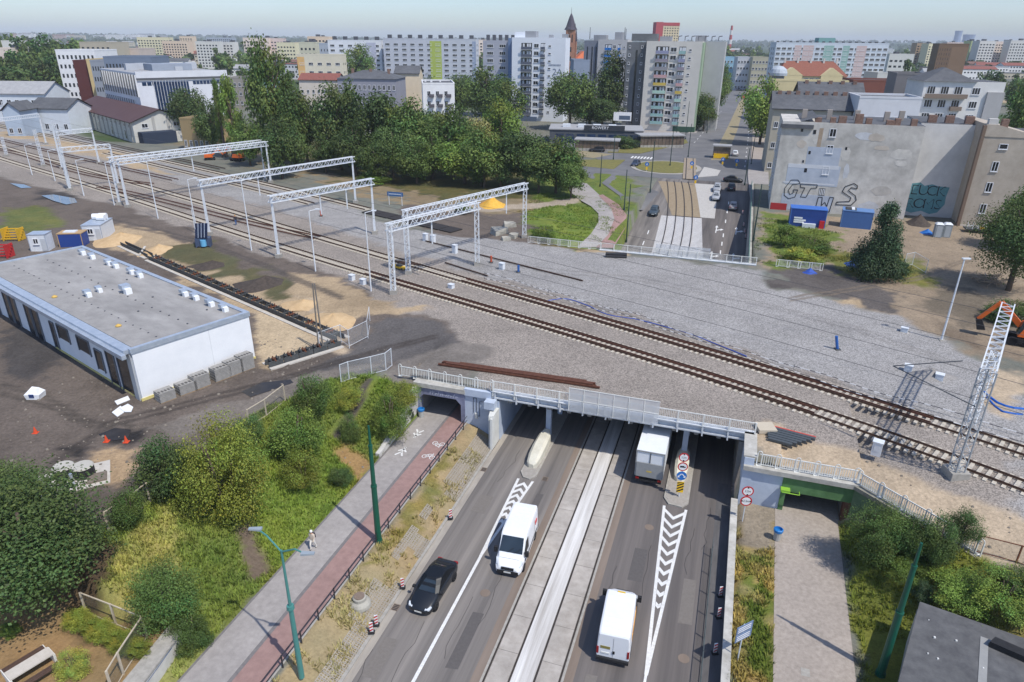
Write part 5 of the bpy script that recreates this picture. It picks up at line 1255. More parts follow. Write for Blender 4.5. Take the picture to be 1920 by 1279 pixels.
for k in range(9): b.box(W*.70+k*.55, W*.70+k*.55+.35, -.05, 0, H*.672, H*.672+.65)
b.build('lettering', SIGNG, t)
MB().box(W*.1, W*.5, -1.2, 0, -1.5, 1.7).build('entrance', wall('entrance_blue', 90,104,128), t)
# --- blue balcony tower
loc, yw, W, H = place(1122, 1177, 74, Y=330, yaw=-18)
t = thing('tower_block', 'grey tower block with bright blue balconies half hidden by trees', 'tower block', loc, yw)
MB().box(0, W, 0, 13, -1.5, H).build('wall', wall('tower_beige', 192,190,188), t); MB().box(-6.5, -.01, 1, 13, -1.5, H-.5).build('stair_wing', wall('tower_dark', 128,132,142, .12), t)
for x in (-5.2, -3.0, -1.2): MB().box(x, x+.5, .95, 1.0, 2, H-3).build('stair_slot', GLD, t)
bl_ = wall('b_blue', 40,120,196); Z = fl(10, 2.4, (H-4)/10)
bal(t, W, 13, 'F', W*.36, Z, W*.23, .9, bl_); bal(t, W, 13, 'F', W*.74, Z, W*.1, .9, bl_); windows(t, W, 13, 'F', [W*.57], [z+.6 for z in Z], W*.1, 1.5, 1); windows(t, W, 13, 'F', [W*.9], [z+.9 for z in Z], .9, .7, 0)
MB().box(W*.5, W*.75, 4, 9, H, H+3).build('lift_room', wall('roof_room', 150,152,156), t); MB().box(-3, W*.2, 4, 9, H-.5, H+1.8).build('lift_room', wall('roof_room', 150,152,156), t)
for x, h in ((-5, 5), (W*.82, 5), (W*.86, 4.4)): MB().cyl((x, 5, H), (x, 5, H+h), .18, .12, 5).build('antenna', VENT, t)
# --- long slab blocks
def slab_block(label, xl, xr, yt, yb, rows, cols, wm, ww=2.9, yaw=-4, D=12, accents=(), chim=8, base=2.0, Y=None, wins=True, cs=1.3):
    loc, yw, W, H = place(xl, xr, yt, yb, yaw, Y); t = body(label, 'apartment_block', loc, yw, W, H, D, wm, 'apartment block')
    zs = fl(rows, base, (H-base-.8)/rows); xs = lin(W/cols*.5, W-W/cols*.5, cols)
    for x0, x1, m in accents: MB().box(W*x0, W*x1, -.03, 0, 0, H-1).build('accent_panel', m, t)
    if wins: windows(t, W, D, 'F', xs, zs, ww, 1.4, 2)
    else: bands(t, W, D, 'F', zs, 1.4, n=cols, gap=(W/cols)*.4)
    bands(t, W, D, 'L', zs, 1.3, x0=2, n=2, gap=3); bands(t, W, D, 'R', zs, 1.3, x0=2, n=2, gap=3)
    for k in range(chim):
        x = W*(k+.5)/chim; MB().box(x-cs, x+cs, D*.3, D*.3+1.4, H, H+cs*2).build('chimney', VENT, t)
    return t
LIL = wall('slab_lilac', 196,199,208)
slab_block('long lilac grey slab block with a lime green stripe behind the trees', 718, 892, 73, 168, 9, 11, LIL, 2.9, -6, accents=((.505,.63,wall('lime', 176,190,92)), (.96,1.0,wall('slab_blue', 150,162,186))), chim=9)
slab_block('white slab block with blue patch left of the long grey block', 614, 714, 76, 165, 9, 6, wall('slab_white', 230,232,236), 2.9, -4, accents=((.72,.9,wall('slab_bluish', 190,192,208)),), chim=5)  # accent is a bluish panel on the right part of the front
slab_block('cream low slab with orange end beside the white slab block', 556, 640, 103, 170, 4, 5, wall('slab_cream', 220,212,190), 2.6, 0, accents=((0,.16,wall('orange', 222,180,118)),), chim=0, Y=430)
# --- pastel slab
PB = wall('pastel_blue', 206,214,224)
slab_block('long pastel slab block with blue, pink and green strips at right', 1456, 1668, 81, 160, 10, 20, PB, 2.3, -4, accents=tuple((a, b_, m) for a, b_, m in ((.17,.23,wall('p_pink',206,184,182)),(.245,.34,wall('p_pink',206,184,182)),(.43,.52,wall('p_green',150,184,178)),(.6,.66,wall('p_green',150,184,178)),(.72,.81,wall('p_pink',206,184,182)))), chim=17, Y=430, cs=.6)
loc, yw, W, H = place(1536, 1567, 71, Y=436, yaw=-4); t = body('small green roof house on top of the pastel slab block', 'roof_house', loc+Vector((0,0,26)), yw, W, H-26, 7, wall('p_teal',130,172,168), 'building', par=0); MB().box(1, W-1, -.05, 0, 2, 3).build('window_strip', GLD, t)
# --- small white four storey house with balconies
loc, yw, W, H = place(792, 852, 158, Y=262, yaw=8)
t = body('small white four-storey house with dark balconies behind the grove', 'house', loc, yw, W, H, 22, wall('white_house', 234,234,234), 'house')
Z = fl(4, 1.2, (H-2)/4); windows(t, W, 22, 'F', [W*.19,W*.46,W*.73], [z+.2 for z in Z], 1.2, 1.7, 1); 
for x in (.27,.54,.81):
    for z in Z:
        b = MB(); b.box(-.9, .9, -1.0, 0, -.15, 0); b.box(-.9, .9, -1.05, -1.0, 0, .9); b.box(-.9, -.85, -1, 0, 0, .9); b.box(.85, .9, -1, 0, 0, .9); b.build('balcony', wall('balc_dark', 96,92,98), t, loc=(W*x, 0, z))
windows(t, W, 22, 'L', lin(2.5, 19, 6), [z+.2 for z in Z], 1.2, 1.6, 1); roofbits(t, W, 22, H, 3, (.8,.8,1.0), wall('white_house', 234,234,234), 3)
# --- grand old house with dark roof, and roofs around
def hip(t, W, D, H, rh, m, ov=.5, name='roof', ridge=None):
    r = min(W, D)/2*.95 if ridge is None else ridge; b = MB()
    if W >= D: a, c = (r, D/2, H+rh), (W-r, D/2, H+rh)
    else: a, c = (W/2, r, H+rh), (W/2, D-r, H+rh)
    P = [(-ov,-ov,H),(W+ov,-ov,H),(W+ov,D+ov,H),(-ov,D+ov,H), a, c]
    b.add(P, [(0,1,5,4),(1,2,5),(2,3,4,5),(3,0,4),(3,2,1,0)] if W >= D else [(0,1,4),(1,2,5,4),(2,3,5),(3,0,4,5),(3,2,1,0)]); return b.build(name, m, t)
def gable(t, W, D, H, rh, m, wm, ov=.5, along='x'):
    b = MB()
    if along == 'x': P = [(-ov,-ov,H-.1),(W+ov,-ov,H-.1),(W+ov,D+ov,H-.1),(-ov,D+ov,H-.1),(-ov,D/2,H+rh),(W+ov,D/2,H+rh)]; F = [(0,1,5,4),(2,3,4,5)]; gb = [[(0,0,H),(0,D,H),(0,D/2,H+rh-.15)],[(W,0,H),(W,D/2,H+rh-.15),(W,D,H)]]
    else: P = [(-ov,-ov,H-.1),(W+ov,-ov,H-.1),(W+ov,D+ov,H-.1),(-ov,D+ov,H-.1),(W/2,-ov,H+rh),(W/2,D+ov,H+rh)]; F = [(0,4,5,3),(1,2,5,4)]; gb = [[(0,0,H),(W,0,H),(W/2,0,H+rh-.15)],[(0,D,H),(W/2,D,H+rh-.15),(W,D,H)]]
    T_ = [(x, y, z+.2) for x, y, z in P]; n = 6
    b.add(P+T_, [tuple(i+n for i in f) for f in F]+[f[::-1] for f in F]); b.build('roof', m, t)
    for g in gb: q = MB(); q.add(g, [(0,1,2)]); q.build('gable_wall', wm, t)
def simple(label, xl, xr, yt, Y, yaw, D, wm, rows, cols, roof='flat', rm=ROOF, rh=3, ww=1.2, wh=1.6, name='house', side=None, far=False, z0=4.7, sidecols=4, chim=0, Hcut=0):
    loc, yw, W, H = place(xl, xr, yt, None, yaw, Y, z0); H -= Hcut
    if roof == 'flat': t = body(label, name, loc, yw, W, H, D, wm, 'building' if name != 'house' else 'house', rm)
    else:
        t = thing(name, label, 'building' if name != 'house' else 'house', loc, yw); MB().box(0, W, 0, D, -1.5, H).build('wall', wm, t)
        if roof == 'hip': hip(t, W, D, H, rh, rm)
        elif roof == 'gx': gable(t, W, D, H, rh, rm, wm, along='x')
        else: gable(t, W, D, H, rh, rm, wm, along='y')
    if rows:
        zs = fl(rows, 1.3, max(1.8, (H-.8)/rows)); xs = lin(W/cols*.5, W-W/cols*.5, cols)
        if far: bands(t, W, D, 'F', zs, wh, n=cols, gap=(W/cols)*.5)
        else: windows(t, W, D, 'F', xs, zs, ww, wh, 1)
        for s in (side or ''): (bands(t, W, D, s, zs, wh, n=sidecols, gap=D/sidecols*.5) if far else windows(t, W, D, s, lin(D/sidecols*.5, D-D/sidecols*.5, sidecols), zs, ww, wh, 1))
    for k in range(chim): x = W*(k+.6)/(chim+.2); MB().box(x-.5, x+.5, D*.4, D*.4+.7, H, H+rh*.6+1.8).build('chimney', CHIM, t)
    return t
simple('grand old grey house with dark hipped roof behind the grove', 632, 742, 147, 300, -4, 18, wall('old_grey', 150,150,160), 3, 12, 'hip', ROOF, 3, 1.1, 2.0, chim=3)
simple('cream gabled house beside the grand old grey house', 740, 785, 138, 330, 0, 14, wall('cream', 226,208,180), 0, 1, 'gx', ROOF, 3)
simple('red roofed low house left of the grand old house', 560, 632, 150, 330, 0, 14, wall('cream2', 214,204,190), 2, 7, 'gx', mat('red_roof', rgb(126,76,66), rgb(148,94,82), scale=1.5), 2.5, 1.1, 1.5)
simple('turquoise old house glimpsed between poplars', 470, 505, 150, 330, 0, 14, wall('turq', 150,180,188), 3, 4, 'flat', ROOF)
simple('grey old house between poplars and office', 425, 470, 147, 340, 0, 14, wall('old_beige', 158,152,144), 3, 5, 'flat', ROOF)
# --- glass office
loc, yw, W, H = place(253, 424, 137, Y=240, yaw=42)
t = thing('office_building', 'modern office with glass curtain wall and white fins left of the grove', 'office', loc, yw)
D = 45; OW = wall('office_white', 216,219,225); 
MB().box(0, W, 0, D, -1.5, H).build('wall', OW, t); MB().box(.4, W-.4, .4, D-.4, H-.2, H+.05).build('roof', ROOFL, t)
MB().box(-.1, W+.1, -.5, .2, H-1.6, H+.4).build('fascia', OW, t); MB().box(0, W, -.52, -.5, H-2.2, H-1.7).build('fascia_line', VENT, t)
for k in range(12): 
    x = W*.17+k*W*.032; MB().box(x, x+W*.032-.16, -.1, .0, -.5, H-3.0).build('glass_pane', GLB, t); MB().box(x-.12, x-.02, -.35, 0, -.5, H-2.4).build('fin', WFR, t)
for k in range(4): MB().box(1.5+k*1.6, 2.8+k*1.6, -.08, 0, H-4, H-2.9).build('glass_pane', GLB, t)
for k in range(10): x = W*.6+k*W*.039; MB().box(x, x+W*.033, -.08, 0, H-4, H-2.9).build('glass_pane', GLB, t)
for z0, z1, x0 in ((H-7.5, H-.6, 0), (H-13, H-8.8, 6), (0, H-14, 2)):
    for k in range(14):
        y = x0+k*(D-x0)/14; MB().box(-.1, 0, y, y+(D-x0)/14-.25, max(0, z0), z1).build('glass_pane', GLB if z0 < H-8 else GLD, t)
        MB().box(-.45, 0, y-.2, y-.08, max(0, z0), z1).build('fin', WFR, t)
for x, z in ((.1,6),(.12,6),(.06,3),(.09,3),(.12,3),(.78,10),(.8,10)): MB().box(W*x, W*x+.6, -.06, 0, z, z+.9).build('window', GLD, t)
roofbits(t, W, D, H, 9, (3, 2, 1.6), wall('roof_unit', 180,184,190), 5); MB().box(W*.3, W*.75, 12, 22, H, H+2.2).build('roof_plant', wall('plant', 150,158,170), t)
simple('glass fronted block with dark window bands behind the office', 193, 282, 108, 290, 6, 20, wall('glass_grey', 120,132,150), 5, 14, far=True, name='office_building')
simple('grey office with small square windows left of the glass office', 168, 200, 115, 300, 6, 20, wall('mid_grey', 150,156,166), 5, 6, far=True, name='office_building', side='L')
simple('dark red and black block left of the offices', 136, 162, 115, 310, 6, 18, wall('maroon', 96,52,50), 0, 4, name='office_building')
simple('narrow cream end wall beside the dark red block', 161, 169, 113, 309, 6, 18, wall('cream3', 214,190,140), 0, 2, name='office_building')
simple('white clinic block with rows of windows at upper left', 103, 176, 95, 330, 4, 22, wall('clinic', 236,236,237), 6, 9, far=True, name='clinic_building')
simple('beige tower like block behind the white clinic', 148, 206, 80, 420, 0, 20, wall('beige_b', 190,180,162), 6, 6, far=True, name='apartment_block')
simple('pale slab with red roof line behind the clinic', 200, 260, 92, 440, 0, 20, wall('pinkish', 206,190,180), 3, 9, far=True, name='apartment_block')
# --- brown roofed warehouse
WHM = wall('warehouse', 206,204,196, .08); BRN = mat('brown_metal_roof', rgb(82,58,56), rgb(100,74,70), scale=1.5, stretch=(4,.3,1), rough=.6, big=.1, bigscale=.1)
A0 = at(255, 268, 4.9); B0 = at(146, 232, 4.9); C0 = at(352, 262, 4.9)
dv = (B0-A0); Lw = dv.length; a_ = math.atan2(dv.y, dv.x)
t = thing('warehouse', 'long cream warehouse with brown metal gable roof beside the tracks', 'warehouse', A0, a_)
Wd = 17.0
MB().box(0, Lw, -Wd, 0, -1, 6.0).build('wall', WHM, t)
b = MB(); P = [(-.8,.8,5.9),(Lw+.8,.8,5.9),(Lw+.8,-Wd/2,9.4),(-.8,-Wd/2,9.4),(-.8,-Wd-.8,5.9),(Lw+.8,-Wd-.8,5.9)]; b.add(P+[(x,y,z+.2) for x,y,z in P], [(3,2,1,0),(4,5,2,3),(6,7,8,9),(9,8,11,10)]); b.build('roof', BRN, t)
q = MB(); q.add([(0,0,6),(0,-Wd,6),(0,-Wd/2,9.3)], [(0,1,2)]); q.build('gable_wall', WHM, t); q = MB(); q.add([(Lw,0,6),(Lw,-Wd/2,9.3),(Lw,-Wd,6)], [(0,1,2)]); q.build('gable_wall', WHM, t)
for k in range(14):
    x = Lw*(k+.5)/14; MB().box(x-.25, x+.25, 0, .25, 0, 5.8).build('pilaster', wall('pilaster', 176,174,168), t)
    if k < 13: MB().box(x+1.2, x+2.0, .0, .06, 4.3, 5.1).build('window', GLD, t)
    if k % 3 == 1: MB().box(x+1.0, x+2.0, .0, .06, .5, 3).build('window', GLD, t)
for y in (-3.5, -13): o = link('window', winmesh(1.8, 1.3, 1), t, loc=(0, y, 4.2), rz=-PI/2)
for y in (-6.2, -10.5): MB().box(-.15, 0, y-.4, y+.4, 0, 7.5).build('pilaster', wall('pilaster', 176,174,168), t)
MB().box(-4.5, -.2, -11, -1, -.5, 3.2).build('dark_annex', wall('navy', 48,58,76), t); MB().box(-2.5, -.2, -15.5, -11.2, -.5, 2.8).build('white_annex', WHM, t)
simple('low beige house right of the warehouse with parked red cars before it', 336, 396, 224, 205, -14, 9, wall('tan', 168,146,108), 1, 6, 'flat', ROOF, ww=.9, wh=1.8)
simple('white station house with grey gable roof at the left edge', 50, 121, 189, 242, -6, 12, wall('station_white', 214,220,226), 1, 4, 'gx', ROOF, 3, 1.4, 1.8, Hcut=2.5)
simple('larger white station building at the left edge behind', -30, 78, 160, 275, 0, 16, wall('station_white', 214,220,226), 2, 7, 'gx', ROOFL, 4, 1.6, 2, Hcut=3)
simple('pale blue gabled end house at the left edge by the tracks', 0, 32, 196, 230, 4, 10, wall('pale_blue', 176,190,206), 1, 2, 'gy', ROOF, 2.5, 1.2, 1.6, Hcut=2)
# --- school with red roof and yellow front
REDR = mat('red_tile', rgb(128,80,66), rgb(150,98,82), scale=2, rough=.85); YEL = wall('school_yellow', 222,206,160)
loc, yw, W, H = place(1458, 1588, 142, Y=300, yaw=-6); t = thing('school', 'cream school with red tiled roof and two front gables', 'school', loc, yw)
MB().box(0, W, 0, 14, -1.5, H).build('wall', YEL, t); hip(t, W, 14, H, 5.5, REDR, ridge=4)
for x in (.2, .78):
    q = MB(); q.prism([(W*x-4.2,0),(W*x+4.2,0),(W*x+4.2,-.5),(W*x-4.2,-.5)], 0, H+.2); q.build('front_bay', YEL, t); q = MB(); q.add([(W*x-4.6,-.55,H+.2),(W*x+4.6,-.55,H+.2),(W*x,-.55,H+3.2),(W*x-4.6,5,H+.2),(W*x+4.6,5,H+.2),(W*x,5,H+3.2)], [(0,1,2),(1,4,5,2),(0,2,5,3)]); q.build('front_gable', [YEL], t)
    windows(t, W, 14, 'F', [W*x], [H-3.0], 2.0, 2.2, 1)
windows(t, W, 14, 'F', [W*k for k in (.04,.34,.42,.5,.58,.66,.94)], [H-3.0, H-7], 1.5, 2.2, 1)
for k in range(5): MB().box(W*(.12+.19*k), W*(.12+.19*k)+.7, 6, 6.7, H+4, H+6.6).build('chimney', wall('chim_white', 210,206,200), t)
simple('long low yellow wall building in front of the school', 1450, 1592, 152, 245, -8, 6, YEL, 0, 1, 'flat', ROOF, name='hall')
loc, yw, W, H = place(1446, 1466, 128, Y=270, yaw=0); t = thing('turret', 'round grey turret with silver dome left of the school', 'tower', loc+Vector((3,0,0)))
MB().lathe([(2.2,0),(2.2,H-2.5)], 12).build('drum', wall('turret_grey', 150,148,146), t); MB().lathe([(3.0,H-2.5),(3.1,H-1.6),(2.6,H-.3),(1.4,H+.6),(.1,H+.9)], 14).build('dome', mat('silver_dome', rgb(170,178,186), rgb(196,203,210), scale=2, rough=.5), t)
# coloured houses at the far end of the street
for lb, xl, xr, yt, Y, c in (('light blue painted house at the far end of the street', 1352, 1382, 108, 520, wall('sky_house', 160,200,220)),('pale four-storey house in the middle at the far end of the street', 1384, 1412, 108, 500, wall('pale_house', 206,208,212)),('beige four-storey house right at the far end of the street', 1412, 1442, 108, 490, wall('sand_house', 190,184,160))):
    simple(lb, xl, xr, yt, Y, -8, 16, c, 5, 5, 'flat', ROOF, ww=1.3, wh=1.5)
# --- graffiti tenement (street aligned): long windowless party wall
PW = mat('party_wall', rgb(180,175,167), rgb(226,221,212), scale=.5, rough=.92, big=.2, bigscale=.12, detail=9); PW2 = mat('party_wall_light', rgb(204,202,198), rgb(228,226,221), scale=.4, rough=.92, big=.12, bigscale=.15, detail=9); BEI = mat('beige_render', rgb(172,160,144), rgb(198,186,170), scale=.5, rough=.92, big=.1, bigscale=.15, detail=8)
z0 = 4.8; gx, gy = XY(6.6, 143.7)
t = thing('tenement', 'old tenement with big bare party wall and large GTWS graffiti', 'tenement', (gx, gy, z0), -A)
W = 24.0; D = 15; H = 17.0
MB().box(0, W, 0, D, -1, H).build('wall', PW, t)
PBL = mat('patch_blue', rgb(176,184,196), rgb(196,202,212), scale=.8, rough=.9, big=.1, bigscale=.3)
for x0, x1, za, zb in ((2.0,11.2,0.5,3.6),(2.2,11.5,5.4,9.2),(5.2,11,9.2,12.6)): MB().box(x0, x1, -.03, 0, za, zb).build('repaired_render', PBL, t)
for x0, x1, za, zb in ((2.2,11.2,8.6,9.3),(1.8,11,5.6,5.9)): MB().box(x0, x1, -.045, -.01, za, zb).build('white_band', wall('band_white', 214,216,220), t)
MB().box(6.6, 7.3, -.02, 0, 9, 16).build('brown_streak', mat('streak', rgb(160,140,118), rgb(184,166,146), scale=1.5), t)
windows(t, W, D, 'F', [9.0], [14.5, 11.5, 7.6], 1.15, 1.5, 1, GLD)
for z in (14.5,): pass
for x, z, s in ((3.4,15.2,.4),(5.6,14.9,.5),(5.4,11.2,.4),(5.2,7.8,.5),(4.6,9.6,.3),(11.6,12.3,.35)): MB().box(x, x+s, -.05, 0, z, z+s*1.5).build('window', GLD, t)
b = MB()
for k in range(4): b.box(8.55+k*.28, 8.70+k*.28, -.06, 0, 3.7, 4.9)
b.box(8.5, 9.6, -.04, 0, 3.6, 5.0, 1); b.build('barred_window', [WFR, GLD], t)
# roof slopes to the street side, chimneys along the party wall
b = MB(); b.add([(0,0,H-1.0),(6,0,H+.9),(6,D,H+.9),(0,D,H-1.0)], [(0,1,2,3)]); b.box(6, W, .2, D, H-.1, H+.05); b.build('roof', ROOF, t)
MB().box(-.3, 5.5, -.4, .4, H-1.2, H-.5).build('eaves_roof', ROOF, t)
for k, x in enumerate((5.6,8.2,9.6,12.4,14.2,17.6,19.0,21.6)): MB().box(x, x+random.uniform(.9,1.6), .1, 1.1, H, H+random.uniform(.8,1.8)).build('chimney', CHIM, t)
for k, (x, y) in enumerate(((3.5,5),(8,6),(13,7),(18,6),(21,9))): MB().box(x, x+.9, y, y+.9, H, H+1.8).build('chimney', wall('chim_pale', 170,160,150), t)
for w_ in lin(2, D-1.5, 4):
    for z in fl(4, 2.5, 3.6): o = link('window', winmesh(1.1, 1.7, 1), t, loc=(0, w_, z), rz=-PI/2)
SPB = flat('spray_black2', rgb(44,46,52), .8)
def stroke(t, pts, wd, m, y=-.06, name='graffiti'):
    b = MB()
    for i in range(len(pts)-1): b.bar((pts[i][0], y, pts[i][1]), (pts[i+1][0], y, pts[i+1][1]), wd, .02, up=(0,1,0))
    return b.build(name, m, t)
G = [(4.9,5.7),(4.4,6.3),(3.2,6.2),(2.3,4.6),(2.4,3.2),(3.3,2.6),(4.4,3.0),(4.7,4.4),(3.9,4.4),(4.0,3.8),(3.4,3.4),(3.0,4.2),(3.6,5.4),(4.3,5.5),(4.9,5.7)]
rs = random.Random(8)
for k in range(18):
    x, z, a, c = rs.uniform(1.5, 22.5), rs.uniform(1, 15.5), rs.uniform(.5, 2.4), rs.uniform(.4, 2.0); x = min(max(x, a+.3), 23.6-a); z = min(max(z, c), 16-c); b = MB(); b.add([(x+a*math.cos(q)*rs.uniform(.6,1), -.012-.0008*k, z+c*math.sin(q)*rs.uniform(.6,1)) for q in np.linspace(0, 2*PI, 13)[:-1]], [list(range(12))]); b.build('plaster_patch', mat('plaster_%d' % (k % 4), rgb(*((212,207,198),(194,188,179),(206,207,209),(202,191,177))[k % 4]), amt=.12, scale=1.5, rough=.95, big=.15, bigscale=.4, detail=8), t)
stroke(t, G, .12, SPB); stroke(t, [(5.0,5.6),(8.0,5.6),(8.0,5.0),(7.0,4.9),(6.4,3.1),(5.4,3.1),(5.9,4.9),(5.1,4.9),(5.0,5.6)], .12, SPB)
stroke(t, [(8.6,3.3),(8.4,.8),(9.3,.6),(9.7,1.4),(10.2,.5),(11.0,.6),(11.3,3.4),(10.6,3.4),(10.4,1.6),(9.9,2.4),(9.4,1.7),(9.3,3.3),(8.6,3.3)], .14, SPB)
stroke(t, [(15.0,5.9),(14.3,6.3),(12.9,5.6),(12.6,4.6),(14.3,3.6),(14.2,2.9),(12.0,2.6),(11.9,2.1),(14.6,2.2),(15.3,3.2),(15.0,4.0),(13.6,4.9),(14.0,5.5),(15.0,5.3),(15.0,5.9)], .15, SPB)
MB().box(.2, 3.2, -.05, 0, .2, 1.6).build('red_white_board', [flat('board_red', rgb(176,44,44), .7)], t); MB().box(.2, 3.2, -.08, 0, -.9, .2).build('red_white_board', [flat('board_white', rgb(214,216,220), .7)], t)
# second, set back party wall with teal graffiti
gx, gy = XY(30.6, 147.6)
t = thing('tenement', 'set back tenement wall with teal graffiti between bare wall and beige house', 'tenement', (gx, gy, z0), -A)
MB().box(0, 9.0, 0, 14, -1, H+.2).build('wall', PW2, t); MB().box(0, 9.0, .2, 14, H+.2, H+.3).build('roof', ROOF, t)
for k, x in enumerate((1.2,4,7.2)): MB().box(x, x+1.4, 1, 2, H+.2, H+1.6).build('chimney', CHIM, t)
TEAL = mat('spray_teal', rgb(96,150,156), rgb(124,176,180), scale=1.2, rough=.85)
b = MB(); b.add([(x, -.02, z) for x, z in ((.4,1.2),(.2,3.2),(.8,4.4),(.7,6.3),(2.2,6.6),(3.0,6.0),(4.2,6.4),(5.2,6.1),(7.2,6.0),(7.0,4.2),(7.1,2.8),(6.2,1.2),(5.0,.8),(3.4,1.3),(1.8,.8))], [list(range(15))]); b.build('graffiti_fill', TEAL, t)
for s, x, z in (('E',1.5,5.1),('U',3.0,5.1),('C',4.4,5.1),('K',6.0,5.1),('R',1.3,2.6),('O',2.8,2.6),('M',4.4,2.6),('S',6.0,2.6)):
    text_part(s, 2.6, SPB, t, (x, -.03, z), ext=.01, name='graffiti')
    text_part(s, 2.1, TEAL, t, (x+.06, -.05, z+.03), ext=.01, name='graffiti')
# beige house, standing forward
gx, gy = XY(39.4, 141.6)
t = thing('house', 'beige rendered house with four small windows in its end wall', 'house', (gx, gy, z0), -A)
MB().box(0, 8.6, 0, 13, -1, 16.0).build('wall', BEI, t); b = MB(); b.add([(-.1,-.1,16.0),(8.7,-.1,16.0),(8.7,-.1,16.2),(1.5,-.1,18),(-.1,-.1,18),(-.1,13,16.0),(8.7,13,16),(8.7,13,16.2),(1.5,13,18),(-.1,13,18)], [(0,1,2,3,4),(9,8,7,6,5),(4,3,8,9),(3,2,7,8),(0,4,9,5)]); b.build('roof_gable', BEI, t)
MB().box(-.5, -.02, -.3, .6, 0, 17.8).build('corner_strip', wall('strip_brown', 132,112,96), t)
windows(t, 8.6, 13, 'F', [3.3], [14.0], 1.3, .9, 0, GLD); windows(t, 8.6, 13, 'F', [2.9], [10.2, 6.6, 2.8], 1.0, 1.7, 1, GLD)
MB().box(0, 8.6, -.06, 0, -.8, .6).build('pale_plinth', wall('plinth', 206,200,188), t); MB().box(2.2, 3.2, .2, 1.2, 17, 18.9).build('chimney', CHIM, t); MB().box(.2, 1.6, .1, 1.2, 18, 18.9).build('chimney', wall('chim_white', 210,206,200), t)
simple('pale grey house partly hidden right of the beige house', 1908, 1990, 270, 128, -18, 12, wall('pale_grey_h', 176,176,174), 0, 2, 'gx', ROOF, 2)
# houses behind the party walls
loc, yw, W, H = place(1735, 1888, 152, Y=178, yaw=-12)
t = body('large white tenement with balconies and grey hipped roof behind the party walls', 'tenement', loc, yw, W, H, 14, wall('ten_white', 226,224,219), 'tenement', par=0); hip(t, W*.62, 13, H, 3, ROOF)
Z = [H-2.9-3.1*k for k in range(4)]; windows(t, W, 14, 'F', [W*.1,W*.27,W*.44], Z, 1.8, 1.8, 2); windows(t, W, 14, 'F', [W*.66], Z, 1.8, 1.6, 2)
MB().box(.3, W*.55, -1.2, 0, Z[0]-.9, Z[0]-.7).build('long_balcony', wall('balc_brown', 140,124,110), t); MB().box(.3, W*.55, -1.25, -1.2, Z[0]-.9, Z[0]+.1).build('balcony_rail', wall('balc_brown', 140,124,110), t)
for z in Z[1:3]: MB().box(W*.38, W*.52, -1.0, 0, z-.6, z+.3).build('balcony', wall('balc_brown', 140,124,110), t)
MB().box(W*.8, W+.1, -.6, 0, -1, H-2.2).build('grey_bay', wall('bay_grey', 180,178,176), t)
simple('white row house with four upper windows behind the party wall', 1612, 1730, 184, 170, -12, 12, wall('row_white', 222,222,224), 3, 4, 'flat', ROOF, ww=1.7, wh=1.5, side='L')
simple('bare grey gable wall left of the large white tenement', 1682, 1738, 140, 200, -16, 12, wall('grey_gable', 136,132,130), 0, 2, 'flat', ROOF)
simple('dark roofed tenement along the street in front of the school', 1452, 1600, 196, 178, -16, 16, wall('ten_cream', 186,178,160), 3, 8, 'gx', ROOF, 3.5, 1.0, 1.4, chim=8, Hcut=1)
simple('second dark roofed tenement behind the street tenement', 1500, 1620, 176, 215, -14, 12, wall('ten_brown', 140,122,108), 0, 8, 'gx', ROOF, 3, chim=5)
simple('red brick low building right of the school trees', 1600, 1690, 152, 250, -10, 14, wall('brick_red', 132,84,72), 1, 6, 'flat', ROOF, name='hall')
simple('white hall behind the pastel slab at right', 1646, 1684, 138, 300, 0, 12, wall('hall_white', 206,206,200), 0, 2, 'flat', ROOFL, name='hall')
# --- church
loc = at(1074, 128, 4.7); loc = Vector((0, 0, 4.7)); Yc = 520.0; u_, f_, d_ = ray(1070, 80); loc = Vector((u_/f_*Yc, Yc, 4.7))
BRK = mat('church_brick', rgb(150,104,84), rgb(178,130,106), scale=.8, rough=.9); SPI = mat('spire_slate', rgb(70,66,76), rgb(92,86,96), scale=1)
t = thing('church', 'brick church with tall dark pointed spire and orange roof', 'church', loc)
hT = zat(1070, 56, Yc)-4.7; hS = zat(1070, 24, Yc)-4.7
MB().box(-3.2, 3.2, 0, 6.4, -1, hT).build('tower', BRK, t); MB().lathe([(4.6,hT),(3.4,hT+2),(1.4,hT+8),(.1,hS)], 8, c=(0,3.2)).build('spire', SPI, t)
for sx in (-1, 1): MB().lathe([(.7,hT),(.1,hT+4)], 5, c=(sx*2.8,.6)).build('pinnacle', SPI, t)
MB().cyl((0,3.2,hS), (0,3.2,hS+3.5), .15, .08, 5).build('cross', SPI, t)
for x in (-1.2, .5): MB().box(x, x+.8, -.06, 0, hT-8, hT-3).build('belfry_opening', GLD, t)
for z in (hT-14, hT-20): MB().box(-.7, .7, -.06, 0, z, z+3).build('window', GLD, t)
MB().box(3.2, 17, 2, 26, -1, 17).build('nave', BRK, t); b = MB(); b.add([(2.6,1.6,17),(17.6,1.6,17),(17.6,26,17),(2.6,26,17),(10,6,23.5),(10,26,23.5)], [(0,1,4),(1,2,5,4),(3,0,4,5),(2,3,5)]); b.build('roof', mat('orange_tile', rgb(196,104,68), rgb(220,128,88), scale=1), t)
for x in (6, 9.5, 13): MB().box(x, x+1.2, 1.94, 2, 7, 14).build('window', GLD, t)
MB().cyl((4.5,10,17), (4.5,10,30), .8, .7, 6).build('side_turret', BRK, t); MB().lathe([(1.0,30),(.1,38)], 6, c=(4.5,10)).build('side_spire', SPI, t)
simple('blue grey hall right of the white tower below the church', 1076, 1106, 114, 330, 0, 20, wall('blue_hall', 148,160,178), 0, 3, 'flat', ROOF, name='hall')
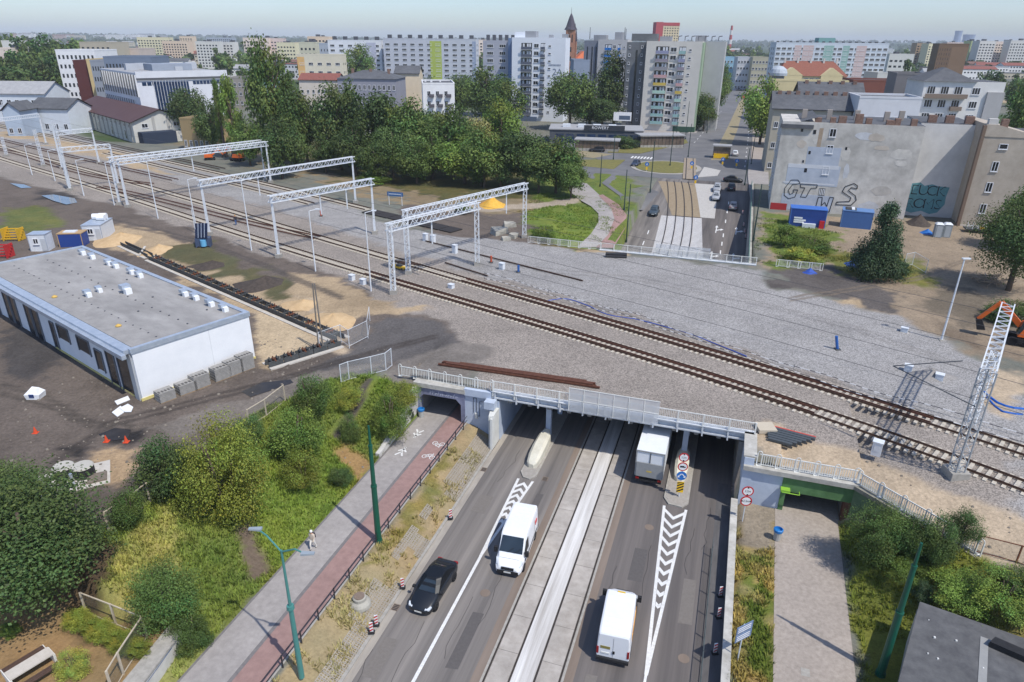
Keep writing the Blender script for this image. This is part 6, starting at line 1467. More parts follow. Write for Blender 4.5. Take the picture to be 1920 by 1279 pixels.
# --- red and white tower far behind
loc, yw, W, H = place(1231, 1275, 43, Y=900, yaw=0); t = body('distant tower block with red end wall on the horizon', 'tower_block', loc, yw, W, H, 20, wall('far_cream', 224,206,170), 'tower block'); MB().box(-.1, W*.3, -.2, 20, 0, H+1).build('red_end', wall('far_red', 186,84,88), t); MB().box(W*.3, W, -.15, 0, H-3, H+.5).build('red_top', wall('far_red', 186,84,88), t); bands(t, W, 20, 'F', fl(17, 2, 2.8), 1.3, n=9, gap=1.6)
# --- far coloured blocks
fb = random.Random(11)
def far_blocks(tag_, specs):
    for lb, xl, xr, yt, Y, c, rows in specs:
        loc, yw, W, H = place(xl, xr, yt, None, fb.uniform(-4, 4), Y, 4.7); H = min(H, 60)
        t = body(lb, 'apartment_block', loc, yw, W, H, 14, c, 'apartment block', par=.8)
        bands(t, W, 14, 'F', fl(rows, 2, (H-3)/rows), 1.4, n=max(4, int(W/3.2)), gap=1.5)
        roofbits(t, W, 14, H, max(2, int(W/14)), (3, 3, 2.2), VENT, len(lb))
cY = wall('f_yellow', 228,220,184); cO = wall('f_orange', 228,206,180); cW = wall('f_white', 218,216,210); cP = wall('f_peach', 230,214,200); cG = wall('f_green', 196,206,150); cB = wall('f_greyblue', 170,178,190); cR = wall('f_rose', 218,198,190); cT = wall('f_tan', 176,152,124)
far_blocks('', (
 ('pale slab block among trees at the far left', 2, 74, 78, 560, cW, 5),('small peach block at the left edge below the pale slab', -20, 22, 92, 430, cP, 4),
 ('yellow striped block near the left horizon', 256, 316, 71, 900, cY, 9),('orange block right of the yellow striped one', 303, 350, 78, 860, cO, 8),('slim orange yellow tower on the left horizon', 336, 360, 69, 1100, cO, 10),
 ('white stepped slab in the left distance', 366, 408, 79, 760, cW, 8),('second white stepped slab in the left distance', 398, 436, 80, 780, cW, 8),('grey white towers on the left horizon', 386, 436, 71, 1200, cB, 11),
 ('long peach slab in the left distance', 455, 500, 72, 820, cP, 8),('rose part of the long slab in the left distance', 500, 530, 73, 830, cR, 8),('yellow low block right of the rose slab', 518, 553, 81, 800, cY, 6),
 ('grey cream block beside the white slab block', 560, 592, 81, 520, wall('f_cream', 208,204,180), 7),('orange banded tower behind the cream block', 576, 616, 70, 700, cO, 10),('second cream grey block nearer the white slab', 598, 622, 83, 500, cB, 7),
 ('tan block in the gap between the slabs', 886, 912, 76, 800, cP, 9),
 ('beige brown tower block in the right distance', 1720, 1745, 82, 900, cT, 10),('yellow tower block in the right distance', 1742, 1768, 83, 880, cY, 10),('yellow green tower right of the brown block', 1822, 1838, 78, 900, cG, 11),
 ('white and violet slab in the right distance', 1838, 1868, 78, 880, cW, 10),('cream slab in the right distance', 1868, 1898, 79, 900, cP, 10),('cream slab at the right edge of the horizon', 1896, 1950, 77, 880, cW, 10),
 ('white low rise terrace right of the pastel slab', 1668, 1715, 103, 560, cW, 5),('pink orange low terrace on the right horizon', 1776, 1812, 80, 1300, cR, 8)))
t = None
loc, yw, W, H = place(1762, 1818, 83, Y=470, yaw=-14); t = body('plain brown tower block with blank end wall at right', 'tower_block', loc, yw, W, H, 14, wall('brown_t', 128,104,82), 'tower block'); MB().box(W*.45, W+.05, -.06, 0, 0, H-1.6).build('blank_panel', wall('brown_l', 142,116,92), t); bands(t, W*.45, 14, 'F', fl(10, 2, (H-3)/10), 1.4, n=5, gap=1.2)
# small far houses and sheds filling the city, each its own low building
cols_ = [wall('h_white', 232,231,228)]*3+[wall('h_white', 232,231,228), wall('h_cream', 208,196,172), wall('h_grey', 160,160,162), wall('h_rose', 190,160,148), wall('h_tan', 170,154,136)]
roofs_ = [ROOF, ROOFL, mat('red_roof', rgb(126,76,66), rgb(148,94,82), scale=1.5), mat('brown_roof', rgb(110,80,70), rgb(132,100,88), scale=1.5)]
def infill(lb, x0, x1, y0, y1, n, hmin=5, hmax=13, wmin=12, wmax=34):
    for k, x in enumerate(sorted(fb.uniform(x0, x1) for _ in range(n))):
        y = fb.uniform(y0, y1); p = at(x, y, 4.7); W = fb.uniform(wmin, wmax); D = fb.uniform(9, 15); H = fb.uniform(hmin, hmax); wm = fb.choice(cols_); rm = fb.choice(roofs_)
        gb_ = fb.random() < .5; lb2 = {'wall_h_white':'white','wall_h_cream':'cream','wall_h_grey':'grey','wall_h_rose':'rose','wall_h_tan':'tan'}[wm.name]+' '+lb+', '+ordw(k+1)+' from left'; t = thing('house', lb2, 'house', p, fb.uniform(-.35, .2), lb); MB().box(0, W, 0, D, -1, H).build('wall', wm, t)
        if gb_: gable(t, W, D, H, fb.uniform(2, 3.5), rm, wm, .4)
        else: MB().box(-.2, W+.2, -.2, D+.2, H, H+.4).build('roof', rm, t)
        rows = max(1, int(H/3.2)); bands(t, W, D, 'F', fl(rows, 1.2, H/rows), 1.3, n=max(3, int(W/2.8)), gap=1.4)
infill('low town house among the roofs in the left distance', 190, 640, 100, 128, 66)
infill('town house behind the glass office and poplars', 425, 640, 132, 160, 12, 7, 12, 12, 24)
infill('low house in the far left distance below the horizon', 0, 640, 84, 96, 40, 6, 16, 20, 60)
infill('low house among the roofs at far right behind the tenement', 1690, 1930, 122, 152, 24, 5, 11)
infill('low house in the far right distance below the horizon', 1340, 1930, 92, 112, 36, 5, 14, 20, 50)
infill('low town house glimpsed between the tower blocks', 760, 1220, 100, 128, 24, 6, 12)
infill('distant block on the pale skyline ridge', 20, 300, 76.5, 79, 22, 22, 40, 50, 120)
# chimney stack and cooling towers on the horizon
u_, f_, d_ = ray(1369, 78); t = thing('chimney_stack', 'tall red and white banded chimney on the horizon', 'chimney', (u_/f_*1500, 1500, 5)); hh = zat(1369, 48, 1500)-5
for k in range(7): MB().cyl((0,0,hh*k/7), (0,0,hh*(k+1)/7), 4.2-.3*k, 3.9-.3*k, 8).build('band', flat('stack_red', rgb(176,70,66), .7) if k % 2 == 0 else flat('stack_white', rgb(220,216,212), .7), t)
for lb, x, yt, wpx in (('left pale blue power plant tower on the right horizon', 1793, 60, 11), ('right wide blue cooling tower on the right horizon', 1814, 67, 18)):
    u_, f_, d_ = ray(x, 80); Y = 4200; hh = zat(x, yt, Y)-5; r = wpx/2*Y/F_*1.05
    t = thing('cooling_tower', lb, 'cooling tower', (u_/f_*Y, Y, 5)); MB().lathe([(r*1.15,0),(r*.98,hh*.4),(r*.9,hh*.75),(r*.98,hh)], 16).build('shell', wall('plant_blue', 140,156,186), t); MB().lathe([(r*.99,hh),(r*.99,hh+6)], 16).build('rim', wall('plant_rim', 120,136,168), t)
# ------------------------------------------------------------------ white building and construction yard
Zr = 9.7; A1 = at(245,655,Zr); B1 = at(465,585,Zr); C1 = at(185,455,Zr)
rzb = math.atan2(B1.y-A1.y, B1.x-A1.x); Wb = (B1-A1).length; Db = (C1-B1).length; zb = 4.35; Hb = Zr-zb
WBW = mat('white_render', rgb(232,234,236), rgb(244,245,246), scale=.6, rough=.8, big=.03, bigscale=.2)
wb = thing('flat_roofed_building', 'new white flat roofed building on the construction yard', 'building', (A1.x, A1.y, zb), rzb)
MB().box(0, Wb, 0, Db, -.6, Hb-.2).build('wall', WBW, wb)
RM = mat('roof_membrane', rgb(148,145,142), rgb(172,169,165), scale=.9, rough=.9, big=.2, bigscale=.35, stretch=(1,.4,1))
MB().box(.35, Wb-.35, .35, Db-.35, Hb-.4, Hb-.12).build('roof', RM, wb)
MB().box(.36, 3.0, .36, Db-.36, Hb-.12, Hb-.1).build('roof_gutter_slope', mat('roof_membrane2', rgb(142,139,136), rgb(166,163,159), scale=.9, rough=.9), wb)
FLS = mat('silver_flashing', rgb(172,184,198), rgb(204,212,222), scale=1.5, rough=.4, metal=.4)
for nm, a in (('parapet',(-.12,Wb+.12,-.1,.33)),('parapet',(-.12,Wb+.12,Db-.33,Db+.1)),('parapet',(Wb-.34,Wb+.12,.33,Db-.33))): MB().box(a[0], a[1], a[2], a[3], Hb-.45, Hb+.02).build(nm, FLS, wb)
b = MB(); b.box(-.55, .3, .33, Db-.33, Hb-.5, Hb-.1); b.box(-.95, -.55, -.1, Db+.1, Hb-.75, Hb-.35); b.build('eaves_gutter', FLS, wb)
for k in range(24): x = 1.2+k*.0; MB().cyl((2.9, 1.2+k*1.5, Hb-.12), (2.9, 1.2+k*1.5, Hb-.04), .08, .08, 6).build('roof_vent_cap', VENT, wb)
for k in range(20): MB().cyl((6.4, 2+k*1.75, Hb-.12), (6.4, 2+k*1.75, Hb-.04), .09, .09, 6).build('roof_vent_cap', VENT, wb)
for x, y in ((9.6,4),(5,9),(8,12),(9,20),(4.4,24),(8.4,28)): MB().cyl((x, y, Hb-.12), (x, y, Hb-.02), .1, .1, 6).build('roof_vent_cap', VENT, wb)
for k, (x, y, s) in enumerate(((10.6,2.2,.8),(10.5,4.6,.8),(10.5,7.6,.8),(10.4,9.6,.8),(6.9,15.2,1.1),(5.2,18,.7),(3.8,17.4,.8),(10.4,19.6,.8),(10.4,21.6,.8),(10.3,25.4,.8),(10.3,27.2,.8),(10.2,31.5,.8),(10.2,34.2,.8))):
    u = thing('roof_unit', None, None); bpy.data.objects.remove(u)
    b = MB(); b.box(x-.3*s, x+.3*s, y-.3*s, y+.3*s, Hb-.12, Hb+.45*s); b.box(x-.42*s, x+.42*s, y+.1, y+.9*s, Hb+.3*s, Hb+.75*s, 1); b.build('ventilation_unit', [WBW, FLS], wb)
for x, y in ((1.9,6.5),(1.4,20)): MB().lathe([(.25,Hb-.1),(.3,Hb+.0),(.1,Hb+.15)], 8, c=(x, y)).build('yellow_drain', flat('drain_yellow', rgb(206,170,90), .8), wb)
# left long side: doors and windows
DK = glassy('yard_glass', rgb(44,46,50))
for y0, y1, z0_, z1_ in ((1.2,3.4,0,4.0),(4.2,5.8,0,4.2),(7.0,8.4,.8,3.0),(9.6,12.2,1.8,3.4),(14.4,17,1.8,3.4),(18.0,18.9,.2,3.2),(22,23.6,0,3.9),(24.2,25.6,0,3.9),(28.5,30,0,3.9),(30.6,32,0,3.9),(34.8,36,0,3.9),(36.4,37.4,0,3.9)):
    MB().box(-.06, .02, y0, y1, z0_+.1, z1_).build('window', DK, wb); b = MB(); b.box(-.12, .0, y0-.12, y0, z0_, z1_+.1); b.box(-.12, 0, y1, y1+.12, z0_, z1_+.1); b.box(-.12, 0, y0, y1, z1_, z1_+.12); b.build('window_frame', flat('frame_grey', rgb(110,114,120), .6), wb)
MB().box(-.16, 0, .2, 1.0, 0, Hb-.6).build('grey_pier', wall('pier', 176,180,184), wb)
MB().box(-.1, Wb+.05, -.07, 0, -.6, .35).build('yellow_insulation', mat('insul', rgb(206,190,110), rgb(224,212,150), scale=2), wb); MB().box(-.07, 0, .0, Db*.5, -.6, .25).build('yellow_insulation', mat('insul', rgb(206,190,110), rgb(224,212,150), scale=2), wb)
MB().box(Wb*.62, Wb*.62+.05, -.012, 0, .4, Hb-.5).build('wall_joint', wall('joint', 220,222,224), wb)
def bxt(b, x0, x1, y0, y1, z0, z1, mi=0): return b.box(x0, x1, y0, y1, z0, z1, mi)
# pallets of kerb stones along the white wall
PAV = mat('paver_grey', rgb(140,138,134), rgb(166,163,158), scale=3, rough=.92)
for k, (x, h, w_, lb) in enumerate(((.9,1.0,1.5,'nearest the corner'),(2.9,1.0,1.7,'second from the corner'),(4.3,1.35,1.6,'third from the corner'),(6.5,1.4,1.7,'fourth from the corner'),(7.9,1.5,1.6,'fifth from the corner'),(9.2,1.6,1.5,'last one by the trench'))):
    p = wb.matrix_world if False else Matrix.Translation((A1.x, A1.y, zb)) @ Matrix.Rotation(rzb, 4, 'Z'); q = p @ Vector((x+.6, -1.3, 0)); t = thing('paver_pallet', 'stacked grey concrete pavers against the white wall, '+lb, 'pallet', q, rzb, 'paver stacks at the white wall')
    n = int(h/.16)
    for i in range(n): MB().box(-w_/2+.02*(i % 2), w_/2-.02*((i+1) % 2), -.55, .55, .12+i*.16, .12+i*.16+.14).build('paver_layer', PAV, t)
    MB().box(-w_/2, w_/2, -.55, .55, -.05, .1).build('pallet_base', mat('pallet_wood', rgb(150,126,96), rgb(176,152,120), scale=4), t)
    for i in range(5): MB().box(-w_/2+.08+i*w_/5, -w_/2+w_/5-.06+i*w_/5, -.4, -.05, .12+n*.16, .13+n*.16).build('top_hollow', flat('hollow_dark', rgb(86,84,82), .9), t)
# foundation strips with rusty formwork
FNC = mat('foundation_concrete', rgb(184,178,168), rgb(208,202,192), scale=1.5, rough=.9); IRON = mat('formwork_steel', rgb(66,70,72), rgb(92,94,94), scale=2, rough=.7); RST = mat('rusty_iron', rgb(104,62,44), rgb(134,86,62), scale=3, rough=.9)
fo = thing('foundation', 'long concrete foundation strip in steel formwork beside the white building', 'foundation')
def fstrip(p, q, w=1.3, seg=9, tops=True):
    p = Vector(p); q = Vector(q); p.z = q.z = 4.25; d = (q-p); L = d.length; d /= L; n = Vector((-d.y, d.x, 0)); up = Vector((0,0,1))
    MB().bar(p+n*(w/2+.35)+up*.1, q+n*(w/2+.35)+up*.1, .5, .35).build('concrete_edge', FNC, fo); MB().bar(p-n*(w/2+.35)+up*.1, q-n*(w/2+.35)+up*.1, .5, .3).build('concrete_edge', FNC, fo)
    MB().bar(p+up*.05, q+up*.05, w, .1).build('trench_floor', flat('trench_dark', rgb(54,48,44), .95), fo)
    for k in range(seg):
        a = p+d*(L*k/seg); b_ = p+d*(L*(k+1)/seg-.08)
        for s in (-1, 1): MB().bar(a+n*s*w*.42+up*.4, b_+n*s*w*.42+up*.4, .1, .7).build('form_panel', IRON, fo)
        if tops:
            for j in range(3): c = a.lerp(b_, .25+.25*j); b = MB(); b.bar(c-n*w*.5+up*.75, c+n*w*.5+up*.75, .12, .1); b.bar(c+n*.3+up*.5, c+n*.3+up*1.1, .1); b.bar(c-n*.2+up*.5, c-n*.2+up*1.05, .1); b.build('tie_beam', RST if j == 1 else IRON, fo)
fstrip(at(286,487,4.3), at(640,640,4.3), 1.2, 12); fstrip(at(636,648,4.3), at(500,690,4.3), 1.0, 5); fstrip(at(232,461,4.3), at(283,484,4.3), .9, 2, False)
MB().bar(at(272,462,5.0), at(262,478,4.6), .3, .1).build('plank', FNC, None, 'loose pale plank leaning over the far end of the foundation trench', 'plank')
fl_ = MB(); P = [at(x, y, 4.3) for x, y in ((478,600),(600,652),(490,683))]
# cabins, containers and gear at left
def cabin(label, px, L, Wd, H, m, rm, rz, win=True, name='site_cabin', Z=4.4, cat='cabin'):
    p = at(*px, Z); t = thing(name, label, cat, p, rz); b = MB(); b.box(0, L, 0, Wd, 0, H); b.build('wall', m, t); MB().box(-.05, L+.05, -.05, Wd+.05, H, H+.12).build('roof', rm, t)
    for x in (0, L-.12): MB().box(x, x+.12, -.03, 0, 0, H).build('corner_post', rm, t)
    if win: link('window', winmesh(min(1.3, L*.3), .9, 1, GLD), t, loc=(L*.42, 0, H*.45)); MB().box(L*.68, L*.68+.75, -.05, 0, .1, 2.0).build('door', flat('door_grey', rgb(190,194,198), .6), t)
    return t
CW = flat('cabin_white', rgb(220,224,228), .5); CB = flat('cabin_blue', rgb(34,66,140), .5)
rzc = math.radians(8)
cabin('small white site cabin with white roof sheet at the left', (58,472), 2.6, 2.2, 2.6, CW, FLS, rzc)
t = cabin('blue open topped site container between two white cabins', (112,464), 3.6, 2.3, 2.1, CB, flat('ply', rgb(180,150,110), .9), rzc, False); MB().box(.8, 2.6, .4, 1.6, 2.22, 2.4).build('white_sheet', CW, t)
t = cabin('white site cabin with big rolls stored on its roof', (158,452), 3.0, 5.0, 2.5, CW, FLS, rzc)
for k, (x, y) in enumerate(((1.0,4.0),(2.0,3.2),(1.9,4.3))): MB().cyl((x-.6, y, 3.1), (x+.6, y, 3.1), .5, .5, 10).build('roll', WBW, t)
p = at(384,466,4.7); t = thing('solar_trailer', 'camera surveillance trailer with tilted solar panels beside the tracks', 'trailer', p, .2)
MB().box(-1.1, 1.1, -.7, .7, .35, 1.8).build('body', flat('trailer_grey', rgb(70,84,110), .5), t); b = MB(); b.add([(-1.0,-.6,1.85),(.9,-1.0,2.0),(.9,.6,3.9),(-1.0,.8,3.9),(-1.0,-.6,1.78),(.9,-1.0,1.93),(.9,.6,3.82),(-1.0,.8,3.82)], [(0,1,2,3),(7,6,5,4),(0,4,5,1),(1,5,6,2),(2,6,7,3),(3,7,4,0)]); b.build('solar_panel', glassy('solar', rgb(22,30,52)), t)
for k in range(3): f = (k+1)/4; MB().bar((-1+1.9*f, -.6-.4*f, 1.89+.15*f), (-1+1.9*f, .8-.2*f, 3.93), .05, .03).build('panel_seam', FLS, t)
MB().lathe([(.45,.6),(.45,1.6)], 10, c=(.1,-.72)).build('emblem', flat('emblem_cyan', rgb(110,180,220), .5), t)
for x in (-.7, .7): MB().cyl((x,-.75,.3), (x,-.6,.3), .3, .3, 10).build('wheel', flat('tyre', rgb(34,34,36), .9), t)
MB().cyl((-1,.3,1.8), (-1,.3,6.5), .06, .04, 6).build('mast', GALV, t)
# puddles
PUD = mat('puddle', rgb(96,104,112), rgb(120,128,136), scale=.8, rough=.06, spec=.9)
def puddle(label, pts, Z=4.42):
    P = [gnd(x, y) for x, y in pts]; z = max(p.z for p in P)+.03
    b = MB(); b.add([(p.x, p.y, z) for p in P], [list(range(len(P)))]); b.build('puddle', PUD, None, label, 'puddle')
puddle('large pale puddle beside the tracks at left', [(78,368),(100,365),(140,372),(145,380),(125,385),(100,378)]); puddle('thin puddle left of the large one', [(18,344),(45,346),(60,352),(40,354)])
PUD = mat('wet_mud', rgb(44,42,42), rgb(62,58,56), scale=1.2, rough=.35)
puddle('dark puddle on the dirt lane below the paver stacks', [(452,735),(490,718),(545,712),(550,718),(500,735),(470,745)]); puddle('black wet patch on the yard above the bushes', [(185,815),(215,803),(246,806),(240,822),(205,828)])
# boards, boxes, debris
def sheet(label, pts, Z, m, h=.06, name='board', cat='board'):
    P = [tuple(at(x, y, Z)[:2]) for x, y in pts]; MB().prism(P, Z, Z+h).build(name, m, None, label, cat)
sheet('white insulation board lying at the corner of the white building', [(215,753),(240,743),(244,750),(220,760)], 4.42, WBW); sheet('white insulation board overlapping another on the yard', [(224,766),(240,758),(250,764),(246,773),(234,773)], 4.5, WBW); sheet('lowest white insulation board on the yard', [(210,774),(226,762),(238,770),(220,782)], 4.42, WBW)
p = at(68,745,4.4); t = thing('white_bag', 'white big bag of material on the yard', 'bag', p); MB().loft([[(-.6,-.5,0),(.6,-.5,0),(.6,.5,0),(-.6,.5,0)],[(-.7,-.55,.5),(.7,-.5,.5),(.65,.55,.5),(-.6,.5,.5)],[(-.3,-.3,.9),(.35,-.25,.95),(.3,.3,.9),(-.3,.25,1.0)]]).build('sack', WBW, t); MB().box(-.25,.2,-.56,-.5,.25,.55).build('print', flat('navy_print', rgb(40,60,110), .8), t)
p = at(140,902,4.35); t = thing('pump_station', 'concrete slab with two black tanks and a pallet beside the bushes', 'tank slab', p, .5)
MB().box(-2.4, 2.4, -1.6, 1.8, -.1, .12).build('slab', FNC, t)
for x, y, lid in ((-.6,.9,1),(.7,.3,0)): MB().lathe([(.75,.1),(.75,.95)], 14, c=(x,y)).build('tank', flat('tank_black', rgb(40,40,42), .7), t); MB().lathe([(.78,.95),(.7,1.05)], 14, c=(x,y)).build('lid', wall('lid_pale', 190,186,176), t)
MB().cyl((0,-.9,.1), (0,-.9,1.2), .12, .12, 8).build('pipe', FLS, t); b = MB()
for k in range(6): b.box(.9, 2.2, -1.2+k*.2, -1.06+k*.2, .14, .3)
b.build('pallet', mat('pallet_grey', rgb(120,110,100), rgb(140,130,118), scale=4), t)
ORG = flat('cone_orange', rgb(214,78,40), .7)
for px, lb in (((200,828),'left orange marker on the black wet patch'),((237,829),'right orange marker on the black wet patch'),((67,812),'lone orange marker on the yard')):
    p = at(*px, 4.4); t = thing('marker_cone', lb, 'cone', p); MB().lathe([(.18,.03),(.03,.6)], 8).build('cone', ORG, t); MB().box(-.22,.22,-.22,.22,0,.04).build('base', ORG, t)
p = at(138,640,4.4); t = thing('tool_table', 'site workbench with red tarpaulin beside the white building', 'workbench', p, rzb); MB().box(-.8,.8,-.5,.5,.75,.85).build('top', mat('pallet_wood', rgb(150,126,96), rgb(176,152,120), scale=4), t); [MB().box(x,x+.08,y,y+.08,0,.75).build('leg', IRON, t) for x in (-.75,.67) for y in (-.45,.37)]; MB().loft([[(.3,.3,.0),(1.5,.3,0),(1.5,1.3,0),(.3,1.3,0)],[(.5,.5,1.0),(1.3,.5,1.1),(1.3,1.1,1.0),(.5,1.1,1.1)]]).build('red_tarpaulin', flat('tarp_red', rgb(160,40,48), .8), t)
for px, lb, m in (((8,482),'red scaffold stack at the left edge','tarp_red2'),((30,450),'yellow hopper at the left edge behind the red stack','hop')):
    p = at(*px, 4.4); t = thing('scaffold_stack', lb, 'equipment', p); mm = flat(m, rgb(186,40,40) if m != 'hop' else rgb(214,170,40), .7)
    for k in range(5): MB().bar((-2+.1*k,-.6+.3*k,.3+.35*k), (1.2,-.4+.3*k,.35+.35*k), .18).build('tube', mm, t)
    for x in (-1.6, .9): MB().box(x,x+.15,-.8,1.0,0,2.0).build('frame', mm, t)
p = at(1400,560,5.2)
# black pipe bundle near the far railing
p = at(1155,482,5.2); t = thing('pipe_bundle', 'bundle of thick black pipes on the ballast near the far railing', 'pipe bundle', p, -.1)
for k, (y, z) in enumerate(((-.35,.2),(0,.2),(.35,.2),(-.17,.5),(.17,.5))): MB().cyl((-1.6,y,z), (1.6,y,z), .18, .18, 8).build('pipe', flat('pipe_black', rgb(40,40,44), .6), t)
# dark planks with red edging near the right abutment
p = at(1428,800,5.15); q = at(1528,826,5.15); d = (q-p).normalized(); n = Vector((-d.y,d.x,0)); t = thing('duct_stack', 'stack of dark cable ducts with red pipe beside the track near the right abutment', 'duct stack')
for k in range(6): MB().bar(p-n*(k*.38)+d*(.4+k*.1)+Vector((0,0,.12)), q-n*(k*.38)-d*(.3*k)+Vector((0,0,.12)), .3, .22).build('duct', flat('duct_grey', rgb(74,80,84), .7), t)
MB().cyl(p+n*.35+Vector((0,0,.1)), q+n*.35+Vector((0,0,.1)), .1, .1, 6).build('red_pipe', flat('pipe_red', rgb(206,80,66), .6), t); MB().box(p.x-.6, p.x+.9, p.y-1.2, p.y+.2, 5.16, 5.5).build('end_crate', wall('crate_beige', 196,184,164), t)
# piles: sand, stone, ballast heap
def heap(label, px, r, h, m, name='heap', Z=5.1, cat='heap', seed=0, asp=1.0):
    p = at(*px, Z); b = MB(); vs = []; fs = []; n, k = 18, 6; rg = random.Random(seed); ph = [rg.uniform(0,6.28) for _ in range(4)]
    for i in range(k+1):
        f = i/k; 
        for j in range(n):
            a = 2*PI*j/n; w = 1+.13*math.sin(2*a+ph[0])+.08*math.sin(5*a+ph[1]); rr_ = r*(1-f)*w; vs.append((rr_*math.cos(a), rr_*math.sin(a)*asp, -.1+h*(f**1.25)*(1+.08*math.sin(3*a+ph[2]))))
    for i in range(k):
        for j in range(n): fs.append((i*n+j, i*n+(j+1) % n, (i+1)*n+(j+1) % n, (i+1)*n+j))
    b.add(vs, fs); b.build(name, m, None, label, cat, loc=p, smooth=True)
heap('bright yellow sand heap below the right end of the grove', (924,386), 3.0, 2.0, mat('yellow_sand', rgb(212,160,60), rgb(232,186,88), scale=2, rough=.95), 'sand_heap')
SNM = mat('pale_sand', rgb(186,156,116), rgb(208,180,140), scale=1.2, rough=.95, bump=.5); BLM = mat('ballast_heap', rgb(128,124,120), rgb(164,160,156), scale=7, rough=.95, bump=.8); DKM = mat('dark_soil', rgb(62,56,52), rgb(92,82,74), scale=2.2, rough=.95, bump=.8)
heap('grey ballast heap on the fresh ballast at right', (1745,705), 2.6, .9, BLM, 'stone_heap', seed=3, asp=.6)
heap('sand heap behind the white cabins', (230,452), 4.6, 1.5, SNM, 'sand_heap', 4.4, seed=1); heap('sand spoil heap at the head of the trench', (300,470), 3.2, 1.1, SNM, 'sand_heap', 4.5, seed=2)
heap('long dark soil heap between trench and tracks, left part', (400,500), 4.5, 1.0, DKM, 'soil_heap', 4.5, seed=5, asp=.5); heap('dark soil heap with tarpaulin scraps between trench and tracks', (500,532), 5.0, 1.2, DKM, 'soil_heap', 4.6, seed=6, asp=.6); heap('pale sand heap at the right end of the trench', (625,600), 3.4, .9, SNM, 'sand_heap', 4.6, seed=7); heap('sand heap beside the lone wooden post', (570,570), 2.6, .7, SNM, 'sand_heap', 4.6, seed=8)
CRM = mat('broken_concrete', rgb(150,146,136), rgb(186,182,170), scale=1.5, rough=.95)
rk = random.Random(4)
for k, (x, y, s, lb) in enumerate(((935,438,1.5,'largest pale broken concrete block below the grove'),(955,425,1.2,'pale concrete slab leaning on the rubble below the grove'),(962,445,1.0,'small broken concrete block right of the rubble'),(948,450,.8,'lowest broken concrete chunk beside the ballast'))):
    p = at(x, y, 5.1); t = thing('concrete_block', lb, 'rubble', p, rk.uniform(0, 3)); b = MB(); b.loft([[(-s,-s*.7,-.2),(s,-s*.6,-.2),(s*.9,s*.7,-.2),(-s*.8,s*.6,-.2)],[(-s*.9,-s*.6,s*.5),(s*.8,-s*.7,s*.7),(s*.8,s*.6,s*.6),(-s*.7,s*.5,s*.8)]]); b.build('block', CRM, t)
# station sign, signal boxes, small lineside things
p = at(742,385,5.1); t = thing('station_sign', 'blue station name board on two posts below the grove', 'sign', p, -.3)
for x in (-1.4, 1.4): MB().cyl((x,0,0), (x,0,2.5), .06, .06, 6).build('post', GALV, t)
MB().box(-1.7, 1.7, -.05, .05, 1.8, 2.6).build('board', flat('sign_blue', rgb(44,96,150), .5), t); b = MB()
for k in range(10): b.box(-1.3+k*.26, -1.12+k*.26, -.06, -.05, 2.1, 2.32)
b.build('lettering', CW, t)
for k, (x, y, h, lb) in enumerate(((798,452,1.2,'white cabinet under the portal girder, left of the pair'),(812,455,1.2,'white cabinet under the portal girder, right of the pair'),(853,475,1.3,'grey cabinet at the foot of the front portal leg'),(1642,850,1.1,'pale marker box beside the nearest track at right'),(941,505,.9,'pale block right of the front portal leg'),(846,540,.5,'flat pale block beside the nearest track'),(1702,695,.6,'white drum on the ballast, left of the heap'),(1760,712,.6,'white drum on the ballast, right of the heap'),(660,525,.7,'white concrete ring block beside the sand, left one'),(681,533,.7,'white concrete block beside the sand, right one'),(1695,622,.5,'small white box on the ballast near the lamp post'))):
    p = at(x, y, 5.1); t = thing('lineside_cabinet', lb, 'cabinet', p, -.6); MB().box(-.35,.35,-.3,.3,-.1,h).build('box', CW, t); MB().box(-.4,.4,-.35,.35,h,h+.07).build('lid', GALV, t); MB().box(-.2,.2,-.32,-.3,h*.3,h*.8).build('door', GALV, t)
for px, lb, m in (((921,492),'orange pipe stub standing on the fresh ballast','pipe_o'),((972,510),'blue valve post on the ballast beside the rusty rail','pipe_b'),((1570,655),'blue leaning marker post on the fresh ballast','pipe_b2'),((602,405),'orange pipe stub beyond the middle track','pipe_o2')):
    p = at(*px, 5.15); t = thing('marker_post', lb, 'marker', p); c = rgb(190,86,56) if 'o' in m.split('_')[1] else rgb(40,96,170); q = Vector((-.35,.1,1.5)) if 'leaning' in lb else Vector((0,0,1.0)); MB().cyl((0,0,0), q, .16, .16, 8).build('stub', flat(m, c, .6), t); MB().box(-.3,.3,-.3,.3,-.05,.08).build('foot', IRON, t)
p = at(748,503,5.2); t = thing('track_tool', 'yellow track trolley lying beside the second track', 'trolley', p, -.6); YLW = flat('tool_yellow', rgb(224,178,30), .5); MB().box(-1.2,1.2,-.35,.35,.1,.35).build('frame', YLW, t); MB().box(-.3,.5,-.3,.3,.35,.6).build('engine', IRON, t); [MB().cyl((x,-.4,.15),(x,.4,.15),.15,.15,8).build('roller', IRON, t) for x in (-.9,.9)]
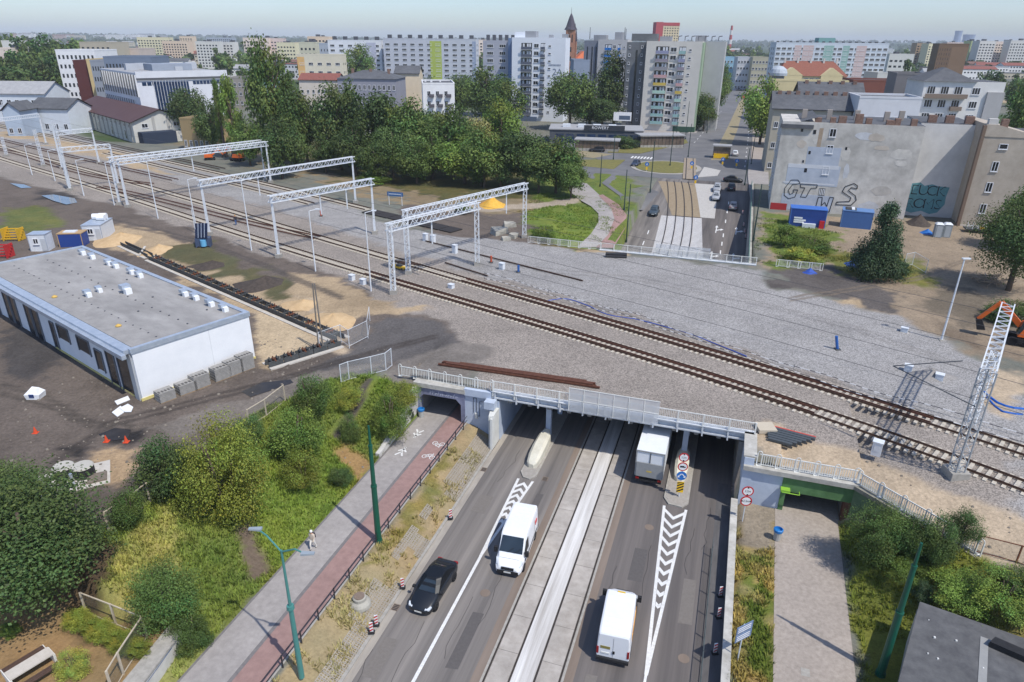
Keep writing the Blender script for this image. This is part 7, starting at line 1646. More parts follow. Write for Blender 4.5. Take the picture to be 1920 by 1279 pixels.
# striped barrier tape along the tracks
tp = thing('barrier_tape', 'double black and white striped tape strung along the second track', 'tape'); TB = flat('tape_dark', rgb(58,56,62), .7); TW = flat('tape_white', rgb(214,214,214), .7)
for off in (0, 1):
    px = [(908,512+off*10),(1000,536+off*10),(1100,566+off*8),(1200,592+off*8),(1300,628+off*8),(1400,658+off*10),(1500,690+off*12),(1650,735+off*14),(1800,778+off*16),(1920,812+off*16)]
    pts = crv([at(x, y, 5.5) for x, y in px], .5); b = MB()
    for i in range(len(pts)-1): z = Vector((0,0,.12*math.sin(i*.35))); b.bar(pts[i]+z, pts[i+1]+z, .09, .03, mi=i % 2)
    b.build('tape', [TB, TW], tp)
    for i in range(0, len(pts), 18): MB().cyl(pts[i]-Vector((0,0,.4)), pts[i]+Vector((0,0,.2)), .02, .02, 5).build('stake', IRON, tp)
b = MB(); b.tube(crv([at(x, y, 5.2) for x, y in ((1020,565),(1060,560),(1100,572),(1140,590),(1200,600),(1290,625),(1330,640),(1400,668))], 1.0), .06, 5); b.build('blue_hose', flat('hose_blue', rgb(60,90,180), .6), None, 'blue plastic hose lying along the striped tape', 'hose')
b = MB(); b.tube(crv([at(x, y, 5.15) for x, y in ((1845,735),(1870,755),(1900,765),(1935,768))], .6), .12, 6); b.tube(crv([at(x, y, 5.15) for x, y in ((1850,745),(1880,772),(1930,778))], .6), .1, 6); b.build('blue_hose', flat('hose_blue2', rgb(30,100,190), .5), None, 'thick blue hoses on the sand at the right edge', 'hose')
# ------------------------------------------------------------------ vehicles
TYRE = mat('tyre_rubber', rgb(30,30,32), rgb(44,44,46), scale=6, rough=.9); RIM = flat('alloy_rim', rgb(176,178,182), .35, .6); BLK = mat('black_plastic', rgb(34,34,36), rgb(46,46,48), scale=5, rough=.7)
CGL = glassy('car_glass', rgb(44,54,62), .08); SGL = mat('side_glass', rgb(18,22,26), amt=.2, rough=.4, spec=.2); LAMP = flat('headlamp', rgb(214,220,226), .15); TAIL = flat('tail_lamp', rgb(150,24,26), .3); PLATE = flat('plate_white', rgb(222,222,216), .5)  # car_glass colour is lightened and blued to suggest reflected sky
def wheel(t, x, y, r, w=.22):
    s = 1 if y > 0 else -1; o = link('wheel', None, t); b = MB(); b.lathe([(r*.62,-w/2),(r*.95,-w/2),(r,-w/4),(r,w/4),(r*.95,w/2),(r*.62,w/2)], 18)
    me = b.mesh('tyre', TYRE, True); bpy.data.objects.remove(o)
    o = link('wheel', me, t, loc=(x, y-s*w/2, r)); o.rotation_euler = (PI/2, 0, 0)
    b = MB(); b.lathe([(r*.62,-w*.3),(r*.62,w*.42 if s < 0 else w*.42),(r*.2,w*.5),(.02,w*.5)], 14); b.lathe([(r*.62,-w*.5),(r*.2,-w*.5),(.02,-w*.5)][::-1], 14); q = link('rim', b.mesh('rim', RIM, True), o)
    return o
def shell(secs, m, t, name='body', smooth=True):
    b = MB(); S = []
    for x, hw, z0, zt, sh in secs:
        h = zt-z0; P = [(hw*.86,z0),(hw*.985,z0+h*.16),(hw,z0+h*.45),(hw*.985,z0+h*.7),(hw*(1-sh*.45),zt-h*.1),(hw*(1-sh),zt)]
        S.append([(x, y, z) for y, z in P]+[(x, -y, z) for y, z in P[::-1]])
    b.loft(S); return b.build(name, m, t, smooth=smooth)
def quad(pts, m, t, name, mi=0):
    b = MB(); b.add(pts, [list(range(len(pts)))]); return b.build(name, m, t)
def car(label, loc, rz, col, L=4.5, W=1.8, H=1.45, est=False, detail=True, group=None, name='car'):
    t = thing(name, label, 'car', loc, rz, group); hw = W/2; pm = flat('paint_%d_%d_%d' % tuple(int(c*999) for c in col), col, .42, 0, .4, .5)
    pm.node_tree.nodes['Principled BSDF'].inputs['Coat Roughness'].default_value = .25
    xr, xf = -L/2, L/2
    shell([(xr,hw*.56,.42,.74,.1),(xr+.06,hw*.76,.32,.86,.14),(xr+.2,hw*.9,.26,.95,.2),(xr+.5,hw*.97,.2,.99,.22),(xr+L*.3,hw,.18,.97,.14),(0,hw,.18,.95,.12),(xf-L*.3,hw*.995,.18,.94,.14),(xf-L*.17,hw*.98,.2,.86,.2),(xf-.35,hw*.92,.22,.74,.25),(xf-.12,hw*.76,.26,.64,.25),(xf,hw*.5,.34,.54,.2)], pm, t)
    # greenhouse
    bx0, bx1 = (xr+.12 if est else xr+L*.06), xf-L*.27; tx0, tx1 = (xr+.42 if est else xr+L*.31), xf-L*.44; z0, z1 = .90, H
    b = MB(); S = []
    for f, z in ((0, z0), (.55, z0+(z1-z0)*.6), (.9, z1-.06), (1.0, z1)):
        a = bx0+(tx0-bx0)*min(1, f*1.0); c = bx1+(tx1-bx1)*min(1, f); y = hw*(.9-.2*f); k = .18*(1-f)+.27*f
        S.append([(a,-y+k,z),(a+k,-y,z),(c-k,-y,z),(c,-y+k,z),(c,y-k,z),(c-k,y,z),(a+k,y,z),(a,y-k,z)])
    S.append([(x*.9+.1*((tx0+tx1)/2), y*.86, z+.03) for x, y, z in S[-1]]); b.loft(S); b.build('cabin', flat('roof_%d_%d_%d' % tuple(int(c*999) for c in col), col, .45, 0, .3), t, smooth=False)
    def gh(f, end): # point on greenhouse
        z = z0+(z1-z0)*f; y = hw*(.9-.2*f); x = (bx1+(tx1-bx1)*f) if end > 0 else (bx0+(tx0-bx0)*f); return x, y, z
    def pane(end, f0=.1, f1=.9):
        x0, y0, q0 = gh(f0, end); x1, y1, q1 = gh(f1, end); e = .03*end
        quad([(x0+e,-y0+.2,q0),(x0+e,y0-.2,q0),(x1+e,y1-.27,q1),(x1+e,-y1+.27,q1)] if end > 0 else [(x0+e,y0-.2,q0),(x0+e,-y0+.2,q0),(x1+e,-y1+.27,q1),(x1+e,y1-.27,q1)], CGL, t, 'windscreen' if end > 0 else 'rear_window')
    pane(1); pane(-1, .42, .9)
    for s in (1, -1):
        xa0, y0, q0 = gh(.15, -1); xb0, _, _ = gh(.15, 1); xa1, y1, q1 = gh(.86, -1); xb1, _, _ = gh(.86, 1); m0 = (xa0+xb0)/2-.05; e = .015
        for (a0, c0, a1, c1) in ((xa0+.3, m0-.04, xa1+.25, m0-.04), (m0+.04, xb0-.25, m0+.04, xb1-.15)):
            P = [(a0,s*(y0+e),q0),(c0,s*(y0+e),q0),(c1,s*(y1+e+.01),q1),(a1,s*(y1+e+.01),q1)]; quad(P if s < 0 else P[::-1], SGL, t, 'side_window')
        if detail:
            MB().box(bx1-.3, bx1-.1, s*hw-(.0 if s > 0 else .2), s*hw+(.2 if s > 0 else 0), .92, 1.05).build('mirror', BLK, t)
            MB().loft([[(xf-.42,s*hw*.55,.60),(xf-.42,s*hw*.9,.60),(xf-.42,s*hw*.9,.72),(xf-.42,s*hw*.55,.74)],[(xf-.06,s*hw*.5,.56),(xf-.16,s*hw*.82,.56),(xf-.18,s*hw*.82,.66),(xf-.08,s*hw*.5,.64)]]).build('headlight', LAMP, t)
        MB().box(xr-.02, xr+.12, min(s*hw*.5,s*hw*.84), max(s*hw*.5,s*hw*.84), .68, .84).build('taillight', TAIL, t)
        for x in (xf-L*.19, xr+L*.2): wheel(t, x, s*(hw+.04), .33)
    MB().box(xf-.03, xf+.02, -.26, .26, .36, .47).build('number_plate', PLATE, t); MB().box(xr-.03, xr+.01, -.26, .26, .55, .66).build('number_plate', PLATE, t)
    MB().box(xf-.12, xf+.005, -hw*.45, hw*.45, .48, .55).build('grille', BLK, t)
    return t
def hd(d): return math.atan2(d[1], d[0])
TOW = hd((-SA, -CA)); AWY = hd((SA, CA))
p = Vector((*XY(-16.35, 33.2), 0.004)); car('black saloon car driving toward the camera in the left lane', p, TOW-.03, rgb(24,28,34), 4.85, 1.86, 1.48)
def van(label, loc, rz, L, W, H, m, front=True, sticker=False, name='van'):
    t = thing(name, label, 'van', loc, rz); hw = W/2; xr, xf = -L/2, L/2
    b = MB(); S = []
    for x, w, z0, zt, sh in ((xr,.93,.42,H-.12,.1),(xr+.06,.97,.36,H-.03,.1),(xr+.5,1,.3,H,.1),(xf-L*.42,1,.3,H+.02,.1),(xf-L*.335,.995,.3,H-.02,.11),(xf-L*.315,.99,.3,H-.1,.12),(xf-L*.17,.985,.3,1.42,.13),(xf-L*.155,.98,.3,1.33,.14),(xf-.32,.94,.3,1.06,.18),(xf-.08,.84,.3,.88,.2),(xf,.74,.34,.74,.15)):
        y = hw*w; P = [(y*.96,z0),(y,z0+.12),(y,1.05 if zt > 1.3 else z0+(zt-z0)*.6),(y*(1-sh*.55),max(zt-.28, z0+(zt-z0)*.75)),(y*(1-sh),zt-.04),(y*(1-sh)-.1,zt)]
        S.append([(x, a, z) for a, z in P]+[(x, -a, z) for a, z in P[::-1]])
    b.loft(S); b.build('body', m, t, smooth=False)
    x0, z0_, x1, z1_ = xf-L*.175, 1.44, xf-L*.31, H-.17; e = .03
    quad([(x0+e,-hw*.84,z0_),(x0+e,hw*.84,z0_),(x1+e+.02,hw*.78,z1_),(x1+e+.02,-hw*.78,z1_)], CGL, t, 'windscreen')
    for s in (1, -1):
        P = [(xf-L*.40,s*(hw+.008),1.25),(xf-L*.20,s*(hw+.008),1.2),(xf-L*.215,s*(hw*.985),1.4),(xf-L*.30,s*hw*.955,H-.36),(xf-L*.40,s*hw*.955,H-.36)]; quad(P if s < 0 else P[::-1], SGL, t, 'door_window')
        MB().box(xf-L*.22, xf-L*.185, min(s*hw,s*(hw+.26)), max(s*hw,s*(hw+.26)), 1.2, 1.62).build('mirror', BLK, t)
        MB().loft([[(xf-.6,s*hw*.62,.92),(xf-.6,s*hw*.98,.9),(xf-.6,s*hw*.96,1.16),(xf-.6,s*hw*.66,1.2)],[(xf-.08,s*hw*.58,.72),(xf-.22,s*hw*.86,.72),(xf-.26,s*hw*.86,.9),(xf-.12,s*hw*.58,.88)]]).build('headlight', LAMP, t)
        MB().box(xr-.025, xr+.1, min(s*hw*.84,s*hw*.97), max(s*hw*.84,s*hw*.97), .75, 1.3).build('taillight', TAIL, t)
        MB().box(xf-L*.41, xf-L*.405, min(s*hw,s*(hw+.006)), max(s*hw,s*(hw+.006)), .4, H-.4).build('door_seam', BLK, t); MB().box(xr+L*.25, xr+L*.255, min(s*hw,s*(hw+.006)), max(s*hw,s*(hw+.006)), .4, H-.4).build('door_seam', BLK, t)
        MB().box(xr+.5, xf-1.2, min(s*hw*.98,s*(hw+.012)), max(s*hw*.98,s*(hw+.012)), .62, .78).build('side_moulding', BLK, t)
        for x in (xf-.95, xr+1.0): wheel(t, x, s*(hw+.02), .34, .24)
    MB().loft([[(xf-.3,-hw*.9,.26),(xf-.3,hw*.9,.26),(xf-.3,hw*.9,.62),(xf-.3,-hw*.9,.62)],[(xf+.05,-hw*.74,.28),(xf+.05,hw*.74,.28),(xf+.04,hw*.74,.58),(xf+.04,-hw*.74,.58)]]).build('front_bumper', BLK, t)
    for k in range(7): x = xr+.5+k*(L*.55)/7; MB().box(x, x+.03, -hw*.72, hw*.72, H+.002, H+.022).build('roof_rib', m, t)
    for s in (-.25, .28): MB().bar((x0+.05, s*hw, z0_+.02), (x0-.16, s*hw+.42, z0_+.3), .025).build('wiper', BLK, t)
    MB().box(xf-.1, xf+.035, -hw*.45, hw*.45, .64, .84).build('grille', BLK, t); MB().box(xf+.04, xf+.065, -.26, .26, .42, .53).build('number_plate', PLATE, t)
    MB().box(xr-.16, xr+.05, -hw*.97, hw*.97, .34, .56).build('rear_bumper', BLK, t); MB().box(xr-.012, xr+.02, -.006, .006, .6, H-.3).build('rear_door_seam', BLK, t)
    MB().box(xr-.03, xr, .2, .72, .82, .93).build('number_plate', PLATE, t); MB().box(xr-.05, xr, -.12, .02, .92, 1.12).build('door_handle', BLK, t)
    if sticker: MB().box(xr-.02, xr, .18, .78, 1.22, 1.42).build('sticker', flat('sticker_olive', rgb(140,130,70), .6), t); MB().box(xf-L*.355, xf-L*.345, -.25, .25, H-.02, H+.07).build('roof_marker', flat('marker_yellow', rgb(230,190,60), .5), t); MB().box(xr+1.2, xf-1.9, -hw-.012, -hw+.02, .95, 1.5).build('side_stripe', flat('stripe_orange', rgb(226,160,60), .5), t)
    else: MB().box(xr+.6, xr+1.1, hw-.1, hw+.012, 1.45, 1.75).build('red_logo', flat('logo_red', rgb(200,60,56), .5), t); MB().box(xf-L*.11, xf-L*.105, -hw*.7, hw*.7, 1.17, 1.2).build('bonnet_seam', BLK, t)
    return t
VW = mat('van_white', rgb(232,234,236), rgb(240,241,243), scale=1, rough=.35, spec=.5)
van('white panel van with small red side logo driving toward the camera', Vector((*XY(-12.1, 38.9), .004)), TOW+.06, 5.5, 2.05, 2.5, VW)
van('white panel van with yellow roof marker driving away near the bottom edge', Vector((*XY(-3.55, 33.9), .004)), AWY+.05, 5.6, 2.07, 2.45, VW, sticker=True)
# box truck
t = thing('box_truck', 'white box truck with grey tail lift entering under the bridge', 'truck', (*XY(-3.9, 54.4), .004), AWY)
TG = flat('truck_grey', rgb(150,152,152), .5); TRW = mat('truck_white', rgb(222,226,230), rgb(236,238,240), scale=1, rough=.5)
MB().box(-3.9, 2.6, -1.2, 1.2, 1.0, 3.45).build('cargo_box', TRW, t); b = MB(); b.box(-3.95, -3.9, -1.22, 1.22, .95, 1.06); b.box(-3.96, -3.9, -1.22, -1.12, .95, 3.48); b.box(-3.96, -3.9, 1.12, 1.22, .95, 3.48); b.box(-3.96, -3.9, -1.12, 1.12, 3.36, 3.48); b.build('rear_frame', TG, t)
MB().box(-4.04, -3.96, -1.1, 1.1, .95, 2.35).build('tail_lift', TG, t); MB().box(-3.95, -3.91, -.03, .03, 2.35, 3.36).build('door_seam', BLK, t); MB().box(-4.05, -4.03, -.22, .22, 1.5, 1.62).build('yellow_label', flat('label_yellow', rgb(206,180,70), .6), t)
MB().box(-3.8, 2.6, -1.0, 1.0, .6, .98).build('chassis', BLK, t); MB().box(-4.0, -3.85, -1.1, 1.1, .45, .62).build('underrun_bar', BLK, t)
for s in (1, -1): MB().box(-4.03, -3.92, min(s*.8,s*1.1), max(s*.8,s*1.1), .66, .8).build('taillight', TAIL, t)
b = MB(); b.loft([[(2.75,-1.15,.5),(2.75,1.15,.5),(2.75,1.15,2.7),(2.75,-1.15,2.7)],[(4.3,-1.15,.5),(4.3,1.15,.5),(4.3,1.1,1.6),(4.3,-1.1,1.6)]]); b.build('cab', TRW, t); b = MB(); b.loft([[(2.8,-1.1,2.7),(2.8,1.1,2.7),(2.8,1.0,3.1),(2.8,-1.0,3.1)],[(3.9,-1.1,2.2),(3.9,1.1,2.2),(3.7,1.0,2.6),(3.7,-1.0,2.6)]]); b.build('roof_deflector', TRW, t)
for s in (1, -1):
    for x in (-2.4, 3.5): wheel(t, x, s*1.12, .45, .3)
# far traffic and parked cars
def pcar(label, x, y, d, col, L=4.4, est=True, W=1.78, H=1.5):
    p = gnd(x, y); p.z += .06; u, w = UW(p.x, p.y)
    if -19 < u < 3.2 and w < 172: p.z = float(zroad(w))+.02
    return car(label, p, hd(d), col, L, W, H, est, False)
pcar('dark grey car coming down the left carriageway beyond the bridge', 1226, 402, (-SA,-CA), rgb(64,76,84), 4.4)
pcar('silver red-lit car braking in the right lane, last of the queue', 1374, 392, (SA,CA), rgb(150,146,148), 4.3)
pcar('silver car in the left queue lane, nearest one', 1342, 374, (-SA,-CA), rgb(170,172,176), 4.3); pcar('silver car in the left queue lane, farther one', 1344, 358, (-SA,-CA), rgb(160,162,166), 4.3)
pcar('dark car in the right queue lane ahead of the silver one', 1371, 356, (SA,CA), rgb(60,62,66), 4.3); pcar('black car turning across the street at the roundabout exit', 1374, 342, (CA,-SA), rgb(28,28,30), 4.6, False)
pcar('white car driving up the street past the yellow tram shelter', 1378, 292, (SA,CA), rgb(214,216,218)); pcar('dark blue car entering the roundabout', 1192, 311, (-.4,-.9), rgb(54,64,84), 4.4, False); pcar('black car on the side street left of the roundabout', 1119, 285, (-1,.1), rgb(30,32,34), 4.8)
pcar('red car parked beside the beige house, left one', 358, 256, (1,-.2), rgb(160,40,48)); pcar('red car parked beside the beige house, right one', 385, 255, (1,-.2), rgb(160,40,40)); pcar('dark car parked between the two red ones', 372, 254, (1,-.2), rgb(50,50,54))
for k, (x, y, c, lb) in enumerate(((110,214,(206,208,210),'white car parked by the station, leftmost of the row'),(119,217,(200,202,206),'white car parked by the station, second of the row'),(130,219,(214,214,216),'white van like car parked by the station'),(138,221,(70,90,130),'blue car parked by the station, end of the row'),(101,228,(200,202,206),'white car parked near the tracks by the warehouse'),(118,230,(60,66,90),'dark blue car parked near the tracks by the warehouse'),(126,236,(50,62,96),'blue car parked nearest the warehouse corner'))): pcar(lb, x, y, (.8,.3), rgb(*c))
for k, (x, y, c) in enumerate(((1385,170,(150,150,154)),(1392,166,(180,60,50)),(1377,164,(206,206,208)),(1398,171,(60,70,100)),(1405,164,(200,200,204)),(1388,160,(90,92,96)),(1396,185,(180,50,44)))): pcar('car parked at the far end of the street, %s' % ('silver one','red one','white one left','blue one','white one right','dark grey one','red one nearest the tram line')[k], x, y, (.9,.4), rgb(*c))
# ------------------------------------------------------------------ street furniture and small things
PG_ = flat('pole_green', rgb(18,86,66), .45); PT = flat('pole_teal', rgb(74,134,128), .45)
def bigpole(label, px, Z, m, h=9.9, name='tram_wire_pole'):
    p = at(*px, Z); t = thing(name, label, 'pole', p)
    for a, c, r0, r1 in ((0, h*.5, .24, .2), (h*.5, h*.84, .165, .14), (h*.84, h, .1, .07)): MB().cyl((0,0,a-.3 if a == 0 else a), (0,0,c), r0, r1, 12).build('shaft', m, t, smooth=False)
    for z, r in ((h*.5,.23),(h*.84,.16)): MB().cyl((0,0,z-.1), (0,0,z+.06), r, r, 12).build('collar', m, t)
    MB().cyl((0,0,-.1), (0,0,.25), .3, .28, 12).build('base_collar', m, t)
    return t
bigpole('dark green stepped pole beside the red cycle path', (710,1015), 1.3, PG_); bigpole('dark green stepped pole right of the paved footpath', (1650,1265), .85, PG_)
p = at(565,1265,1.3); t = thing('street_lamp', 'teal street lamp with two arms beside the red cycle path', 'street lamp', p)
MB().cyl((0,0,-.2), (0,0,5.2), .17, .13, 12).build('shaft', PT, t); MB().cyl((0,0,5.2), (0,0,9.2), .09, .06, 10).build('shaft', PT, t); MB().cyl((0,0,5.1), (0,0,5.35), .22, .2, 10).build('collar', PT, t)
for s, e in ((-1,(-1.5,1.0,9.75)),(1,(1.5,-.7,9.6))): MB().tube([(0,0,9.1),(e[0]*.6,e[1]*.6,9.65),e], .05, 6).build('arm', PT, t); MB().loft([[(e[0]-.2*s,e[1]-.14,e[2]-.05),(e[0]-.2*s,e[1]+.14,e[2]-.05),(e[0]-.2*s,e[1]+.14,e[2]+.08),(e[0]-.2*s,e[1]-.14,e[2]+.08)],[(e[0]+.5*s,e[1]-.1,e[2]),(e[0]+.5*s,e[1]+.1,e[2]),(e[0]+.5*s,e[1]+.08,e[2]+.08),(e[0]+.5*s,e[1]-.08,e[2]+.08)]]).build('lamp_head', flat('lamp_grey', rgb(150,160,168), .5), t)
p = at(1765,638,5.1); t = thing('street_lamp', 'slim grey lamp post on the far edge of the ballast at right', 'street lamp', p); MB().cyl((0,0,-.2), (0,0,9.4), .12, .07, 8).build('shaft', GALV, t); MB().box(-.25,.6,-.15,.15,9.4,9.52).build('lamp_head', GALV, t); MB().box(-.3,.3,-.3,.3,-.2,.1).build('footing', KERB, t)
# cycle path guard rail
gr = thing('guard_rail', 'dark single bar guard rail with posts along the red cycle path', 'barrier', rz=-A); DKR = flat('rail_charcoal', rgb(56,54,58), .6)
for w in np.arange(14, 53.2, 1.9): MB().box(-21.73, -21.66, w, w+.07, 1.15, 2.25).build('post', DKR, gr)
for z in (2.2, 1.75): MB().box(-21.715, -21.675, 14, 53.0, z, z+.05).build('rail', DKR, gr)
# traffic signs
RED = flat('sign_red', rgb(198,40,44), .5); SW = flat('sign_white', rgb(236,236,236), .5); SBL = flat('sign_blue2', rgb(30,110,190), .5); SYE = flat('sign_yellow', rgb(244,196,24), .5); SBK = flat('sign_black', rgb(26,26,28), .6)
def disc(t, z, r, y, m, name): b = MB(); b.add([(r*math.cos(a), y, z+r*math.sin(a)) for a in np.linspace(0, 2*PI, 25)[:-1]], [list(range(24))]); return b.build(name, m, t)
def rsign(t, z, txt=None, r=.42, m=RED, inner=SW, tri=None):
    MB().cyl((0,-.03,z), (0,-.0,z), r, r, 24).build('sign_plate', m, t)
    if inner: disc(t, z, r*.78, -.034, inner, 'sign_face')
    if txt: text_part(txt, r*.62, SBL if False else SBK, t, (0, -.04, z), ext=.002, name='lettering', sx=.85)
    for (x, dz) in ({'v': ((0,.7),(0,-.7)), 'h': ((-.7,0),(.7,0))}.get(tri, ())): b = MB(); b.box(x*r-.06, x*r+.06, -.04, -.036, z+dz*r-.06, z+dz*r+.06); b.build('triangle_mark', SBK, t)
def pole(t, h, r=.04): MB().cyl((0,.04,-.2), (0,.04,h), r, r, 8).build('post', GALV, t)
p = Vector((*XY(-1.15, 49.6), .14)); t = thing('traffic_sign', 'post with height limit, no trucks, blue arrow and yellow black hazard boards on island', 'traffic sign', p, -.12); pole(t, 4.3)
rsign(t, 3.95, '3,5m', tri='v'); rsign(t, 3.05); MB().box(-.22,.1,-.045,-.036,2.98,3.14).build('truck_symbol', SBK, t); MB().box(.1,.24,-.045,-.036,2.98,3.08).build('truck_symbol', SBK, t)
rsign(t, 2.15, None, .42, SBL, None); 
for s in (-1, 1): b = MB(); b.add([(0,-.036,2.3),(s*.2,-.036,2.1),(s*.12,-.036,2.02),(s*.34,-.036,1.95),(s*.3,-.036,2.2),(s*.25,-.036,2.14),(s*.06,-.036,2.38)], [list(range(7))]); b.build('arrow_symbol', SW, t)
MB().box(-.28,.28,-.05,-.0,.5,1.55).build('hazard_board', SYE, t)
for k in range(4): b = MB(); z = .52+k*.28; b.add([(-.27,-.055,z),(.27,-.055,z+.28 if z+.28 < 1.54 else 1.54),(.27,-.055,min(1.54,z+.42)),(-.27,-.055,z+.14)], [(0,1,2,3)]); b.build('hazard_stripe', SBK, t)
p = gnd(1392,978); t = thing('traffic_sign', 'post with two red ringed limit signs beside the white underpass wall', 'traffic sign', p, -.1); pole(t, 3.3); rsign(t, 2.9, '3,5m', .45, tri='v'); rsign(t, 1.98, '2,5m', .45, tri='h')
p = gnd(1384,1238); t = thing('road_sign', 'two slanted blue grey direction boards on a post in the right verge', 'road sign', p, .5); pole(t, 2.9); SGB = flat('board_bluegrey', rgb(112,132,164), .6)
for z in (1.75, 2.4): MB().box(-.65,.65,-.04,0,z,z+.56).build('board', SGB, t); [MB().box(-.55,.5,-.05,-.04,z+.1+k*.15,z+.15+k*.15).build('text_line', SW, t) for k in range(3)]
def delin(label, x, y, Z, n=5):
    p = at(x, y, Z); t = thing('beacon_board', label, 'beacon', p, .1); t.scale = (.78,.78,.78); MB().box(-.26,.26,-.2,.2,0,.1).build('foot', BLK, t); MB().box(-.14,.14,-.03,.03,.12,1.1).build('board', SW, t)
    for k in range(3): b = MB(); z = .15+k*.32; b.add([(-.14,-.035,z),(.14,-.035,z+.16),(.14,-.035,z+.32),(-.14,-.035,z+.16)], [(0,1,2,3)]); b.build('stripe', RED, t)
for a in (('red and white beacon farthest up the left verge',845,972,.15),('red and white beacon in the left verge beside the black car',755,1102,.15),('red and white beacon lowest in the left verge, front of the pair',697,1186,.2),('red and white beacon lowest in the left verge, rear of the pair',706,1172,.2)): delin(*a)
for a in (('red and white beacon at the right wall, farthest of three',1350,1118,0),('red and white beacon at the right wall, middle of three',1347,1158,0),('red and white beacon at the right wall, nearest of three',1340,1225,0)): delin(*a)
for k, (x, y) in enumerate(((1392,402),(1394,425),(1396,437),(1398,447),(1400,470))): p = gnd(x, y); delin('red and white beacon along the far right barrier, %s' % ('first','second','third','fourth','fifth')[k]+' from the roundabout', x, y, max(.05, p.z+.05))
for px, lb in (((790,782),'blue topped litter bin inside the left underpass mouth'),((1456,1012),'blue topped litter bin beside the right footpath')):
    p = gnd(*px); p.z = max(p.z, .9); t = thing('litter_bin', lb, 'bin', p); MB().lathe([(.26,0),(.3,.75)], 12).build('drum', wall('bin_grey', 176,176,172), t); MB().lathe([(.34,.75),(.36,.95),(.28,1.0),(.24,.8)], 12).build('rim', flat('bin_blue', rgb(26,120,190), .5), t)
p = gnd(675,1132); t = thing('concrete_cone', 'round concrete manhole cone standing in the left verge', 'manhole cone', p); MB().lathe([(.75,-.1),(.72,.15),(.62,.3),(.45,.38),(.45,.6),(.38,.66)], 16).build('cone', CRM, t); MB().lathe([(.36,.66),(.36,.72)], 12).build('lid', mat('rust_lid', rgb(120,104,92), rgb(140,124,110), scale=4), t)
for k, (u, w, lb) in enumerate(((-18.2,48.2,'drain grate by the left kerb near the bridge'),(-18.2,31.0,'drain grate by the left kerb near the black car'),(-12.6,48.6,'drain grate beside the left island'))):
    t = thing('drain_grate', lb, 'drain', (*XY(u, w), .012), -A); MB().box(-.25,.25,-.3,.3,0,.012).build('frame', RUSTY, t); [MB().box(-.2,.2,-.25+j*.13,-.18+j*.13,.012,.016).build('slot', BLK, t) for j in range(4)]
for k, (u, w, a, c) in enumerate(((-17.2,27,.5,1.6),(-12.7,30,.4,2.4),(-16.6,43.5,.6,1.2),(-3.2,40.5,.5,1.8),(.6,38,.45,2.2),(-12.4,45,.3,1.4),(-4.4,27.5,.35,2.5),(-.2,29,.5,1.0))): MB().prism([(u-a,w-c),(u+a,w-c*.95),(u+a*.96,w+c),(u-a*.97,w+c*.97)], .0, .006).build('asphalt_patch', mat('asphalt_patch%d' % (k % 2), rgb(96,92,90) if k % 2 else rgb(122,116,110), amt=.12, scale=5, rough=.95), road)
for u, w in ((-16.9,24.5),(-3.0,45),(.8,33),(-12.9,34.2)): b = MB(); b.lathe([(.36,0),(.36,.012)], 16, c=(u, w)); b.build('manhole_cover', RUSTY, road)
for k in range(9): u = (-17.5,-15.6,-13.5,-12.2,-4.8,-2.6,.2,1.2,-16.4)[k]; w = 22+k*3.1; MB().tube([(u+rk.uniform(-.2,.2)+j*.02*(k-4), w+j*.9, .006) for j in range(7)], .014, 4).build('tar_seam', flat('tar', rgb(58,56,56), .6), road)
# ------------------------------------------------------------------ fences
MSH = bpy.data.materials.new('fence_mesh'); MSH.use_nodes = True; b_ = MSH.node_tree.nodes['Principled BSDF']; b_.inputs['Base Color'].default_value = (*rgb(120,122,112), 1); b_.inputs['Alpha'].default_value = .22
MSW = bpy.data.materials.new('fence_mesh_light'); MSW.use_nodes = True; b_ = MSW.node_tree.nodes['Principled BSDF']; b_.inputs['Base Color'].default_value = (*rgb(200,204,206), 1); b_.inputs['Alpha'].default_value = .18
def fence(label, px, h, pm, mm, r=.05, name='wire_fence', top=True, zfix=None):
    t = thing(name, label, 'fence'); P = [gnd(x, y) if zfix is None else at(x, y, zfix) for x, y in px]
    for i, p in enumerate(P):
        MB().bar(p-Vector((0,0,.3)), p+Vector((0,0,h)), r*2).build('post', pm, t)
        if i < len(P)-1:
            q = P[i+1]; b = MB(); b.add([p+Vector((0,0,.08)), q+Vector((0,0,.08)), q+Vector((0,0,h-.05)), p+Vector((0,0,h-.05))], [(0,1,2,3)]); b.build('mesh_panel', mm, t)
            if top: MB().bar(p+Vector((0,0,h-.03)), q+Vector((0,0,h-.03)), r*1.3).build('top_rail', pm, t); MB().bar(p+Vector((0,0,.08)), q+Vector((0,0,.08)), r*1.1).build('bottom_rail', pm, t)
    return t
CPO = mat('fence_post', rgb(186,172,150), rgb(206,194,174), scale=3)
fence('temporary mesh fence panels at the head of the embankment', [(640,718),(655,712),(697,702),(724,695),(735,686)], 2.0, GALV, MSW, .035, 'mesh_fence'); fence('mesh fence on the embankment crest behind the round bushes', [(468,800),(500,780),(535,752)], 1.7, CPO, MSH); fence('mesh fence between the dark trees and the yard', [(205,998),(250,968),(282,942),(308,930)], 1.7, CPO, MSH)
fence('garden fence of wire mesh on pale posts at the lower left', [(162,1150),(218,1172),(276,1196),(232,1265),(212,1300)], 1.7, CPO, MSH); fence('wire fence on rusty posts at the right edge below the tracks', [(1828,1035),(1905,1055),(1960,1075)], 1.4, RST, MSH, .04); fence('light mesh fence around the right end of the trench', [(600,655),(640,640),(655,650),(690,632),(694,605)], 2.0, GALV, MSW, .03, 'mesh_fence', zfix=4.6); fence('light mesh fence in the dirt lot right of the conical tree', [(1695,500),(1710,497),(1735,512)], 2.0, GALV, MSW, .03, 'mesh_fence')
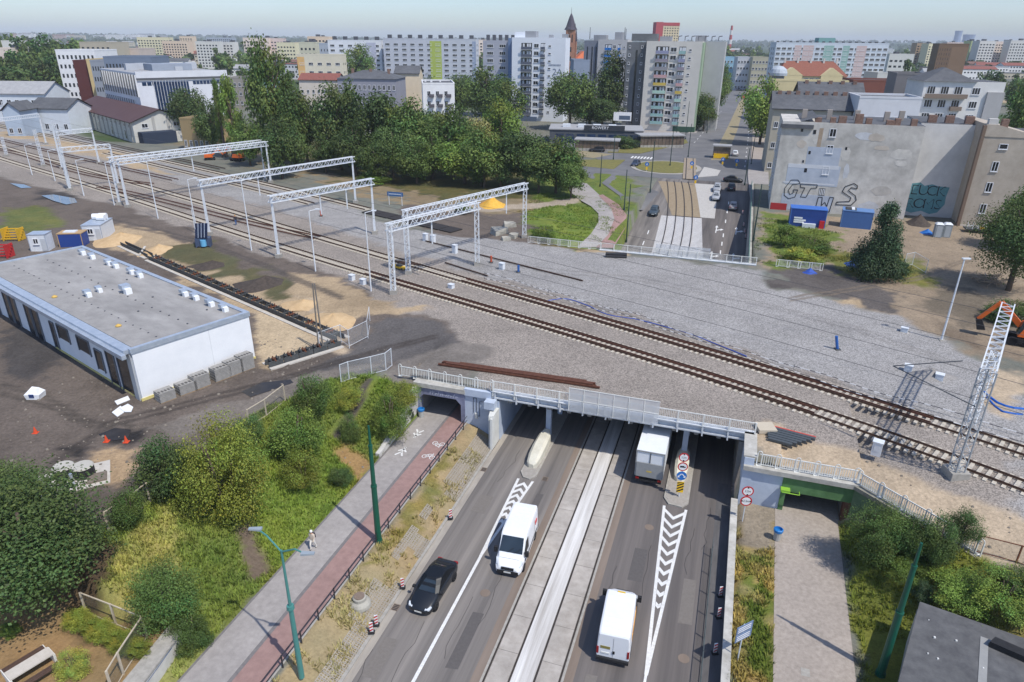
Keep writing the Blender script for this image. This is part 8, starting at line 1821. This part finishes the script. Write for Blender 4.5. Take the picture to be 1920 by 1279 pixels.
gw_ = thing('retaining_wall', 'white graffitied retaining wall at the garden corner', 'wall', rz=-A); b = MB(); b.prism([(-28.9,22.9),(-28.2,22.7),(-27.5,18.5),(-27.3,12),(-27.9,12),(-28.2,18.6)], 1.0, 2.55); b.build('wall', mat('pale_wall', rgb(186,182,174), rgb(212,209,202), scale=1.4), gw_); b = MB(); b.prism([(-29.2,23.1),(-28.1,22.8),(-27.4,18.5),(-27.2,12),(-28.2,12),(-28.6,18.6)], 2.55, 2.68); b.build('coping', KERB, gw_)
for k, z in enumerate((1.6,1.9,2.2)): b = MB(); b.bar((-27.58+.02*k,18.7,z), (-28.12+.02*k,21.9,z+.15*math.sin(k)), .04, .06); b.build('scribble', flat('spray_blue', rgb(110,124,150), .8), gw_)
# garden table and benches
p = gnd(62,1262); t = thing('picnic_table', 'pale picnic table in the garden between two brown benches', 'table', p, .95); TT = mat('table_pale', rgb(190,182,170), rgb(208,200,190), scale=3); BB = mat('bench_brown', rgb(74,56,48), rgb(96,76,66), scale=4); WC = flat('white_concrete', rgb(220,218,212), .7)
MB().box(-1.1,1.1,-.4,.4,.7,.78).build('top', TT, t); [MB().box(x,x+.12,-.42,.42,0,.7).build('end_frame', WC, t) for x in (-1.15,1.03)]
for s, lb in ((-1,'brown slatted bench on the right side of the picnic table'),(1,'brown slatted bench on the left side of the picnic table')):
    q = p+Matrix.Rotation(.95,3,'Z') @ Vector((0,s*.95,0)); t = thing('bench', lb, 'bench', q, .95); [MB().box(-1.05,1.05,-.2+k*.14,-.08+k*.14,.42,.47).build('slat', BB, t) for k in range(3)]; [MB().box(x,x+.12,-.23,.23,0,.45).build('end_frame', WC, t) for x in (-1.1,.98)]
# shed with grey felt roof at the lower right
t = thing('shed', 'grey felt roofed shed at the lower right corner', 'shed', rz=-A)
FELT = mat('roof_felt_grey', rgb(82,82,84), rgb(108,108,108), scale=1.5, rough=.9, big=.12, bigscale=.5)
MB().prism([(14.0,38.0),(12.0,31.4),(10.6,24),(30,20),(30,33.6)], .8, 3.6).build('wall', WALLC, t)
R_ = [(14.2,38.5),(11.8,31.4),(10.3,23.5),(31,19),(31,34.6)]; MB().prism(R_, 3.6, 3.8).build('roof', FELT, t)
MB().prism([(17.0,36.6),(14.7,28.5),(13.9,23.5),(14.3,23.4),(15.1,28.4),(17.3,36.2),(31,32.4),(31,33.2)], 3.8, 3.83).build('felt_seam', flat('felt_light', rgb(150,150,148), .9), t); b = MB(); b.loft([[(17.2,35.9,3.8),(17.6,36.4,3.8),(17.6,36.4,4.2),(17.2,35.9,4.2)],[(31,30.6,3.8),(31,31.3,3.8),(31,31.3,4.2),(31,30.6,4.2)]]); b.build('roof_upstand', BLK, t)
for k in range(26): q = (rk.uniform(12.5,20), rk.uniform(24,37)); s = rk.uniform(.02,.06); (q[1] < 38-(q[0]-14)*.25) and MB().box(q[0],q[0]+s*2,q[1],q[1]+s*2,3.8,3.83+s).build('debris', WC, t)
# ------------------------------------------------------------------ pedestrian and a track worker
def person(label, p, rz, top, legs_, skin, hair, h=1.7, stride=.18, bag=None, cap=None):
    t = thing('person', label, 'person', p, rz)
    me = bpy.data.meshes.new('body'); s = h/1.75
    V = [(0,0,.95),(0,.01,1.15),(0,.0,1.38),(0,.02,1.5),(0,.05,1.62), (.1,0,.9),(.11,stride,.5),(.11,stride*.9,.09),(.11,stride*.9+.15,.05), (-.1,0,.9),(-.11,-stride*.6,.5),(-.11,-stride*1.5,.12),(-.11,-stride*1.5+.14,.06), (.19,0,1.38),(.25,-.07,1.12),(.25,.02,.88),(.25,.06,.78), (-.19,0,1.38),(-.25,.1,1.13),(-.23,.24,.95),(-.22,.3,.9)]
    E = [(0,1),(1,2),(2,3),(3,4),(0,5),(5,6),(6,7),(7,8),(0,9),(9,10),(10,11),(11,12),(2,13),(13,14),(14,15),(15,16),(2,17),(17,18),(18,19),(19,20)]
    me.from_pydata([(x*s,y*s,z*s) for x,y,z in V], E, []); o = link('body', me, t)
    R = [.15,.14,.16,.06,.1,.1,.075,.05,.05,.1,.075,.05,.05,.075,.055,.045,.04,.075,.055,.045,.04]
    m = o.modifiers.new('skin', 'SKIN'); sv = me.skin_vertices[0].data
    for i, r in enumerate(R): sv[i].radius = (r*s*(1.15 if i < 3 else 1), r*s*(.75 if i < 3 else 1)); sv[i].use_root = (i == 0)
    u = o.modifiers.new('sub', 'SUBSURF'); u.levels = 1; u.render_levels = 2
    mt = bpy.data.materials.new('clothing'); mt.use_nodes = True; n = mt.node_tree; b = n.nodes['Principled BSDF']; b.inputs['Roughness'].default_value = .9
    tc = n.nodes.new('ShaderNodeTexCoord'); sx = n.nodes.new('ShaderNodeSeparateXYZ'); n.links.new(tc.outputs['Object'], sx.inputs[0]); cr = n.nodes.new('ShaderNodeValToRGB'); mr = n.nodes.new('ShaderNodeMath'); mr.operation = 'DIVIDE'; mr.inputs[1].default_value = h
    n.links.new(sx.outputs[2], mr.inputs[0]); n.links.new(mr.outputs[0], cr.inputs[0]); cr.color_ramp.interpolation = 'CONSTANT'; e = cr.color_ramp.elements; e[0].color = (*rgb(60,56,54),1); e[1].position = .06; e[1].color = (*legs_,1)
    for ps, c in ((.53,top),(.845,skin)): q = e.new(ps); q.color = (*c,1)
    n.links.new(cr.outputs[0], b.inputs['Base Color']); me.materials.append(mt)
    b = MB(); b.lathe([(.03,1.6*s),(.1,1.62*s),(.115,1.68*s),(.09,1.76*s),(.02,1.79*s)], 10, c=(0,.02*s)); b.build('hair', flat('hair_%s' % label[:9], hair, .8), t, smooth=True)
    if bag: MB().loft([[(-.16,-.26,1.0*s),(.16,-.26,1.0*s),(.16,-.12,1.0*s),(-.16,-.12,1.0*s)],[(-.13,-.24,1.38*s),(.13,-.24,1.38*s),(.13,-.12,1.38*s),(-.13,-.12,1.38*s)]]).build('backpack', flat('bag', bag, .8), t)
    return t
p = gnd(588,1030); p.z = 1.3; person('pedestrian in light clothes and white cap walking along the grey footway', p, math.atan2(CA, SA)+PI/2, rgb(206,190,172), rgb(226,220,210), rgb(190,140,112), rgb(230,228,222), 1.68, bag=rgb(60,56,60))
p = at(443,422,5.15); person('track worker in dark top and blue trousers between the tracks', p, .6, rgb(40,40,48), rgb(70,96,140), rgb(190,140,112), rgb(210,150,60), 1.75)
# ------------------------------------------------------------------ beyond the bridge: shelters, shop, signs, poles, site offices
def shelter(label, px, L, Wd, H, rz, base=True, name='tram_shelter'):
    p = gnd(*px); t = thing(name, label, 'shelter', p, rz); MB().box(-.3, L+.3, -.4, Wd+.4, H, H+.3).build('roof', ROOFL, t); MB().box(0, L, 0, Wd, 0, .9 if base else .2).build('plinth', WALLC, t)
    n = int(L/1.1)
    for k in range(n+1): MB().box(k*L/n-.05, k*L/n+.05, 0, .1, .2, H).build('mullion', BLK, t)
    for k in range(n): MB().box(k*L/n+.06, (k+1)*L/n-.06, .03, .06, .9, H-.1).build('pane', glassy('brown_glass', rgb(110,96,84)), t)
    MB().box(.1, L-.1, .1, .4, .9, 1.5).build('yellow_panel', SYE, t); return t
shelter('long glazed stair shelter left of the dark hedge', (1078,283), 13, 5, 3.2, -.2); shelter('long glazed stair shelter right of the dark hedge below the grey tower', (1200,278), 14, 6, 3.6, .12)
t = shelter('yellow tram stop shelter in the middle of the street', (1336,297), 4.6, 3.0, 3.4, -.3, False); MB().box(.2, 4.4, -.25, 0, .2, 1.4).build('front_panel', SYE, t)
p = gnd(1030,268); t = thing('shop', 'low dark bicycle shop with white ROWERY sign', 'shop', p, -.1); MB().box(0,30,0,14,-.5,4.2).build('wall', wall('shop_dark', 88,92,98), t); MB().box(-.3,30.3,-.3,14.3,4.2,4.5).build('roof', ROOFL, t)
MB().box(11,24,-.4,-.05,4.3,5.8).build('sign_board', wall('sign_dark', 58,62,68), t); text_part('ROWERY', 1.3, SW, t, (16.2,-.45,5.05), name='lettering'); [MB().box(2+k*3.4,4.6+k*3.4,-.05,0,.4,3).build('shop_window', GLB, t) for k in range(8)]
[MB().box(4+k*5,6.5+k*5,5,7.5,4.5,5.4).build('roof_unit', GALV, t) for k in range(4)]
p = gnd(1165,248); t = thing('billboard', 'large pale advertising board beside the grey tower', 'billboard', p, -.2); [MB().cyl((x,0,0),(x,0,4),.12,.12,6).build('post', VENT, t) for x in (-2,2)]; MB().box(-3.2,3.2,-.15,.15,4,7).build('board', SW, t); MB().box(-1.2,2.8,-.18,-.15,4.4,5.8).build('picture', wall('bb_blue', 86,100,120), t)
def bsign(label, px, Z=None):
    p = gnd(*px); t = thing('traffic_sign', label, 'traffic sign', p, -.2); pole(t, 2.2); rsign(t, 1.9, None, .5, SBL, None); b = MB(); b.add([(-.06,-.04,2.2),(.06,-.04,2.2),(.06,-.04,1.85),(.22,-.04,1.85),(0,-.04,1.55),(-.22,-.04,1.85),(-.06,-.04,1.85)], [list(range(7))]); b.build('arrow_symbol', SW, t); MB().box(-.2,.2,-.03,0,.5,1.2).build('yellow_marker', SYE, t)
for px, lb in (((1303,348),'blue round arrow sign on the near roundabout splitter'),((1296,320),'blue round arrow sign at the right of the roundabout island'),((1354,312),'blue round sign in front of the yellow tram shelter'),((1380,315),'blue round sign between the two right lanes'),((1212,322),'blue round sign at the left of the roundabout island')): bsign(lb, px)
for k, (bx, by, ty, lb) in enumerate(((1170,395,318,'by the left carriageway beyond the bridge'),(1174,455,345,'tallest one by the far left railing'),(1125,350,290,'at the left mouth of the roundabout'),(1219,360,265,'on the tram turf before the roundabout'),(1256,312,240,'on the roundabout island'),(1290,295,232,'right of the roundabout island'),(1150,300,246,'by the side street shelter'),(1266,270,196,'before the grey tower, left'),(1285,262,190,'before the grey tower, right'),(1396,348,278,'on the right pavement by the turning black car'),(1412,452,345,'by the far right barrier'),(1408,310,250,'on the right pavement near the tenement'),(1325,250,205,'on the left pavement up the street'),(1340,225,185,'farthest on the left pavement'))):
    p = gnd(bx, by); h = max(5, zat(bx, ty, p.y)-p.z); t = thing('tram_wire_pole', 'dark slim tram wire pole '+lb, 'pole', p, group='dark poles beyond the bridge'); MB().cyl((0,0,-.2),(0,0,h),.13,.08,6).build('shaft', flat('pole_dark', rgb(44,66,62), .6), t); MB().cyl((0,0,0),(0,0,.6),.2,.2,6).build('base', flat('pole_dark', rgb(44,66,62), .6), t)
bn = thing('noise_barrier', 'green panelled barrier along the right edge of the far road', 'barrier', rz=-A)
for k, w in enumerate(np.arange(104.5, 168, 2.1)): z = float(zroad(w)); MB().box(3.1, 3.22, w, w+2.05, z-.3, max(z+1.3, 5.3+.6*(w > 0))).build('barrier_panel', flat('barrier_green', rgb(104,134,122), .6), bn)
rw = thing('retaining_wall', 'concrete retaining wall below the green barrier on the far road', 'wall', rz=-A); MB().box(3.05, 3.6, 103.6, 172, -.2, 5.0).build('wall', WALLC, rw)
cabin('blue site office container with white lettering before the graffiti wall', (1478,426), 6.0, 3.0, 3.4, CB, flat('cabin_blue_roof', rgb(60,110,190), .6), -A, False, 'site_office', 4.85); 
_so = [o for o in bpy.data.objects if o.name.startswith('site_office')][0]; [MB().box(.7,.7+l,-.05,0,z,z+.28).build('lettering', SW, _so) for l, z in ((1.4,1.7),(2.0,1.3),(1.7,.95))]; MB().box(5.0,5.8,-.3,0,.2,1.6).build('red_board', RED, _so); MB().box(2.2,4.4,-.6,0,-.1,1.0).build('white_box', CW, _so)
t = cabin('faded blue container with open hatch right of the site office', (1574,428), 5.0, 3.0, 3.2, flat('cabin_blue2', rgb(66,104,160), .7), flat('cabin_blue3', rgb(96,132,180), .7), -A-.1, False, 'shipping_container', 4.85, 'container'); MB().box(.4,2.2,.4,2.6,3.33,3.4).build('roof_hatch', GLD, t); MB().box(1.4,1.9,.3,2.6,3.4,3.5).build('white_plank', CW, t)
p = gnd(1573,398); t = thing('shed', 'small pale shed with brown hipped roof against the graffiti wall', 'shed', p, -A); MB().box(0,7,0,4,-.3,3).build('wall', wall('shed_blue', 150,170,190), t); hip(t, 7, 4, 3, 2.0, mat('brown_tile', rgb(134,104,88), rgb(158,126,108), scale=2))
for k, (x, lb) in enumerate(((1756,'left white and grey portable toilet by the beige house'),(1772,'right white and grey portable toilet by the beige house'))):
    p = gnd(x, 444); t = thing('portable_toilet', lb, 'toilet', p, -A); MB().box(-.6,.6,-.6,.6,0,2.2).build('cabin', wall('wc_grey', 150,158,162), t); MB().loft([[(-.65,-.65,2.2),(.65,-.65,2.2),(.65,.65,2.2),(-.65,.65,2.2)],[(-.4,-.4,2.45),(.4,-.4,2.45),(.4,.4,2.45),(-.4,.4,2.45)]]).build('roof', CW, t); MB().box(-.4,.4,-.63,-.6,.1,1.95).build('door', wall('wc_door', 176,182,186), t)
def blob(label, px, r, m, name, cat): p = gnd(*px); heap(label, px, r, r*.7, m, name, p.z, cat, seed=int(px[0]))
blob('blue tarpaulin bundle left of the portable toilets', (1738,438), 1.3, flat('tarp_blue', rgb(30,110,190), .7), 'tarpaulin_bundle', 'tarpaulin'); blob('dark scrap heap below the teal graffiti', (1722,420), 2.6, DKM, 'scrap_heap', 'heap'); blob('blue plastic sheet under the conical tree', (1606,498), 1.8, flat('tarp_blue2', rgb(56,90,160), .7), 'tarpaulin_bundle', 'tarpaulin'); blob('blue tarpaulin scrap beside the short far railing', (1518,512), 1.2, flat('tarp_blue3', rgb(40,80,170), .7), 'tarpaulin_bundle', 'tarpaulin')
wp = thing('wood_pile', 'loose pile of cut branches at the right edge of the dirt lot', 'wood pile', gnd(1850,530)); [MB().cyl((rk.uniform(-3,3),rk.uniform(-2,2),.1+rk.random()*.8), (rk.uniform(-3,3),rk.uniform(-2,2),.1+rk.random()), .07, .04, 5).build('branch', mat('cut_wood', rgb(160,138,116), rgb(186,164,140), scale=4), wp) for k in range(34)]
p = gnd(1838,436); t = thing('cage_trailer', 'grey cage trailer parked at the foot of the beige house', 'trailer', p, -A); MB().box(-2.6,2.6,-1,1,.5,.7).build('bed', IRON, t); [MB().bar((x,-1,.7),(x,-1,1.9),.07).build('stake', GALV, t) for x in np.linspace(-2.5,2.5,7)]; MB().box(-2.6,2.6,-1.03,-.97,1.3,1.4).build('rail', GALV, t); MB().box(-.5,.3,-1.1,-1.03,.8,1.2).build('yellow_plate', SYE, t); [MB().cyl((x,-1,.35),(x,-.8,.35),.35,.35,10).build('wheel', TYRE, t) for x in (-1.2,1.2)]
# excavators
def digger(label, px, sc, rz, Z=5.1):
    p = at(*px, Z); t = thing('excavator', label, 'excavator', p, rz); o = flat('digger_orange', rgb(222,104,30), .5)
    for y in (-1.0, .6): MB().loft([[(-1.6*sc,y*sc,.35*sc),(-1.6*sc,(y+.5)*sc,.35*sc),(-1.4*sc,(y+.5)*sc,.8*sc),(-1.4*sc,y*sc,.8*sc)],[(1.6*sc,y*sc,.35*sc),(1.6*sc,(y+.5)*sc,.35*sc),(1.4*sc,(y+.5)*sc,.8*sc),(1.4*sc,y*sc,.8*sc)]]).build('track', BLK, t); [MB().cyl((x*sc,y*sc,.4*sc),(x*sc,(y+.5)*sc,.4*sc),.42*sc,.42*sc,10).build('wheel', TYRE, t) for x in (-1.3,0,1.3)]
    MB().loft([[(-1.7*sc,-1.0*sc,.95*sc),(1.0*sc,-1.0*sc,.95*sc),(1.0*sc,1.0*sc,.95*sc),(-1.7*sc,1.0*sc,.95*sc)],[(-1.6*sc,-.95*sc,2.0*sc),(.6*sc,-.95*sc,1.9*sc),(.6*sc,.95*sc,1.9*sc),(-1.6*sc,.95*sc,2.0*sc)]]).build('body', o, t)
    MB().loft([[(-.3*sc,.0,1.9*sc),(1.1*sc,.0,1.2*sc),(1.1*sc,.95*sc,1.2*sc),(-.3*sc,.95*sc,1.9*sc)],[(-.2*sc,.05*sc,3.0*sc),(.8*sc,.05*sc,2.9*sc),(.8*sc,.9*sc,2.9*sc),(-.2*sc,.9*sc,3.0*sc)]]).build('cab', CGL, t)
    MB().bar((.8*sc,-.4*sc,1.6*sc), (2.9*sc,-.4*sc,3.6*sc), .4*sc, .5*sc).build('boom', o, t); MB().bar((2.9*sc,-.4*sc,3.6*sc), (4.3*sc,-.4*sc,1.6*sc), .3*sc, .35*sc).build('stick', o, t); MB().loft([[(4.0*sc,-.8*sc,1.7*sc),(4.5*sc,-.8*sc,1.6*sc),(4.5*sc,0,1.6*sc),(4.0*sc,0,1.7*sc)],[(3.5*sc,-.8*sc,.7*sc),(4.2*sc,-.8*sc,.6*sc),(4.2*sc,0,.6*sc),(3.5*sc,0,.7*sc)]]).build('bucket', BLK, t)
digger('orange wheeled excavator cut by the right edge', (1924,646), 1.15, 2.6); digger('small orange excavator working below the left end of the grove', (446,302), 1.0, 2.8); digger('dark orange digger beside the long portal girder', (394,300), .8, .4)
p = at(602,655,4.6); t = thing('wooden_post', 'lone weathered twin post beside the trench end', 'post', p); [MB().cyl((x,0,-.3),(x*.4,0,7.5),.09,.07,6).build('post', mat('grey_wood', rgb(110,104,98), rgb(134,128,120), scale=4), t) for x in (-.25,.25)]
# ------------------------------------------------------------------ ballast stones and litter too many to count
def stones():
    rng = np.random.default_rng(21); n = 2600; u = rng.uniform(-60, 40, n); w = rng.uniform(30, 60, n); X, Y = XY(u, w); C, T = paint(X, Y); k = (T[:,2] > .4) & ~((u > -27.5) & (u < 12)); X, Y, u, w = X[k], Y[k], u[k], w[k]; Z = zt2(u, w); m = len(X)
    s = .04+.1*rng.random(m)**3; off = np.array([(-1,-1,0),(1,-1,0),(1,1,0),(-1,1,0),(-.6,-.5,.9),(.5,-.6,.8),(.6,.5,1.0),(-.5,.6,.7)]); a = rng.uniform(0, 6.28, m); ca, sa = np.cos(a), np.sin(a)
    ox = off[:,0][None]*ca[:,None]-off[:,1][None]*sa[:,None]; oy = off[:,0][None]*sa[:,None]+off[:,1][None]*ca[:,None]
    V = np.stack([X[:,None]+ox*s[:,None], Y[:,None]+oy*s[:,None], Z[:,None]-.02+off[:,2][None]*s[:,None]*1.2], 2).reshape(-1, 3); F0 = np.array([(4,5,6,7),(0,1,5,4),(1,2,6,5),(2,3,7,6),(3,0,4,7)]); F = (np.arange(m)[:,None,None]*8+F0[None]).reshape(-1, 4)
    link('rubble', npmesh('rubble', V, F, mat('rubble_grey', rgb(96,88,80), rgb(150,142,130), scale=.6, rough=.95)), None, 'scattered stones and rubble on the bare dirt', 'rubble', kind='stuff')
stones()
# ------------------------------------------------------------------ haze
b = MB(); b.box(-10500, 10500, -60, 10500, -3, 112)
hm = bpy.data.materials.new('haze_air'); hm.use_nodes = True; n = hm.node_tree; n.nodes.clear(); o = n.nodes.new('ShaderNodeOutputMaterial'); v = n.nodes.new('ShaderNodeVolumePrincipled')
v.inputs['Color'].default_value = (.86,.92,1.0,1); v.inputs['Density'].default_value = .00012; v.inputs['Anisotropy'].default_value = -.1
n.links.new(v.outputs[0], o.inputs['Volume'])
b.build('haze', hm, None, 'thin summer haze over the whole city', 'haze', kind='stuff')
